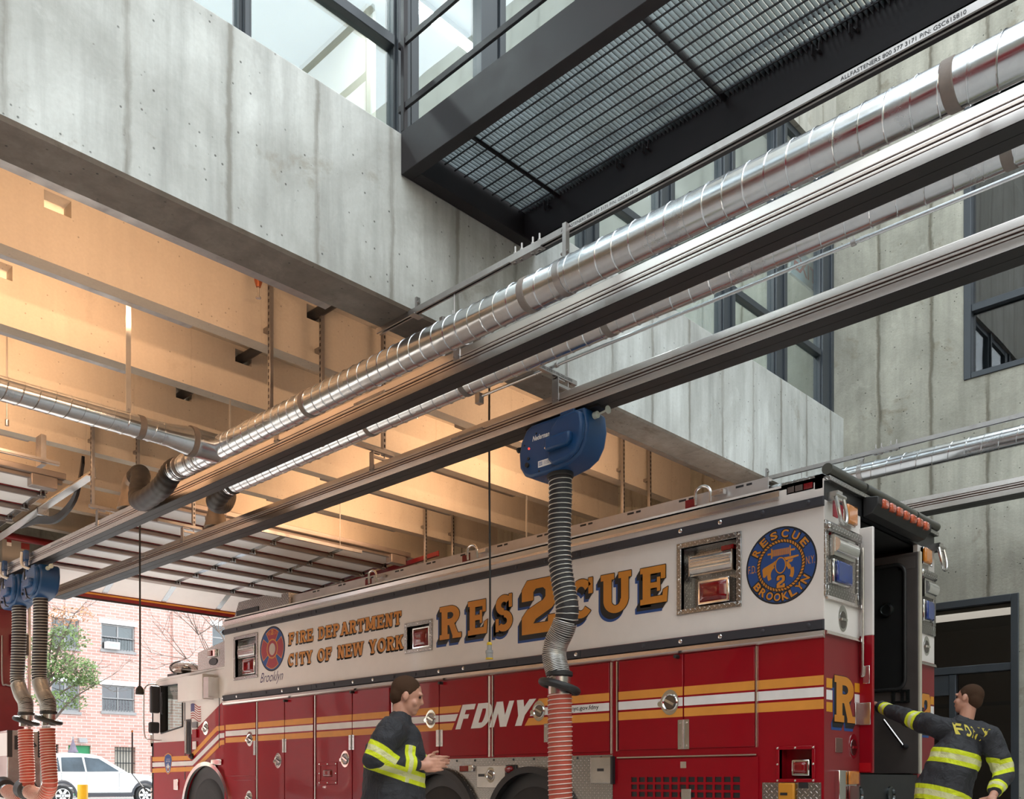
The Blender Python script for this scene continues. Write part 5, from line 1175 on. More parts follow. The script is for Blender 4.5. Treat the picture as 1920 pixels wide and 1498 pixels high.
# door joint, grab rail, white cabinet, small parts
def cbox(name, a, b_, mt, proud=.015, bevel=.004, par=None, x=XC):
    (y1, h1), (y0, h0) = Sc(*a), Sc(*b_); return MB().box(x-proud, x-.0005, y0, y1, h0, h1).build(name, mt, par or TK, bevel=bevel)
cbox('door_gap', (346, 1275), (347.4, 1462), dark_plastic, .003, 0); cbox('door_gap', (287, 1370), (288, 1498), dark_plastic, .003, 0)
gr = cbox('grab_rail_recess', (349, 1349), (359, 1414), dark_plastic, .006); (y1, h1), (y0, h0) = Sc(352, 1352), Sc(354, 1412); MB().cyl((XC-.04, (y0+y1)/2, h0), (XC-.04, (y0+y1)/2, h1), .02, n=12).build('grab_rail', stainless, gr)
wc = cbox('side_locker', (354, 1272), (401, 1312), white_paint, .20, .01); (y1, h1), (y0, h0) = Sc(400, 1272), Sc(411, 1309); MB().box(XC-.19, XC, y0, y1, h0, h1).build('locker_side', stainless, wc)
MB().box(XC-.006, XC-.0005, Sc(412, 1315)[0], Sc(411, 1315)[0], 1.6, 2.4).build('panel_joint', dark_plastic, TK)
fl0 = Sc(358, 1320); fl1 = Sc(377, 1346); fw = fl0[0]-fl1[0]; fh = fl0[1]-fl1[1]; mred = MB(); mw = MB(); mb_ = MB()
for i in range(13):
    for j in range(8):
        wv = lambda u: .02*math.sin(u*6)-.05*u
        if i >= 6 and j < 3: continue
        u0, u1 = j/8, (j+1)/8; z0 = fl1[1]+fh*i/13; z1 = z0+fh/13; (mred if i % 2 == 0 else mw).ngon([(XC-.003, fl0[0]-fw*u0, z0+wv(u0)), (XC-.003, fl0[0]-fw*u1, z0+wv(u1)), (XC-.003, fl0[0]-fw*u1, z1+wv(u1)), (XC-.003, fl0[0]-fw*u0, z1+wv(u0))])
for j in range(3): u0, u1 = j/8, (j+1)/8; z0 = fl1[1]+fh*6/13; z1 = fl0[1]; mb_.ngon([(XC-.003, fl0[0]-fw*u0, z0+wv(u0)), (XC-.003, fl0[0]-fw*u1, z0+wv(u1)), (XC-.003, fl0[0]-fw*u1, z1+wv(u1)), (XC-.003, fl0[0]-fw*u0, z1+wv(u0))])
mred.build('flag_red', flat('flag_red', (.40, .06, .05), .5), TK, smooth=0); mw.build('flag_white', white_ink, TK, smooth=0); mb_.build('flag_blue', flat('flag_blue', (.10, .09, .22), .5), TK, smooth=0)
cbox('switch_box', (362.5, 1354), (371.5, 1364), flat('grey_box', (.2, .2, .21), .4), .03); cbox('switch_box', (363, 1368), (371, 1383), red_paint, .03); cbox('switch_box', (363, 1390), (370, 1405), stainless, .025); cbox('marker_lamp', (398, 1424), (417, 1434), chrome, .03, .01)
y, h = Sc(361, 1418); ml = MB()._lathe([(0, .05), (-.03, .05), (-.06, .025)], Vector((XC, y, h)), Vector((1, 0, 0)), 16, 0).build('marker_lamp', rubber, TK); MB().sphere((XC-.055, y, h), .028, 10, 8).build('lens', red_lens, ml)
XLs = XL; XL = XC+PD-.002; y, h = Sc(386, 1365); latch(TK, y, h, .115); XL = XLs
cbox('door_handle', (327, 1461), (335, 1481), chrome, .02, .006)
# shield crest on the cab door
sa, sb_ = Sc(308, 1412), Sc(323.5, 1452); cy, chh = (sa[0]+sb_[0])/2, (sa[1]+sb_[1])/2; ry, rz = (sa[0]-sb_[0])/2, (sa[1]-sb_[1])/2
sh_ = [(-.8, .8), (-.4, .92), (0, 1), (.4, .92), (.8, .8), (1, .35), (.8, -.2), (.5, -.8), (0, -1), (-.5, -.8), (-.8, -.2), (-1, .35)]
for e, k, mt, nm in ((.0055, 1.0, yellow_stripe, 'shield_edge'), (.0062, .9, blue_ink, 'shield_field')): MB().ngon([(XC-e, cy-u*ry*k, chh+v*rz*k) for u, v in sh_]).build(nm, mt, TK, smooth=0)
m = MB(); mp = lambda u, v: (XC-.0070, cy-u*ry, chh+v*rz); m.text('CITY OF', lambda u, v: mp(-.4+.8*u, .32+.14*v)); m.text('NEW YORK', lambda u, v: mp(-.5+1.0*u, .14+.14*v))
for i, hh in enumerate((.1, .3, .16, .36, .2, .1)): m.ngon([mp(-.42+i*.14, -.35), mp(-.30+i*.14, -.35), mp(-.30+i*.14, -.30+hh), mp(-.42+i*.14, -.30+hh)])
m.polys(ringp(0, -.55, .34, .26, .12, .09, 0, 360, 20), mp); m.build('shield_white', white_ink, TK, smooth=0); MB().ngon([(XC-.0075, cy-u*ry, chh+v*rz) for u, v in arc(0, -.55, .2, .15, 0, 360, 14)[:-1]]).build('shield_flame', door_red, TK, smooth=0)
# mirrors with arms
def MX(px, py): return on_x(px, py, 7.24)
a, c = MX(290, 1286), MX(290, 1337); mi = MB().box(7.165, 7.325, 15.42, 15.52, c[2], a[2]).build('mirror', dark_plastic, TK, bevel=.03, seg=3)
a2, c2 = MX(288, 1354), MX(288, 1375); MB().box(7.135, 7.315, 15.42, 15.50, c2[2], a2[2]).build('mirror', dark_plastic, TK, bevel=.03, seg=3)
yq = 15.55; P = smoothpath([(7.52, yq+.25, a[2]+.02), (7.25, yq, a[2]+.04), (7.12, yq, a[2]-.02), (7.09, yq, a[2]-.2), (7.10, yq, c2[2]-.02), (7.2, yq, c2[2]-.1), (7.52, yq+.25, c2[2]-.1)], 6); MB().tube(P, .012, 8).build('mirror_arm', stainless, TK, smooth=60)
(yA, hA), (yB, hB) = Sc(307, 1300), Sc(312, 1338); MB().tube(smoothpath([(XC-.02, yA, hA), (XC-.07, yA-.08, hA-.02), (XC-.07, yA-.10, (hA+hB)/2), (XC-.07, yA-.08, hB+.02), (XC-.02, yA, hB)], 6), .018, 8).build('grab_handle', rubber, TK, smooth=60)
# cab roof box, siren grille and beacon
b0, b1 = S(374, 1212), S(420, 1248); bx = MB().prism([(YF, 2.89), (YF+.92, 2.89), (YF+.92, 3.20), (YF, 3.31)], 'x', XL+.02, XR-.3).build('cab_roof_box', dplate, TK, bevel=.01)
y, h = S(397, 1225); o = MB().box(XL-.02, XL+.02, y-.14, y+.10, h-.06, h+.06).build('lamp_bezel', chrome, bx, bevel=.01); MB().box(XL-.035, XL-.02, y-.05, y+.09, h-.045, h+.045).build('lens', red_lens, o, bevel=.01)
y, h = S(398, 1240); MB().prism(arc(y, h, .13, .06, 0, 360, 20)[:-1], 'x', XL+.008, XL+.02).build('speaker_grille', dark_plastic, bx)
bb = MB(); bb.box(7.72, 9.8, 15.62, 16.0, 2.86, 2.98); bo_ = bb.build('beacon_bar', rubber, TK, bevel=.01); g = MB(); g.sphere((8.0, 15.84, 3.08), (.30, .17, .13), 20, 12); g.build('beacon_dome', glass_mat('beacon_glass', (.55, .52, .48), 5.0), bo_); g = MB(); g.sphere((8.0, 15.84, 3.06), (.09, .09, .09), 14, 8); g.cyl((8.25, 15.8, 3.03), (9.6, 15.8, 3.03), .10, n=20); g.build('beacon_reflector', flat('beacon_inner', (.22, .18, .15), .3, .6), bo_); MB().tube([(8.0+.31*math.cos(t), 15.84, 3.08+.135*math.sin(t)) for t in [2*PI*i/24 for i in range(24)]], .008, 6, False, close=True).build('beacon_ring', rubber, bo_)
MB().box(XC+.1, XR-.12, FYC, FYC+.30, .55, .95).build('front_bumper', chrome, TK, bevel=.03)
hl = MB().box(XC+.0, XC+.4, FYC, FYC+.03, 1.1, 1.75).build('head_lamp', chrome, TK, bevel=.01); MB().box(XC-.012, XC+.08, FYC-.02, FYC+.05, 1.22, 1.52).build('lens', red_lens, hl, bevel=.01); MB().box(XC-.03, XC+.02, FYC+.0, FYC+.06, 1.68, 1.90).build('corner_lamp', chrome, hl, bevel=.008)
wp = MB(); wp.tube([(XC+.1, FYC+.28, .9), (XC+.03, FYC+.30, 1.25), (XC-.06, FYC+.30, 1.30), (XC-.06, FYC+.30, 1.95)], .012, 8, m=0); wp.sphere((XC-.06, FYC+.30, 1.96), .018, 10, 6, 1); 
wl = on_x(248, 1372, XC-.05); k_ = MB(); k_.tube([(XC+.1, FYC+.3, .85), (XC-.05, wl[1]-.45, .95), (XC-.05, wl[1], 1.2), (XC-.05, wl[1], wl[2])], .014, 8, m=0); k_.sphere((XC-.05, wl[1], wl[2]+.01), .024, 10, 6, 1); k_.build('corner_marker_rod', [dark_plastic, amber_lens], TK)
# ================================================================== EXHAUST HOSES ON THEIR TROLLEYS
blue_box = flat('trolley_blue', (.008, .055, .16), .38, vary=.06); hose_black = flat('hose_black', (.022, .02, .022), .6, bump=.4, bscale=25); hose_grey = flat('hose_grey', (.20, .19, .18), .5, .4); hose_red = flat('hose_red', (.42, .075, .045), .6, vary=.15, bump=.5, bscale=22); wire = flat('hose_wire', (.66, .63, .56), .35, .6); wire_red = flat('hose_wire_pale', (.72, .55, .48), .45, .2)
def resample(P, step):
    out = [P[0]]; acc = 0
    for a, b in zip(P, P[1:]):
        L = (b-a).length; d = step-acc
        while d <= L: out.append(a.lerp(b, d/L)); d += step
        acc = (acc+L) % step if L+acc >= step else acc+L
    return out
def ribbed_hose(par, name, P, r, pitch, mat_h, mat_w, wr=.0042, twist=True):
    P = resample(P, .012); n = len(P); o = MB().tube(P, [r-.006*(1-abs(math.sin(PI*i*.012/pitch)))*0+r*0-.004 for i in range(n)], 24, True).build(name, mat_h, par, smooth=70)
    T = [(P[min(i+1, n-1)]-P[max(i-1, 0)]).normalized() for i in range(n)]; up = Vector((1, 0, 0)) if abs(T[0].x) < .8 else Vector((0, 1, 0)); A = T[0].cross(up).normalized(); pts = []
    L = (n-1)*.012; turns = L/pitch; N = int(turns*18); frames = []
    for i in range(n): A = (A-T[i]*A.dot(T[i])).normalized(); frames.append((A.copy(), T[i].cross(A)))
    for k in range(N+1):
        q = k/N*(n-1); i = min(int(q), n-2); f = q-i; c = P[i].lerp(P[i+1], f); a = 2*PI*turns*k/N; pts.append(c+(frames[i][0]*math.cos(a)+frames[i][1]*math.sin(a))*r)
    MB().tube(pts, wr, 5).build('wire_spiral', mat_w, o, smooth=60); return o
def trolley(label, x, yc, ztop, hook, group):
    t = thing('exhaust_hose', (x, yc, ztop), label, 'exhaust hose', group)
    P = [(yc-.37, ztop-.03), (yc-.35, ztop-.0), (yc+.24, ztop), (yc+.30, ztop-.03), (yc+.36, ztop-.12), (yc+.385, ztop-.22), (yc+.375, ztop-.34), (yc+.32, ztop-.42), (yc+.24, ztop-.455), (yc+.02, ztop-.455), (yc-.20, ztop-.42), (yc-.30, ztop-.37), (yc-.36, ztop-.28), (yc-.385, ztop-.16)]
    b = MB().prism(P, 'x', x-.13, x+.15).build('trolley_box', blue_box, t, bevel=.03, seg=3)
    Pb = [(yc-.36, ztop-.06), (yc-.30, ztop-.03), (yc-.12, ztop-.04), (yc-.03, ztop-.12), (yc+.0, ztop-.2), (yc+.0, ztop-.37), (yc-.05, ztop-.42), (yc-.20, ztop-.41), (yc-.30, ztop-.36), (yc-.36, ztop-.26), (yc-.375, ztop-.15)]
    MB().prism(Pb, 'x', x-.185, x-.12).build('motor_cover', blue_box, b, bevel=.022, seg=3)
    MB().prism([(yc-.28, ztop-.20), (yc-.01, ztop-.20), (yc-.01, ztop-.31), (yc-.24, ztop-.31), (yc-.28, ztop-.27)], 'x', x-.235, x-.17).build('cover_ridge', blue_box, b, bevel=.02, seg=3)
    MB().box(x-.16, x-.12, yc-.27, yc-.12, ztop-.045, ztop+.0).build('release_lever', blue_box, b, bevel=.008)
    k = MB(); [k.cyl((x-.131, yc+.24+dy, ztop-dz), (x-.1375, yc+.24+dy, ztop-dz), r_, n=10) for dy, dz, r_ in ((.02, .285, .013),)]; k.build('button', rubber, b); MB().cyl((x-.15, yc+.27, ztop-.34), (x-.13, yc+.27, ztop-.34), .02, n=12).build('knob', rubber, b)
    MB().cyl((x-.136, yc+.255, ztop-.20), (x-.129, yc+.255, ztop-.20), .009, n=10).build('red_indicator', emit('red_led', (1, .05, .03), 1.5), b)
    [MB().cyl((x-.134, yc+dy, ztop-dz), (x-.129, yc+dy, ztop-dz), .008, n=8).build('screw', dark_plastic if q else chrome, b) for q, (dy, dz) in enumerate(((.07, .24), (.17, .09), (.31, .16), (.14, .42)))]
    MB().box(x-.1325, x-.130, yc+.0, yc+.15, ztop-.39, ztop-.335).build('rating_label', white_ink, b)
    m = MB(); [m.box(x-.1335, x-.1325, yc+.10-q*.0, yc+.14, ztop-.352-q*.012, ztop-.347-q*.012) for q in range(3)]; [m.box(x-.1335, x-.1325, yc+.02, yc+.085, ztop-.350-q*.011, ztop-.348-q*.011) for q in range(3)]; m.build('label_print', blue_ink, b)
    m = MB(); m.text('Nederman', lambda u, v: (x-.1325, yc+.215-.195*u, ztop-.15+.044*v), shear=.3, weight=.03); m.build('lettering', white_ink, b, smooth=0)
    m = MB(); m.cyl((x-.03, yc-.38, ztop-.06), (x-.03, yc-.42, ztop-.06), .028, n=16); m.cyl((x-.03, yc-.42, ztop-.06), (x-.03, yc-.52, ztop-.05), .008, n=8); m.cyl((x-.03, yc-.52, ztop-.05), (x-.03, yc-.53, ztop-.05), .032, n=16); m.build('buffer', flat('buffer_white', (.55, .60, .52), .4), t)
    m = MB(); m.tube([(x-.04+.018*math.cos(a), yc+.36+.10*a/(12*PI), ztop-.14+.018*math.sin(a)) for a in [2*PI*i/10 for i in range(61)]], .004, 5); m.cyl((x-.04, yc+.45, ztop-.14), (x-.04, yc+.47, ztop-.14), .024, n=14); m.build('spring_buffer', dark_plastic, t)
    if hook:
        m = MB(); m.box(x-.19, x-.13, yc+.02, yc+.16, ztop+.10, ztop+.24); m.box(x-.15, x-.13, yc+.04, yc+.14, ztop-.05, ztop+.12); m.build('rail_clamp', blue_box, t, bevel=.01)
        MB().tube(smoothpath([(x-.20, yc+.10, ztop+.22), (x-.20, yc+.10, ztop+.04), (x-.16, yc-.10, ztop-.05), (x-.14, yc-.22, ztop-.10)], 5), .020, 8).build('clamp_arm', flat('cream_arm', (.66, .60, .50), .4), t)
        MB().tube(smoothpath([(x-.17, yc+.08, ztop+.0), (x-.18, yc+.06, ztop-.2), (x-.19, yc-.06, ztop-.42), (x-.16, yc-.1, ztop-.46)], 5), .010, 6).build('power_cord', rubber, t)
    else: MB().box(x-.06, x+.08, yc-.44, yc+.36, ztop-.002, ztop+.022).build('slide_plate', rubber, t)
    return t
def hang_hose(t, up_pts, n_dense, ring_at, low_pts, r, rr=.155, nozzle=None):
    U = smoothpath(up_pts, 10); L1 = resample(U, .012); k = int(len(L1)*n_dense)
    ribbed_hose(t, 'upper_hose', L1[:k+1], r, .041, hose_black, wire); ribbed_hose(t, 'compressed_hose', L1[k:], r, .0155, hose_black, flat('hose_wire_grey', (.48, .46, .43), .4, .7), .0062)
    p0 = U[0]; MB()._lathe([(-.02, r+.012), (.0, r+.016), (.05, r+.016), (.06, r+.004)], p0, (U[1]-U[0]).normalized(), 28, 0).build('hose_cuff', rubber, t)
    c = Vector(ring_at); d = Vector((0, 0, -1)); MB()._lathe([(-.02, r-.004), (.14, r-.004)], c, d, 28, 0).build('coupling', stainless, t, smooth=40)
    MB()._lathe([(-.07, r), (-.06, r+.014), (-.03, r+.014), (-.02, r)], c, d, 28, 0).build('hose_clamp', rubber, t)
    ax = Vector((.20, -.22, 1)).normalized(); A = ax.cross(Vector((0, 1, 0))).normalized(); B = ax.cross(A)
    cc = c+Vector((0, 0, -.06)); MB().tube([cc+(A*math.cos(a)+B*math.sin(a))*rr for a in [2*PI*i/36 for i in range(36)]], .034, 12, False, close=True).build('bumper_ring', rubber, t, smooth=70)
    Lw = smoothpath(low_pts, 10); ribbed_hose(t, 'lower_hose', Lw, r+.004, .040, hose_red, wire_red, .0048)
    if nozzle:
        e = Lw[-1]; dd = (Lw[-1]-Lw[-2]).normalized(); MB()._lathe([(-.02, r), (.08, r)], e, dd, 24, 0).build('coupling', stainless, t, smooth=40); MB()._lathe([(.08, r+.01), (.09, r+.045), (.24, r+.055), (.26, r+.03), (.26, r-.02), (.14, r-.02)], e, dd, 26, 0).build('nozzle_cuff', rubber, t)
def HX(px, py, X=6.01): return on_x(px, py, X)
t = trolley('blue hose trolley with black and red ribbed hose hanging in front of the RESCUE lettering', 6.01, 5.20, RZ-.02, False, 'hanging exhaust hoses')
zb = RZ-.47
c0 = HX(1050, 884); hang_hose(t, [(6.01, c0[1], zb+.03), HX(1051, 930), HX(1049, 1000), HX(1051, 1060), HX(1059, 1110), HX(1064, 1145), HX(1056, 1178), HX(1043, 1205), HX(1039, 1230), HX(1046, 1262), HX(1049, 1273)], .71, HX(1049, 1274),
    [HX(1050, 1302), HX(1050, 1340), HX(1050, 1400), HX(1050, 1460), (6.03, HX(1050, 1460)[1], .75), (6.15, HX(1050, 1460)[1]+.05, .50), (6.45, HX(1050, 1460)[1]+.1, .42)], .100, nozzle=True)
def far_hose(label, pc, pts_u, ring, pts_l):
    X = 4.89; yc = on_x(pc[0], pc[1], X)[1]; t = trolley(label, X, yc, RZ-.05, True, 'hanging exhaust hoses'); g = lambda p: on_x(p[0], p[1], X)
    hang_hose(t, [g(p) for p in pts_u], .66, g(ring), [g(p) for p in pts_l], .100, nozzle=True)
far_hose('blue trolley with looped hose nearest the red steel pier', (33, 1100), [(36, 1126), (36, 1180), (34, 1240), (33, 1275), (39, 1300), (48, 1318), (49, 1343)], (49, 1344), [(48, 1368), (49, 1410), (51, 1450), (49, 1476), (38, 1492), (22, 1488), (14, 1482)])
far_hose('blue trolley with looped hose nearest the white SUV and tree', (74, 1080), [(76, 1112), (76, 1170), (74, 1235), (74, 1275), (82, 1302), (90, 1318), (91, 1341)], (91, 1342), [(89, 1366), (90, 1410), (93, 1450), (93, 1472), (84, 1490), (68, 1490), (56, 1484)])
# hanging power cords
def power_cord(px0, py0, px1, py1, X, label, big):
    a = on_x(px0, py0, X); b = on_x(px1, py1, X); t = thing('power_cord', (b[0], b[1], b[2]), label, 'cord', 'hanging power cords'); zt = 5.22 if not big else 5.80
    P = [(a[0], a[1], zt), (a[0], a[1]+.02, (zt+b[2])/2+.6), (b[0], b[1]-.01, b[2]+.6), (b[0], b[1], b[2]+.10)]
    MB().tube(smoothpath(P, 10), .010 if big else .012, 8).build('cable', rubber, t, smooth=60)
    if big:
        v = Vector((b[0], b[1], b[2])); k = MB(); k._lathe([(.0, .036), (.008, .038), (.012, .036)], v, Vector((0, 0, 1)), 20, 0); k._lathe([(.135, .024), (.15, .026), (.165, .018)], v, Vector((0, 0, 1)), 20, 0); k.build('yellow_ring', flat('plug_yellow', (.72, .48, .02), .4), t)
        MB()._lathe([(.012, .033), (.055, .034), (.06, .038), (.085, .036), (.09, .024), (.135, .022)], v, Vector((0, 0, 1)), 20, 0).build('plug_body', flat('plug_grey', (.34, .34, .33), .5), t)
    else: MB()._lathe([(0, .05), (.02, .055), (.07, .05), (.11, .02)], Vector(b), Vector((0, 0, 1)), 14, 0).build('plug_body', rubber, t)
power_cord(920, 735, 917.5, 1236, 6.32, 'black cord with grey and yellow plug hanging before the letter S', True)
power_cord(263.5, 985, 262, 1302, 5.41, 'black cord with small dark plug hanging before the brick building', False)

# ================================================================== FIREFIGHTERS
def band_coat(name, base, bands, lime=(.60, .68, .01)):
    m, t, b = new_mat(name); tc = nd(t, 'ShaderNodeTexCoord'); P = tc.outputs['Object']; acc = None; accs = None
    for p, a, hw, lim in bands:
        su = nd(t, 'ShaderNodeVectorMath', operation='SUBTRACT'); t.links.new(P, su.inputs[0]); su.inputs[1].default_value = p
        dt = nd(t, 'ShaderNodeVectorMath', operation='DOT_PRODUCT'); t.links.new(su.outputs[0], dt.inputs[0]); dt.inputs[1].default_value = Vector(a).normalized()
        ln = nd(t, 'ShaderNodeVectorMath', operation='LENGTH'); t.links.new(su.outputs[0], ln.inputs[0])
        ab = math_n(t, 'ABSOLUTE', dt.outputs['Value']); near = math_n(t, 'LESS_THAN', ln.outputs['Value'], lim)
        k = math_n(t, 'MULTIPLY', ramp(t, ab, hw+.003, hw), near); ks = math_n(t, 'MULTIPLY', ramp(t, ab, hw*.42, hw*.36), near)
        acc = k if acc is None else math_n(t, 'MAXIMUM', acc, k); accs = ks if accs is None else math_n(t, 'MAXIMUM', accs, ks)
    n = noise_n(t, P, 9, 5); c = mix_c(t, n, tuple(x*.7 for x in base), tuple(x*1.3 for x in base))
    if acc is not None: c = mix_c(t, acc, c, lime); c = mix_c(t, accs, c, (.60, .60, .30))
    t.links.new(c, b.inputs['Base Color']); b.inputs['Roughness'].default_value = .75
    h = math_n(t, 'ADD', noise_n(t, P, 7, 4, .6, 1.0), math_n(t, 'MULTIPLY', noise_n(t, P, 160, 2), .05)); bump_n(t, b, h, .9, .035)
    return m
skin = flat('skin', (.50, .25, .17), .5, vary=.08, bump=.05); hair_m = flat('short_brown_hair', (.055, .03, .018), .9, spec=.1, bump=.5, bscale=120); glove = flat('dark_glove', (.03, .028, .026), .7)
def remesh(o, vox, smooth=4, fac=.5):
    r = o.modifiers.new('fuse', 'REMESH'); r.mode = 'VOXEL'; r.voxel_size = vox; r.use_smooth_shade = True
    s = o.modifiers.new('smooth', 'SMOOTH'); s.iterations = smooth; s.factor = fac; return o
def hand(m, wrist, dirv, palm_n, side, curl=.8):
    """palm and five unequal bent fingers; side = +1 when the thumb points to the +s direction"""
    d = Vector(dirv).normalized(); n = Vector(palm_n).normalized(); n = (n-d*n.dot(d)).normalized(); s = d.cross(n)*side; w = Vector(wrist)
    m.capsule(w, w+d*.045, .026, .030, 12)
    for k in range(4): m.capsule(w+d*.03+s*(.030-.020*k), w+d*.085+s*(.033-.022*k), .016, .014, 10)
    for k, L in enumerate((.070, .078, .072, .056)):
        a = w+d*.09+s*(.034-.0225*k); q = d
        for j, f in enumerate((.45, .32, .23)):
            ang = curl*(.35+.45*j); dirq = (d*math.cos(ang)+n*math.sin(ang)).normalized(); b = a+dirq*L*f; m.capsule(a, b, .0098-.0012*j, .0090-.0012*j, 10); a = b
    a = w+d*.025+s*.030; b = a+(d*.5+s*.75+n*.25).normalized()*.038; c = b+(d*.85+s*.25+n*.45).normalized()*.030; m.capsule(a, b, .014, .0115, 10); m.capsule(b, c, .011, .009, 10)
def person(name, label, J, F, bands, coat_base, hands, cheek=1.0):
    F = Vector(F).normalized(); Rt = F.cross(Vector((0, 0, 1))).normalized(); U = Vector((0, 0, 1)); V = {k: Vector(v) for k, v in J.items()}
    base = Vector((V['hip'].x, V['hip'].y, 0)); t = thing(name, base, label, 'person')
    m = MB(); hc = V['head']; hu = (hc-V['neck']).normalized(); hf = V['face'].normalized(); hf = (hf-hu*hf.dot(hu)).normalized(); hr = hf.cross(hu); rot = Matrix((hr, hf, hu)).transposed()
    HP = lambda r, f, u: hc+hr*r+hf*f+hu*u
    m.sphere(HP(0, -.012, .03), (.077, .096, .092), 24, 16, 0, rot); m.sphere(HP(0, .022, -.035), (.062, .072, .085), 20, 14, 0, rot); m.sphere(HP(0, .055, -.085), (.034, .032, .028), 14, 10, 0, rot)
    m.capsule(HP(0, .086, .018), HP(0, .102, -.020), .009, .0125, 10); m.capsule(HP(-.022, .080, -.058), HP(.022, .080, -.058), .012, .012, 10); m.capsule(HP(-.04, .083, .032), HP(.04, .083, .032), .012, .012, 10)
    for s_ in (-1, 1): m.sphere(HP(s_*.081, -.005, -.005), (.010, .020, .032), 12, 8, 0, rot); m.sphere(HP(s_*.046, .058, -.030), (.022, .022, .024), 12, 8, 0, rot)
    m.capsule(V['neck']-U*.05, HP(0, -.02, -.07), .062, .056, 16)
    m.capsule(V['hip'], V['chest'], .135, .150, 18); m.capsule(V['chest'], V['neck']-U*.08, .150, .10, 18); m.capsule(V['ls'], V['rs'], .070, .070, 14)
    for s_ in 'lr':
        m.capsule(V[s_+'s'], V[s_+'e'], .056, .044, 14); m.capsule(V[s_+'e'], V[s_+'h'], .043, .030, 14); m.capsule(V['hip']+Rt*(.09 if s_ == 'r' else -.09), V[s_+'k'], .088, .062, 16); m.capsule(V[s_+'k'], V[s_+'a'], .060, .045, 14); m.capsule(V[s_+'a']-U*.04, V[s_+'a']-U*.05+F*.16, .045, .036, 12)
        if hands.get(s_):
            dv, pn, sd, cu = hands[s_]; hand(m, V[s_+'h'], dv, pn, sd, cu)
    o = m.build('body', skin, t, smooth=0); remesh(o, .0065, 3)
    e = MB(); [e.sphere(HP(s_*.031, .082, .012), (.012, .008, .008), 10, 8, 0, rot) for s_ in (-1, 1)]; e.build('eye', flat('dark_eye', (.03, .02, .018), .2), t)
    h = MB(); h.sphere(HP(0, -.022, .043), (.083, .098, .090), 24, 16, 0, rot); h.sphere(HP(0, -.060, .0), (.073, .055, .075), 20, 12, 0, rot); [h.capsule(HP(s_*.078, .01, .04), HP(s_*.078, .005, .0), .010, .006, 8) for s_ in (-1, 1)]
    o = h.build('hair', hair_m, t, smooth=0); remesh(o, .009, 3)
    c = MB(); hem = V['hip']-U*.14
    c.capsule(hem, V['hip']+U*.12, .225, .205, 22); c.capsule(V['hip']+U*.10, V['chest'], .205, .195, 22); c.capsule(V['chest'], V['neck']-U*.12, .195, .13, 22); c.capsule(V['ls'], V['rs'], .098, .098, 16); c.capsule(V['neck']-U*.07, V['neck']-U*.0, .095, .082, 16)
    for s_ in 'lr':
        w_ = V[s_+'h']+(V[s_+'e']-V[s_+'h']).normalized()*.01; c.capsule(V[s_+'s'], V[s_+'e'], .098, .080, 16); c.capsule(V[s_+'e'], w_+(V[s_+'e']-w_).normalized()*.06, .080, .062, 16)
    coat = c.build('coat', band_coat(name+'_coat', coat_base, [((Vector(p)-base), a, w_, l_) for p, a, w_, l_ in bands]), t, smooth=0); remesh(coat, .014, 7)
    if True:
        tx = bpy.data.textures.new(name+'_folds', 'CLOUDS'); tx.noise_scale = .11; tx.noise_depth = 3; dmod = coat.modifiers.new('folds', 'DISPLACE'); dmod.texture = tx; dmod.strength = .042; dmod.mid_level = .5
    p = MB()
    for s_ in 'lr': p.capsule(V['hip']+Rt*(.09 if s_ == 'r' else -.09)-U*.05, V[s_+'k'], .125, .100, 16); p.capsule(V[s_+'k'], V[s_+'a']+U*.10, .10, .088, 16)
    tr = p.build('trousers', band_coat(name+'_trousers', coat_base, [((V[s_+'a']+U*.25)-base, (0, 0, 1), .035, .25) for s_ in 'lr']), t, smooth=0); remesh(tr, .016, 5)
    for s_ in 'lr':
        b = MB(); b.capsule(V[s_+'a']+U*.14, V[s_+'a']-U*.02, .072, .062, 14); b.capsule(V[s_+'a']-U*.035, V[s_+'a']-U*.04+F*.17, .058, .050, 14); b.box(0, 0, 0, 0, 0, 0) if False else None; o = b.build('boot', rubber, t, smooth=0); remesh(o, .012, 4)
    return t, coat
# the firefighter walking past the side of the truck, seen from his right
D1 = 6.0; g = lambda px, py, d=D1: on_d(px, py, d)
F1 = (.72, -.66, 0); hip1 = Vector(g(738, 1508)); fz = Vector(F1).normalized(); rz1 = fz.cross(Vector((0, 0, 1)))
J1 = dict(hip=hip1, chest=g(742, 1415), neck=g(752, 1352), head=g(764, 1306), face=fz+Vector((0, 0, -.12)), ls=Vector(g(752, 1370))-rz1*.19, rs=Vector(g(738, 1374))+rz1*.19, le=Vector(g(748, 1428))-rz1*.24+fz*.08, re=Vector(g(708, 1424))+rz1*.24, lh=Vector(g(800, 1428))-rz1*.10, rh=Vector(g(792, 1436))+rz1*.12,
    lk=hip1+fz*.22-rz1*.09+Vector((0, 0, -.42)), rk=hip1-fz*.06+rz1*.09+Vector((0, 0, -.43)), la=hip1+fz*.27-rz1*.09+Vector((0, 0, 0)), ra=hip1-fz*.36+rz1*.09)
J1['la'].z = .10; J1['ra'].z = .12
ax1 = (Vector(J1['neck'])-hip1).normalized(); re1 = Vector(J1['re']); rh1 = Vector(J1['rh']); rs1 = Vector(J1['rs'])
B1 = [(hip1.lerp(Vector(J1['neck']), .40), ax1+fz*.25, .042, .30), (hip1-ax1*.06, ax1+fz*.1, .045, .36), (rs1.lerp(re1, .80), re1-rs1, .045, .14), (re1.lerp(rh1, .72), rh1-re1, .035, .12), (Vector(J1['le']).lerp(Vector(J1['lh']), .72), Vector(J1['lh'])-Vector(J1['le']), .035, .12)]
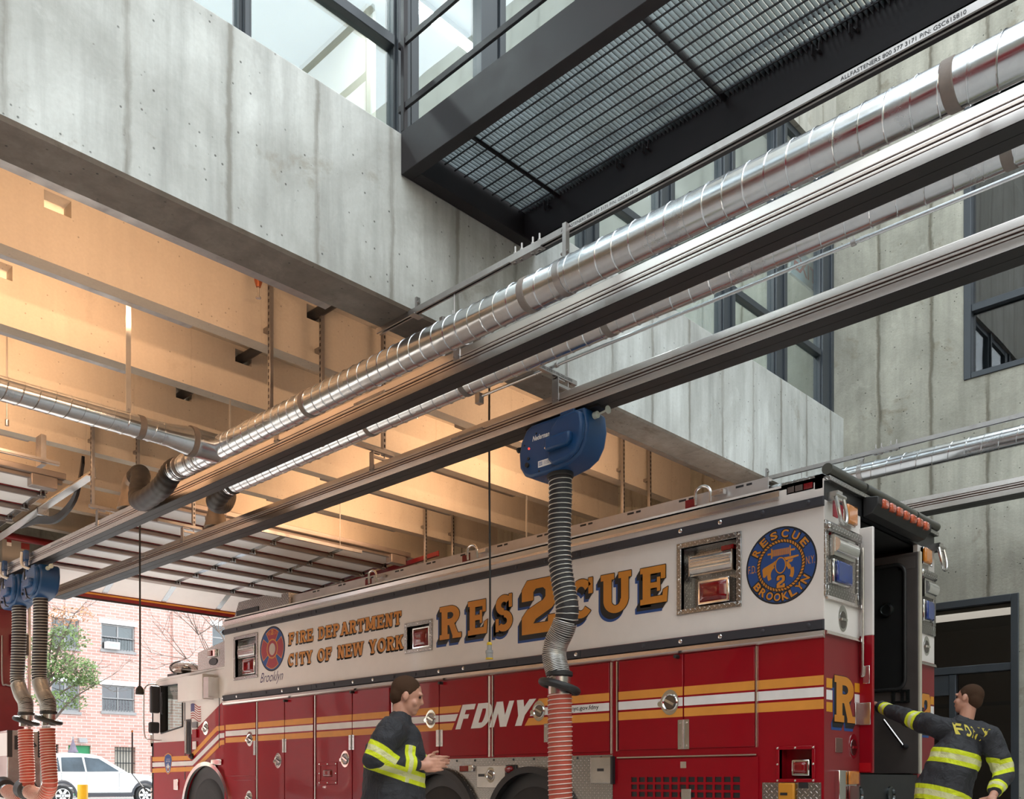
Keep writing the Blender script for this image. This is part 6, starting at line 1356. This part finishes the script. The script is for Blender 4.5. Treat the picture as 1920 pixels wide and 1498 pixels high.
p1, coat1 = person('person', 'firefighter in dark coat with lime bands striding right past the truck side', J1, F1, B1, (.020, .021, .026), {'r': (fz+Vector((0, 0, .05)), -rz1, 1, .9), 'l': (fz, rz1, -1, .9)})
# the firefighter reaching into the rear doorway, back to the camera
g2 = lambda px, py, d=7.6: Vector(on_d(px, py, d))
hip2 = g2(1768, 1508); F2 = Vector((.30, .95, 0)).normalized(); rz2 = F2.cross(Vector((0, 0, 1)))
J2 = dict(hip=hip2, chest=g2(1790, 1424), neck=g2(1806, 1358), head=g2(1815, 1312, 7.62), face=F2+Vector((-.25, 0, -.15)), ls=g2(1754, 1362, 7.72), rs=g2(1856, 1380, 7.5), le=g2(1706, 1347, 8.0), re=g2(1884, 1450, 7.42), lh=Vector((8.37, 3.46, 1.74)), rh=g2(1862, 1492, 7.25),
    lk=hip2+F2*.28-rz2*.12+Vector((0, 0, -.38)), rk=hip2-F2*.05+rz2*.12+Vector((0, 0, -.43)), la=hip2+F2*.22-rz2*.14, ra=hip2-F2*.30+rz2*.14)
J2['la'].z = .10; J2['ra'].z = .11
ax2 = (J2['neck']-hip2).normalized()
B2 = [(hip2.lerp(J2['neck'], .56), ax2, .060, .34), (hip2.lerp(J2['neck'], .06), ax2+rz2*.1, .060, .38), (J2['ls'].lerp(J2['le'], .72), J2['le']-J2['ls'], .048, .15), (J2['le'].lerp(J2['lh'], .70), J2['lh']-J2['le'], .042, .13), (J2['rs'].lerp(J2['re'], .86), J2['re']-J2['rs'], .055, .15), (J2['re'].lerp(J2['rh'], .7), J2['rh']-J2['re'], .04, .13)]
p2, coat2 = person('person', 'firefighter with FDNY on the back of the coat reaching into the rear doorway', J2, F2, B2, (.020, .021, .026), {'l': (J2['lh']-J2['le'], Vector((0, 0, -1)), -1, 1.0), 'r': (J2['rh']-J2['re']+F2*.05, -rz2, 1, .9)})
dg = bpy.context.evaluated_depsgraph_get(); dg.update(); ev = coat2.evaluated_get(dg); me = ev.to_mesh(); bv = BVHTree.FromPolygons([coat2.matrix_world @ v.co+world_of(p2)*0 for v in me.vertices], [tuple(p.vertices) for p in me.polygons])
off2 = world_of(p2) if (coat2.matrix_world.translation.length < 1e-6) else Vector((0, 0, 0))
across = (J2['rs']-J2['ls']).normalized(); ctr = hip2.lerp(J2['neck'], .89)-across*.065; upv = ax2; lm = MB()
for i, ch in enumerate('FDNY'):
    vs, fs = text_shape(ch, 0, .035); out = []
    for u, v in vs:
        q = ctr+across*((-.5+(i+.12+u*.76)/4)*.31)+upv*(v*.10-.06); src = q-F2*.6
        hit, nrm, idx, dist = bv.ray_cast(src-off2, F2); out.append((hit+off2-F2*.004) if hit is not None else q-F2*.2)
    lm.add(out, fs)
ev.to_mesh_clear(); lm.build('lettering', flat('yellow_lettering', (.60, .50, .06), .5), p2, smooth=0)

# ================================================================== BY THE STREET DOOR AND OUTSIDE
ya0 = on_x(14, 1440, 5.0); t = thing('steel_cabinet', (5.0, 15.7, 0), 'stainless steel cabinet with black corner trims standing before the red pier', 'cabinet')
ca = on_y(14, 1369, 15.85); cb = on_y(76, 1369, 15.85); m = MB(); m.box(ca[0], cb[0], 15.85, 16.6, .06, ca[2]); m.build('cabinet_body', stainless, t, bevel=.012)
MB().box(ca[0]-.003, ca[0]+.07, 15.843, 15.87, ca[2]-.42, ca[2]+.003).build('corner_trim', rubber, t); MB().box(cb[0]-.04, cb[0]+.003, 15.843, 15.87, ca[2]-.42, ca[2]+.003).build('corner_trim', rubber, t); MB().box(ca[0]-.008, ca[0], 15.85, 16.58, ca[2]-.40, ca[2]-.04).build('white_side_panel', white_paint, t); MB().box(ca[0]-.008, ca[0], 15.87, 16.25, .5, .95).build('paper_notice', white_ink, t)
m = MB(); [m.box(ca[0]-.010, ca[0]-.008, 15.9, 16.21, .86-q*.045, .872-q*.045) for q in range(6)]; m.build('notice_print', flat('notice_red', (.5, .12, .10), .6), t)
MB().box(ca[0]+.1, ca[0]+.22, 15.835, 15.85, ca[2]-.30, ca[2]-.08).build('latch_panel', dark_plastic, t); MB().prism([(cb[0]-.30, ca[2]-.20), (cb[0]-.14, ca[2]-.12), (cb[0]-.06, ca[2]-.24), (cb[0]-.10, ca[2]-.26)], 'y', 15.82, 15.85).build('handle', dark_plastic, t); MB().box(ca[0]+.02, cb[0]-.02, 15.88, 16.55, 0, .06).build('plinth', dark_plastic, t)
road = flat('asphalt', (.30, .30, .30), .85, vary=.15, bump=.2)
struct(MB().add([(-60, 17.75, -.01), (90, 17.75, -.01), (90, 27, .12), (-60, 27, .12), (-60, 37.6, .24), (90, 37.6, .24)], [(0, 1, 2, 3), (3, 2, 5, 4)]).build('road', road, smooth=0))
struct(MB().box(-60, 90, 37.6, 42, -.3, .38).build('sidewalk', flat('pavement', (.42, .41, .39), .85, bump=.1)))
# brick apartment house
FYB = 41.9
mB, tB, bB = new_mat('pink_brick'); c_ = nd(tB, 'ShaderNodeTexCoord'); sp_ = nd(tB, 'ShaderNodeSeparateXYZ'); tB.links.new(c_.outputs['Object'], sp_.inputs[0]); cm = nd(tB, 'ShaderNodeCombineXYZ'); tB.links.new(sp_.outputs[0], cm.inputs[0]); tB.links.new(sp_.outputs[2], cm.inputs[1])
bt = nd(tB, 'ShaderNodeTexBrick'); tB.links.new(cm.outputs[0], bt.inputs['Vector']); bt.inputs['Scale'].default_value = 1.0; bt.inputs['Brick Width'].default_value = .42; bt.inputs['Row Height'].default_value = .135; bt.inputs['Mortar Size'].default_value = .011; bt.inputs['Color1'].default_value = (.48, .265, .22, 1); bt.inputs['Color2'].default_value = (.58, .345, .295, 1); bt.inputs['Mortar'].default_value = (.70, .62, .57, 1); bt.inputs['Bias'].default_value = 0
tB.links.new(bt.outputs['Color'], bB.inputs['Base Color']); bB.inputs['Roughness'].default_value = .85
bd = thing('apartment_building', (18, FYB, .3), 'pink brick apartment house with white lintels across the street', 'building')
def WQ(a, b_):
    x0, _, z1 = on_y(*a, FYB); x1, _, z0 = on_y(*b_, FYB); return min(x0, x1), max(x0, x1), min(z0, z1), max(z0, z1)
wins = [WQ((190, 1168), (253, 1223)), WQ((191, 1283), (253, 1336)), WQ((96, 1156), (148, 1216)), WQ((96, 1276), (150, 1335)), WQ((398, 1172), (452, 1222)), WQ((398, 1284), (452, 1336))]
lows = [WQ((96, 1395), (110, 1500)), WQ((128, 1397), (170, 1500)), WQ((215, 1400), (254, 1500))]
MB().wall('y', FYB, FYB+.5, -20, 60, .3, 17, [(a, c, z0, z1) for a, c, z0, z1 in wins]+[(a, c, .38, z1) for a, c, z0, z1 in lows]).build('brick_wall', mB, bd)
MB().box(-20, 60, FYB+3, FYB+3.1, .3, 17).build('inner_wall', flat('dim_inner', (.10, .10, .10), .8), bd)
pb = on_y(322, 1300, FYB); MB().box(pb[0], pb[0]+.55, FYB-.10, FYB, .38, 17).build('pilaster', mB, bd)
lint = flat('white_lintel', (.80, .79, .77), .7); sash = flat('grey_sash', (.30, .29, .29), .5); pane_m = glass_mat('house_glass', (.55, .6, .62), 3.0); curt = flat('curtain_cloth', (.62, .58, .50), .8, vary=.2, stretch=(6, 1, .4))
for i, (a, c, z0, z1) in enumerate(wins):
    f = MB(); q = .07; f.wall('y', FYB+.08, FYB+.16, a, c, z0, z1, [(a+q, (a+c)/2-q/2, z0+q, (z0+z1)/2-q/2), (a+q, (a+c)/2-q/2, (z0+z1)/2+q/2, z1-q), ((a+c)/2+q/2, c-q, z0+q, (z0+z1)/2-q/2), ((a+c)/2+q/2, c-q, (z0+z1)/2+q/2, z1-q)])
    w_ = f.build('window', sash, bd); MB().box(a, c, FYB+.115, FYB+.125, z0, z1).build('pane', pane_m, w_); MB().box(a-.12, c+.12, FYB-.03, FYB+.1, z1, z1+.22).build('lintel', lint, bd); MB().box(a-.05, c+.05, FYB-.06, FYB+.1, z0-.12, z0).build('sill', sash, bd)
    if i in (0, 1, 4): k = MB(); k.box((a+c)/2+(.1 if i != 1 else -.6), c-.02, FYB+.25, FYB+.28, z0, z1); k.build('curtain', curt if i != 1 else flat('maroon_curtain', (.32, .06, .09), .8, vary=.3), w_)
    g_ = MB()
    if i in (0, 1): [g_.box(a+.1+k*.13, a+.112+k*.13, FYB+.02, FYB+.035, z0, z0+(z1-z0)*(.45 if i else .5)) for k in range(int((c-a-.1)/.13))]; g_.box(a, c, FYB+.02, FYB+.035, z0+(z1-z0)*.46, z0+(z1-z0)*.48); g_.build('window_guard', dark_plastic, w_)
green = flat('green_shutter', (.03, .26, .10), .5); a, c, z0, z1 = lows[1]; MB().box(a, c, FYB+.1, FYB+.15, .38, z1).build('green_shutter', green, bd)
a, c, z0, z1 = lows[2]; MB().box(a, c, FYB+.2, FYB+.25, .38, z1).build('window', curt, bd); g_ = MB(); [g_.box(a+k*.13, a+.03+k*.13, FYB+.03, FYB+.06, .38, z1) for k in range(int((c-a)/.13))]; [g_.box(a, c, FYB+.03, FYB+.06, z1-.2-k*.55, z1-.16-k*.55) for k in range(4)]; g_.build('window_guard', dark_plastic, bd)
a, c, z0, z1 = lows[0]; MB().box(a, c, FYB+.15, FYB+.2, .38, z1).build('service_door', dark_plastic, bd)
a, c, z0, z1 = WQ((196, 1203), (221, 1219)); t = thing('air_conditioner', ((a+c)/2, FYB-.1, z0), 'white window air conditioner in the upper window of the brick house', 'air conditioner'); MB().box(a, c, FYB-.25, FYB+.08, z0, z1).build('case', lint, t, bevel=.02); MB().box(a+.08, c-.08, FYB-.258, FYB-.25, z0+.07, z1-.07).build('grille', flat('ac_grille', (.42, .5, .52), .5), t)
a, c, z0, z1 = WQ((143, 1384), (158, 1393)); t = thing('wall_floodlight', ((a+c)/2, FYB-.2, z0), 'grey floodlight on the brick wall above the green shutter', 'lamp'); MB().prism([(FYB-.40, z0), (FYB-.30, z1), (FYB-.12, z1), (FYB-.22, z0)], 'x', a, c).build('housing', sash, t); MB().box(a+.15, c-.15, FYB-.2, FYB, z1-.08, z1).build('arm', sash, t)
uq = on_y(137, 1383, 40.6); t = thing('folded_umbrella', (uq[0], 40.6, .38), 'folded grey umbrella standing before the green shutter', 'umbrella')
P = [(0, .02), (-.18, .05), (-.5, .16), (-.62, .22), (-.60, .12), (-1.0, .17), (-1.7, .22), (-2.1, .12)]; MB()._lathe([(-p[0], p[1]) for p in P], Vector(uq), Vector((0, 0, -1)), 9, 0).build('canopy', flat('umbrella_cloth', (.20, .17, .22), .8, vary=.2), t, smooth=20); MB().cyl((uq[0], 40.6, .42), (uq[0], 40.6, uq[2]+.05), .03, n=10).build('pole', sash, t); MB().cyl((uq[0], 40.6, .38), (uq[0], 40.6, .46), .28, n=20).build('base', sash, t)
# white SUV parked along the street
def CQ(px, py, Y): return on_y(px, py, Y)
YC0 = 33.6; xf = CQ(117, 1488, YC0)[0]; xr = CQ(272, 1488, YC0)[0]; wb = xr-xf; gz = .20; suv = thing('car', ((xf+xr)/2, YC0+.9, gz), 'white parked SUV facing right on the street outside', 'car'); wp_ = flat('car_white', (.84, .84, .85), .2, coat=1, vary=.01); zR = CQ(180, 1412, YC0)[2]
k = wb/2.9; gx = lambda q: xf+q*k; gh = lambda h: gz+h*(zR-gz)/1.76
body = [(-.95, .45), (-.98, .95), (-.90, 1.08), (2.05, 1.12), (2.95, 1.05), (3.55, .92), (3.72, .75), (3.74, .45), (3.40, .35)]
body += [(2.9+.42*math.cos(math.radians(a)), .42+.42*math.sin(math.radians(a))) for a in range(0, 181, 15)]+[(.42*math.cos(math.radians(a)), .42+.42*math.sin(math.radians(a))) for a in range(0, 181, 15)]+[(-.6, .35)]
MB().prism([(gx(q), gh(h)) for q, h in body], 'y', YC0, YC0+1.85).build('car_body', wp_, suv, bevel=.05, seg=3)
cabp = [(-.85, 1.05), (-.62, 1.62), (-.40, 1.72), (.4, 1.76), (1.1, 1.73), (1.42, 1.64), (2.28, 1.12), (2.3, 1.05)]; m = MB(); n_ = len(cabp)
vs = [(gx(q), YC0+.02+.22*max(0, h-1.1)/.66, gh(h)) for q, h in cabp]+[(gx(q), YC0+1.83-.22*max(0, h-1.1)/.66, gh(h)) for q, h in cabp]; m.add(vs, [tuple(range(n_-1, -1, -1)), tuple(range(n_, 2*n_))]+[(i, (i+1) % n_, n_+(i+1) % n_, n_+i) for i in range(n_)]); m.build('car_cabin', wp_, suv, bevel=.03, seg=2)
cgl = flat('car_window', (.06, .08, .10), .12, spec=.35, vary=.4, nscale=1.5); 
for P in ([(-.62, 1.14), (-.50, 1.52), (-.08, 1.60), (-.05, 1.14)], [(0.0, 1.14), (.02, 1.60), (.72, 1.62), (.78, 1.14)], [(.84, 1.14), (.80, 1.62), (1.30, 1.58), (1.98, 1.16)]): MB().ngon([(gx(q), YC0+.012+.22*max(0, h-1.1)/.66, gh(h)) for q, h in P]).build('side_window', cgl, suv, smooth=0)
for x_ in (xf, xr):
    w_ = MB()._lathe([(0, .22), (-.02, .30), (.0, .35), (.20, .36), (.22, .2)], Vector((x_, YC0-.01, gz+.37)), Vector((0, 1, 0)), 36, 0).build('wheel', tyre_m, suv); r_ = MB()
    for i in range(6): a = 2*PI*i/6; r_.bar((x_, YC0-.02, gz+.37), (x_+.23*math.cos(a), YC0-.02, gz+.37+.23*math.sin(a)), .09, .03, up=(0, 1, 0))
    r_.tube([(x_+.235*math.cos(t_), YC0-.015, gz+.37+.235*math.sin(t_)) for t_ in [2*PI*i/28 for i in range(28)]], .022, 8, False, close=True); r_.cyl((x_, YC0-.035, gz+.37), (x_, YC0, gz+.37), .05, n=14); r_.build('wheel_rim', stainless, w_)
    f_ = MB(); o_ = arc(x_, gz+.40, .50, .47, -5, 185, 20); i_ = arc(x_, gz+.40, .42, .40, -5, 185, 20)
    for q in range(20): f_.prism([o_[q], o_[q+1], i_[q+1], i_[q]], 'y', YC0-.02, YC0+.02)
    f_.build('arch_trim', flat('grey_trim', (.06, .06, .07), .6), suv)
MB().box(gx(.45), gx(2.45), YC0-.015, YC0+.02, gh(.30), gh(.42)).build('side_sill', flat('grey_trim', (.06, .06, .07), .6), suv, bevel=.01); MB().box(gx(.1), gx(2.5), YC0-.008, YC0+.02, gh(.58), gh(.62)).build('side_moulding', wp_, suv)
m = MB(); [m.box(gx(q)-.008, gx(q)+.008, YC0-.002, YC0+.01, gh(.5), gh(1.1)) for q in (-.02, .82, 1.95)]; m.build('door_gap', flat('grey_gap', (.3, .3, .31), .6), suv); [MB().box(gx(q), gx(q)+.2, YC0-.03, YC0, gh(.95), gh(.98)).build('door_handle', wp_, suv, bevel=.008) for q in (.55, 1.65)]; MB().sphere((gx(1.98), YC0-.12, gh(1.16)), (.11, .10, .07), 14, 8).build('wing_mirror', wp_, suv); MB().box(gx(3.55), gx(3.72), YC0-.004, YC0+.4, gh(.72), gh(.86)).build('head_lamp', clear_lens, suv, bevel=.02)
# bollards
yb_m = flat('bollard_yellow', (.78, .45, .01), .45)
for (px0, px1, py), lab in (((143, 167, 1471), 'yellow bollard in front of the white SUV'), ((63, 74, 1471), 'yellow bollard glimpsed between the two looped hoses')):
    Yq = 19.2 if px0 > 100 else 20.5; a = on_y(px0, py, Yq); c = on_y(px1, py, Yq); cx_, r_ = (a[0]+c[0])/2, .5*math.hypot(c[0]-a[0], 0)*.78; 
    t = thing('bollard', (cx_, Yq, 0), lab, 'bollard', 'yellow bollards at the street door'); MB()._lathe([(0, r_), (a[2]-.01, r_), (a[2], r_*.96)], Vector((cx_, Yq, 0)), Vector((0, 0, 1)), 28, 0).build('post', yb_m, t); MB()._lathe([(0, r_*1.3), (.03, r_*1.3)], Vector((cx_, Yq, 0)), Vector((0, 0, 1)), 28, 0).build('base', dark_plastic, t)
# trees in the street
rnd = random.Random(11); bark = flat('bark', (.16, .12, .10), .9, bump=.4)
def branch(m, p, d, L, r, depth, tips):
    p = Vector(p); q = p
    for i in range(3):
        d = (d+Vector((rnd.uniform(-.2, .2), rnd.uniform(-.2, .2), rnd.uniform(-.08, .16)))).normalized(); n_ = q+d*L/3; m.tube([q, n_], [r*(1-i*.22), r*(1-(i+1)*.22)], 6, False); q = n_
        if depth > 0 and i > 0:
            for s_ in range(2): nd_ = (d+Vector((rnd.uniform(-1, 1), rnd.uniform(-1, 1), rnd.uniform(-.3, .7)))*.9).normalized(); branch(m, q, nd_, L*.62, r*.45, depth-1, tips)
    tips.append(q)
def tree(loc, label, h, lean, crowns, leafm, bare=False):
    t = thing('street_tree', loc, label, 'tree', 'trees in the street'); m = MB(); tw = MB(); tips = []; L = Vector(loc)
    top = L+Vector(lean)+Vector((0, 0, h)); m.tube(smoothpath([L, L.lerp(top, .5)+Vector((.1, 0, 0)), top], 6), [.16-.006*i for i in range(13)], 10)
    targets = [Vector(c[0]) for c in crowns]
    for c in targets:
        s_ = L.lerp(top, rnd.uniform(.45, .95)); m.tube(smoothpath([s_, s_.lerp(c, .5)+Vector((0, 0, .25)), c], 5), [.05-.004*i for i in range(11)], 6)
        for k in range(3 if not bare else 5): branch(tw, c, Vector((rnd.uniform(-1, 1), rnd.uniform(-.6, .6), rnd.uniform(-.2, .9))).normalized(), .8 if not bare else 1.3, .016 if not bare else .02, 2, tips)
    m.build('trunk', bark, t, smooth=60); tw.build('branch', bark, t, smooth=60)
    for nm, mt, sel in leafm:
        f = MB()
        for j, (c, r_, n_) in enumerate(crowns):
            if j not in sel: continue
            for i in range(n_):
                u = Vector((rnd.gauss(0, 1), rnd.gauss(0, 1), rnd.gauss(0, 1))); u.normalize(); p = Vector(c)+Vector((u.x*r_[0], u.y*r_[0], u.z*r_[1]))*rnd.uniform(.25, 1)**.6
                a = Vector((rnd.uniform(-1, 1), rnd.uniform(-1, 1), rnd.uniform(-1, .6))).normalized(); b_ = a.orthogonal().normalized(); s_ = rnd.uniform(.07, .13); f.ngon([p-b_*s_*.1, p+a*s_*.5+b_*s_*.42, p+a*s_*1.1, p+a*s_*.5-b_*s_*.42])
        if f.f: f.build(nm, mt, t, smooth=0, recalc=False)
leaf_g = flat('green_leaf', (.16, .23, .08), .6, vary=.45, nscale=3); leaf_o = flat('orange_leaf', (.42, .22, .12), .6, vary=.4, nscale=3)
dT = 31.0; gt = lambda px, py: on_d(px, py, dT); b0 = gt(75, 1480)
cr = [(gt(120, 1195), (.9, .45), 420), (gt(125, 1255), (1.0, .5), 620), (gt(148, 1262), (.7, .6), 460), (gt(112, 1312), (.9, .35), 420), (gt(163, 1278), (.4, .25), 120), (gt(98, 1225), (.7, .8), 420), (gt(140, 1150), (.8, .25), 150), (gt(105, 1160), (.7, .3), 160), (gt(60, 1230), (.9, .9), 420), (gt(183, 1281), (.15, .12), 16)]
tree((b0[0], b0[1], .1), 'thin street tree with green and some orange leaves behind the hanging hoses', 5.2, (.2, .1, 0), cr, [('foliage', leaf_g, (0, 1, 2, 3, 4, 5, 8, 9)), ('orange_foliage', leaf_o, (6, 7))])
dT = 36.0; b1 = gt(436, 1480); tree((b1[0], b1[1], .2), 'bare twiggy street tree showing above the cab of the truck', 6.0, (-.2, 0, 0), [(gt(395, 1225), (1, 1), 0), (gt(350, 1235), (1, 1), 0), (gt(372, 1190), (1, 1), 0), (gt(410, 1185), (1, 1), 0)], [], True)

# ================================================================== the second truck, standing beside the camera and mirrored in the rails and ducts
T2 = thing('fire_truck', (-2.3, 0, 0), 'second red fire truck, seen only as red streaks mirrored in the ducts and rails', 'fire truck')
MB().box(-3.55, -1.05, -6.2, 5.2, .55, 3.45).build('lower_body', red_paint, T2, bevel=.05, seg=3)
MB().box(-3.5, -1.1, -6.1, 2.4, 3.46, 3.75).build('hose_bed', red_paint, T2, bevel=.04)
MB().box(-1.055, -1.04, -6.0, 5.0, 1.50, 1.66).build('white_stripe', white_stripe, T2); MB().box(-3.5, -1.1, 2.6, 5.15, 3.46, 3.6).build('cab_roof', white_paint, T2, bevel=.05)
for ya in (2.9, 4.1): MB().box(-1.056, -1.03, ya, ya+.9, 1.9, 2.6).build('side_window', flat('dark_pane', (.02, .02, .02), .15), T2, bevel=.01)
for ya in (-5.9, -4.6, -1.6, -.3, 1.0): MB().box(-1.052, -1.035, ya, ya+1.2, 1.2, 2.7).build('compartment_door', red_paint, T2, bevel=.006)
for yc in (-3.6, 3.4):
    for xx, sd in ((-1.08, -1), (-3.52, 1)):
        MB()._lathe([(0, .28), (-.01, .43), (.03, .52), (.09, .54), (.25, .54), (.30, .5), (.32, .28)], Vector((xx, yc, .54)), Vector((sd, 0, 0)), 36, 0).build('wheel', tyre_m, T2); MB()._lathe([(-.02, .06), (.0, .14), (.10, .2), (.04, .28)], Vector((xx, yc, .54)), Vector((sd, 0, 0)), 24, 0).build('wheel_rim', stainless, T2)
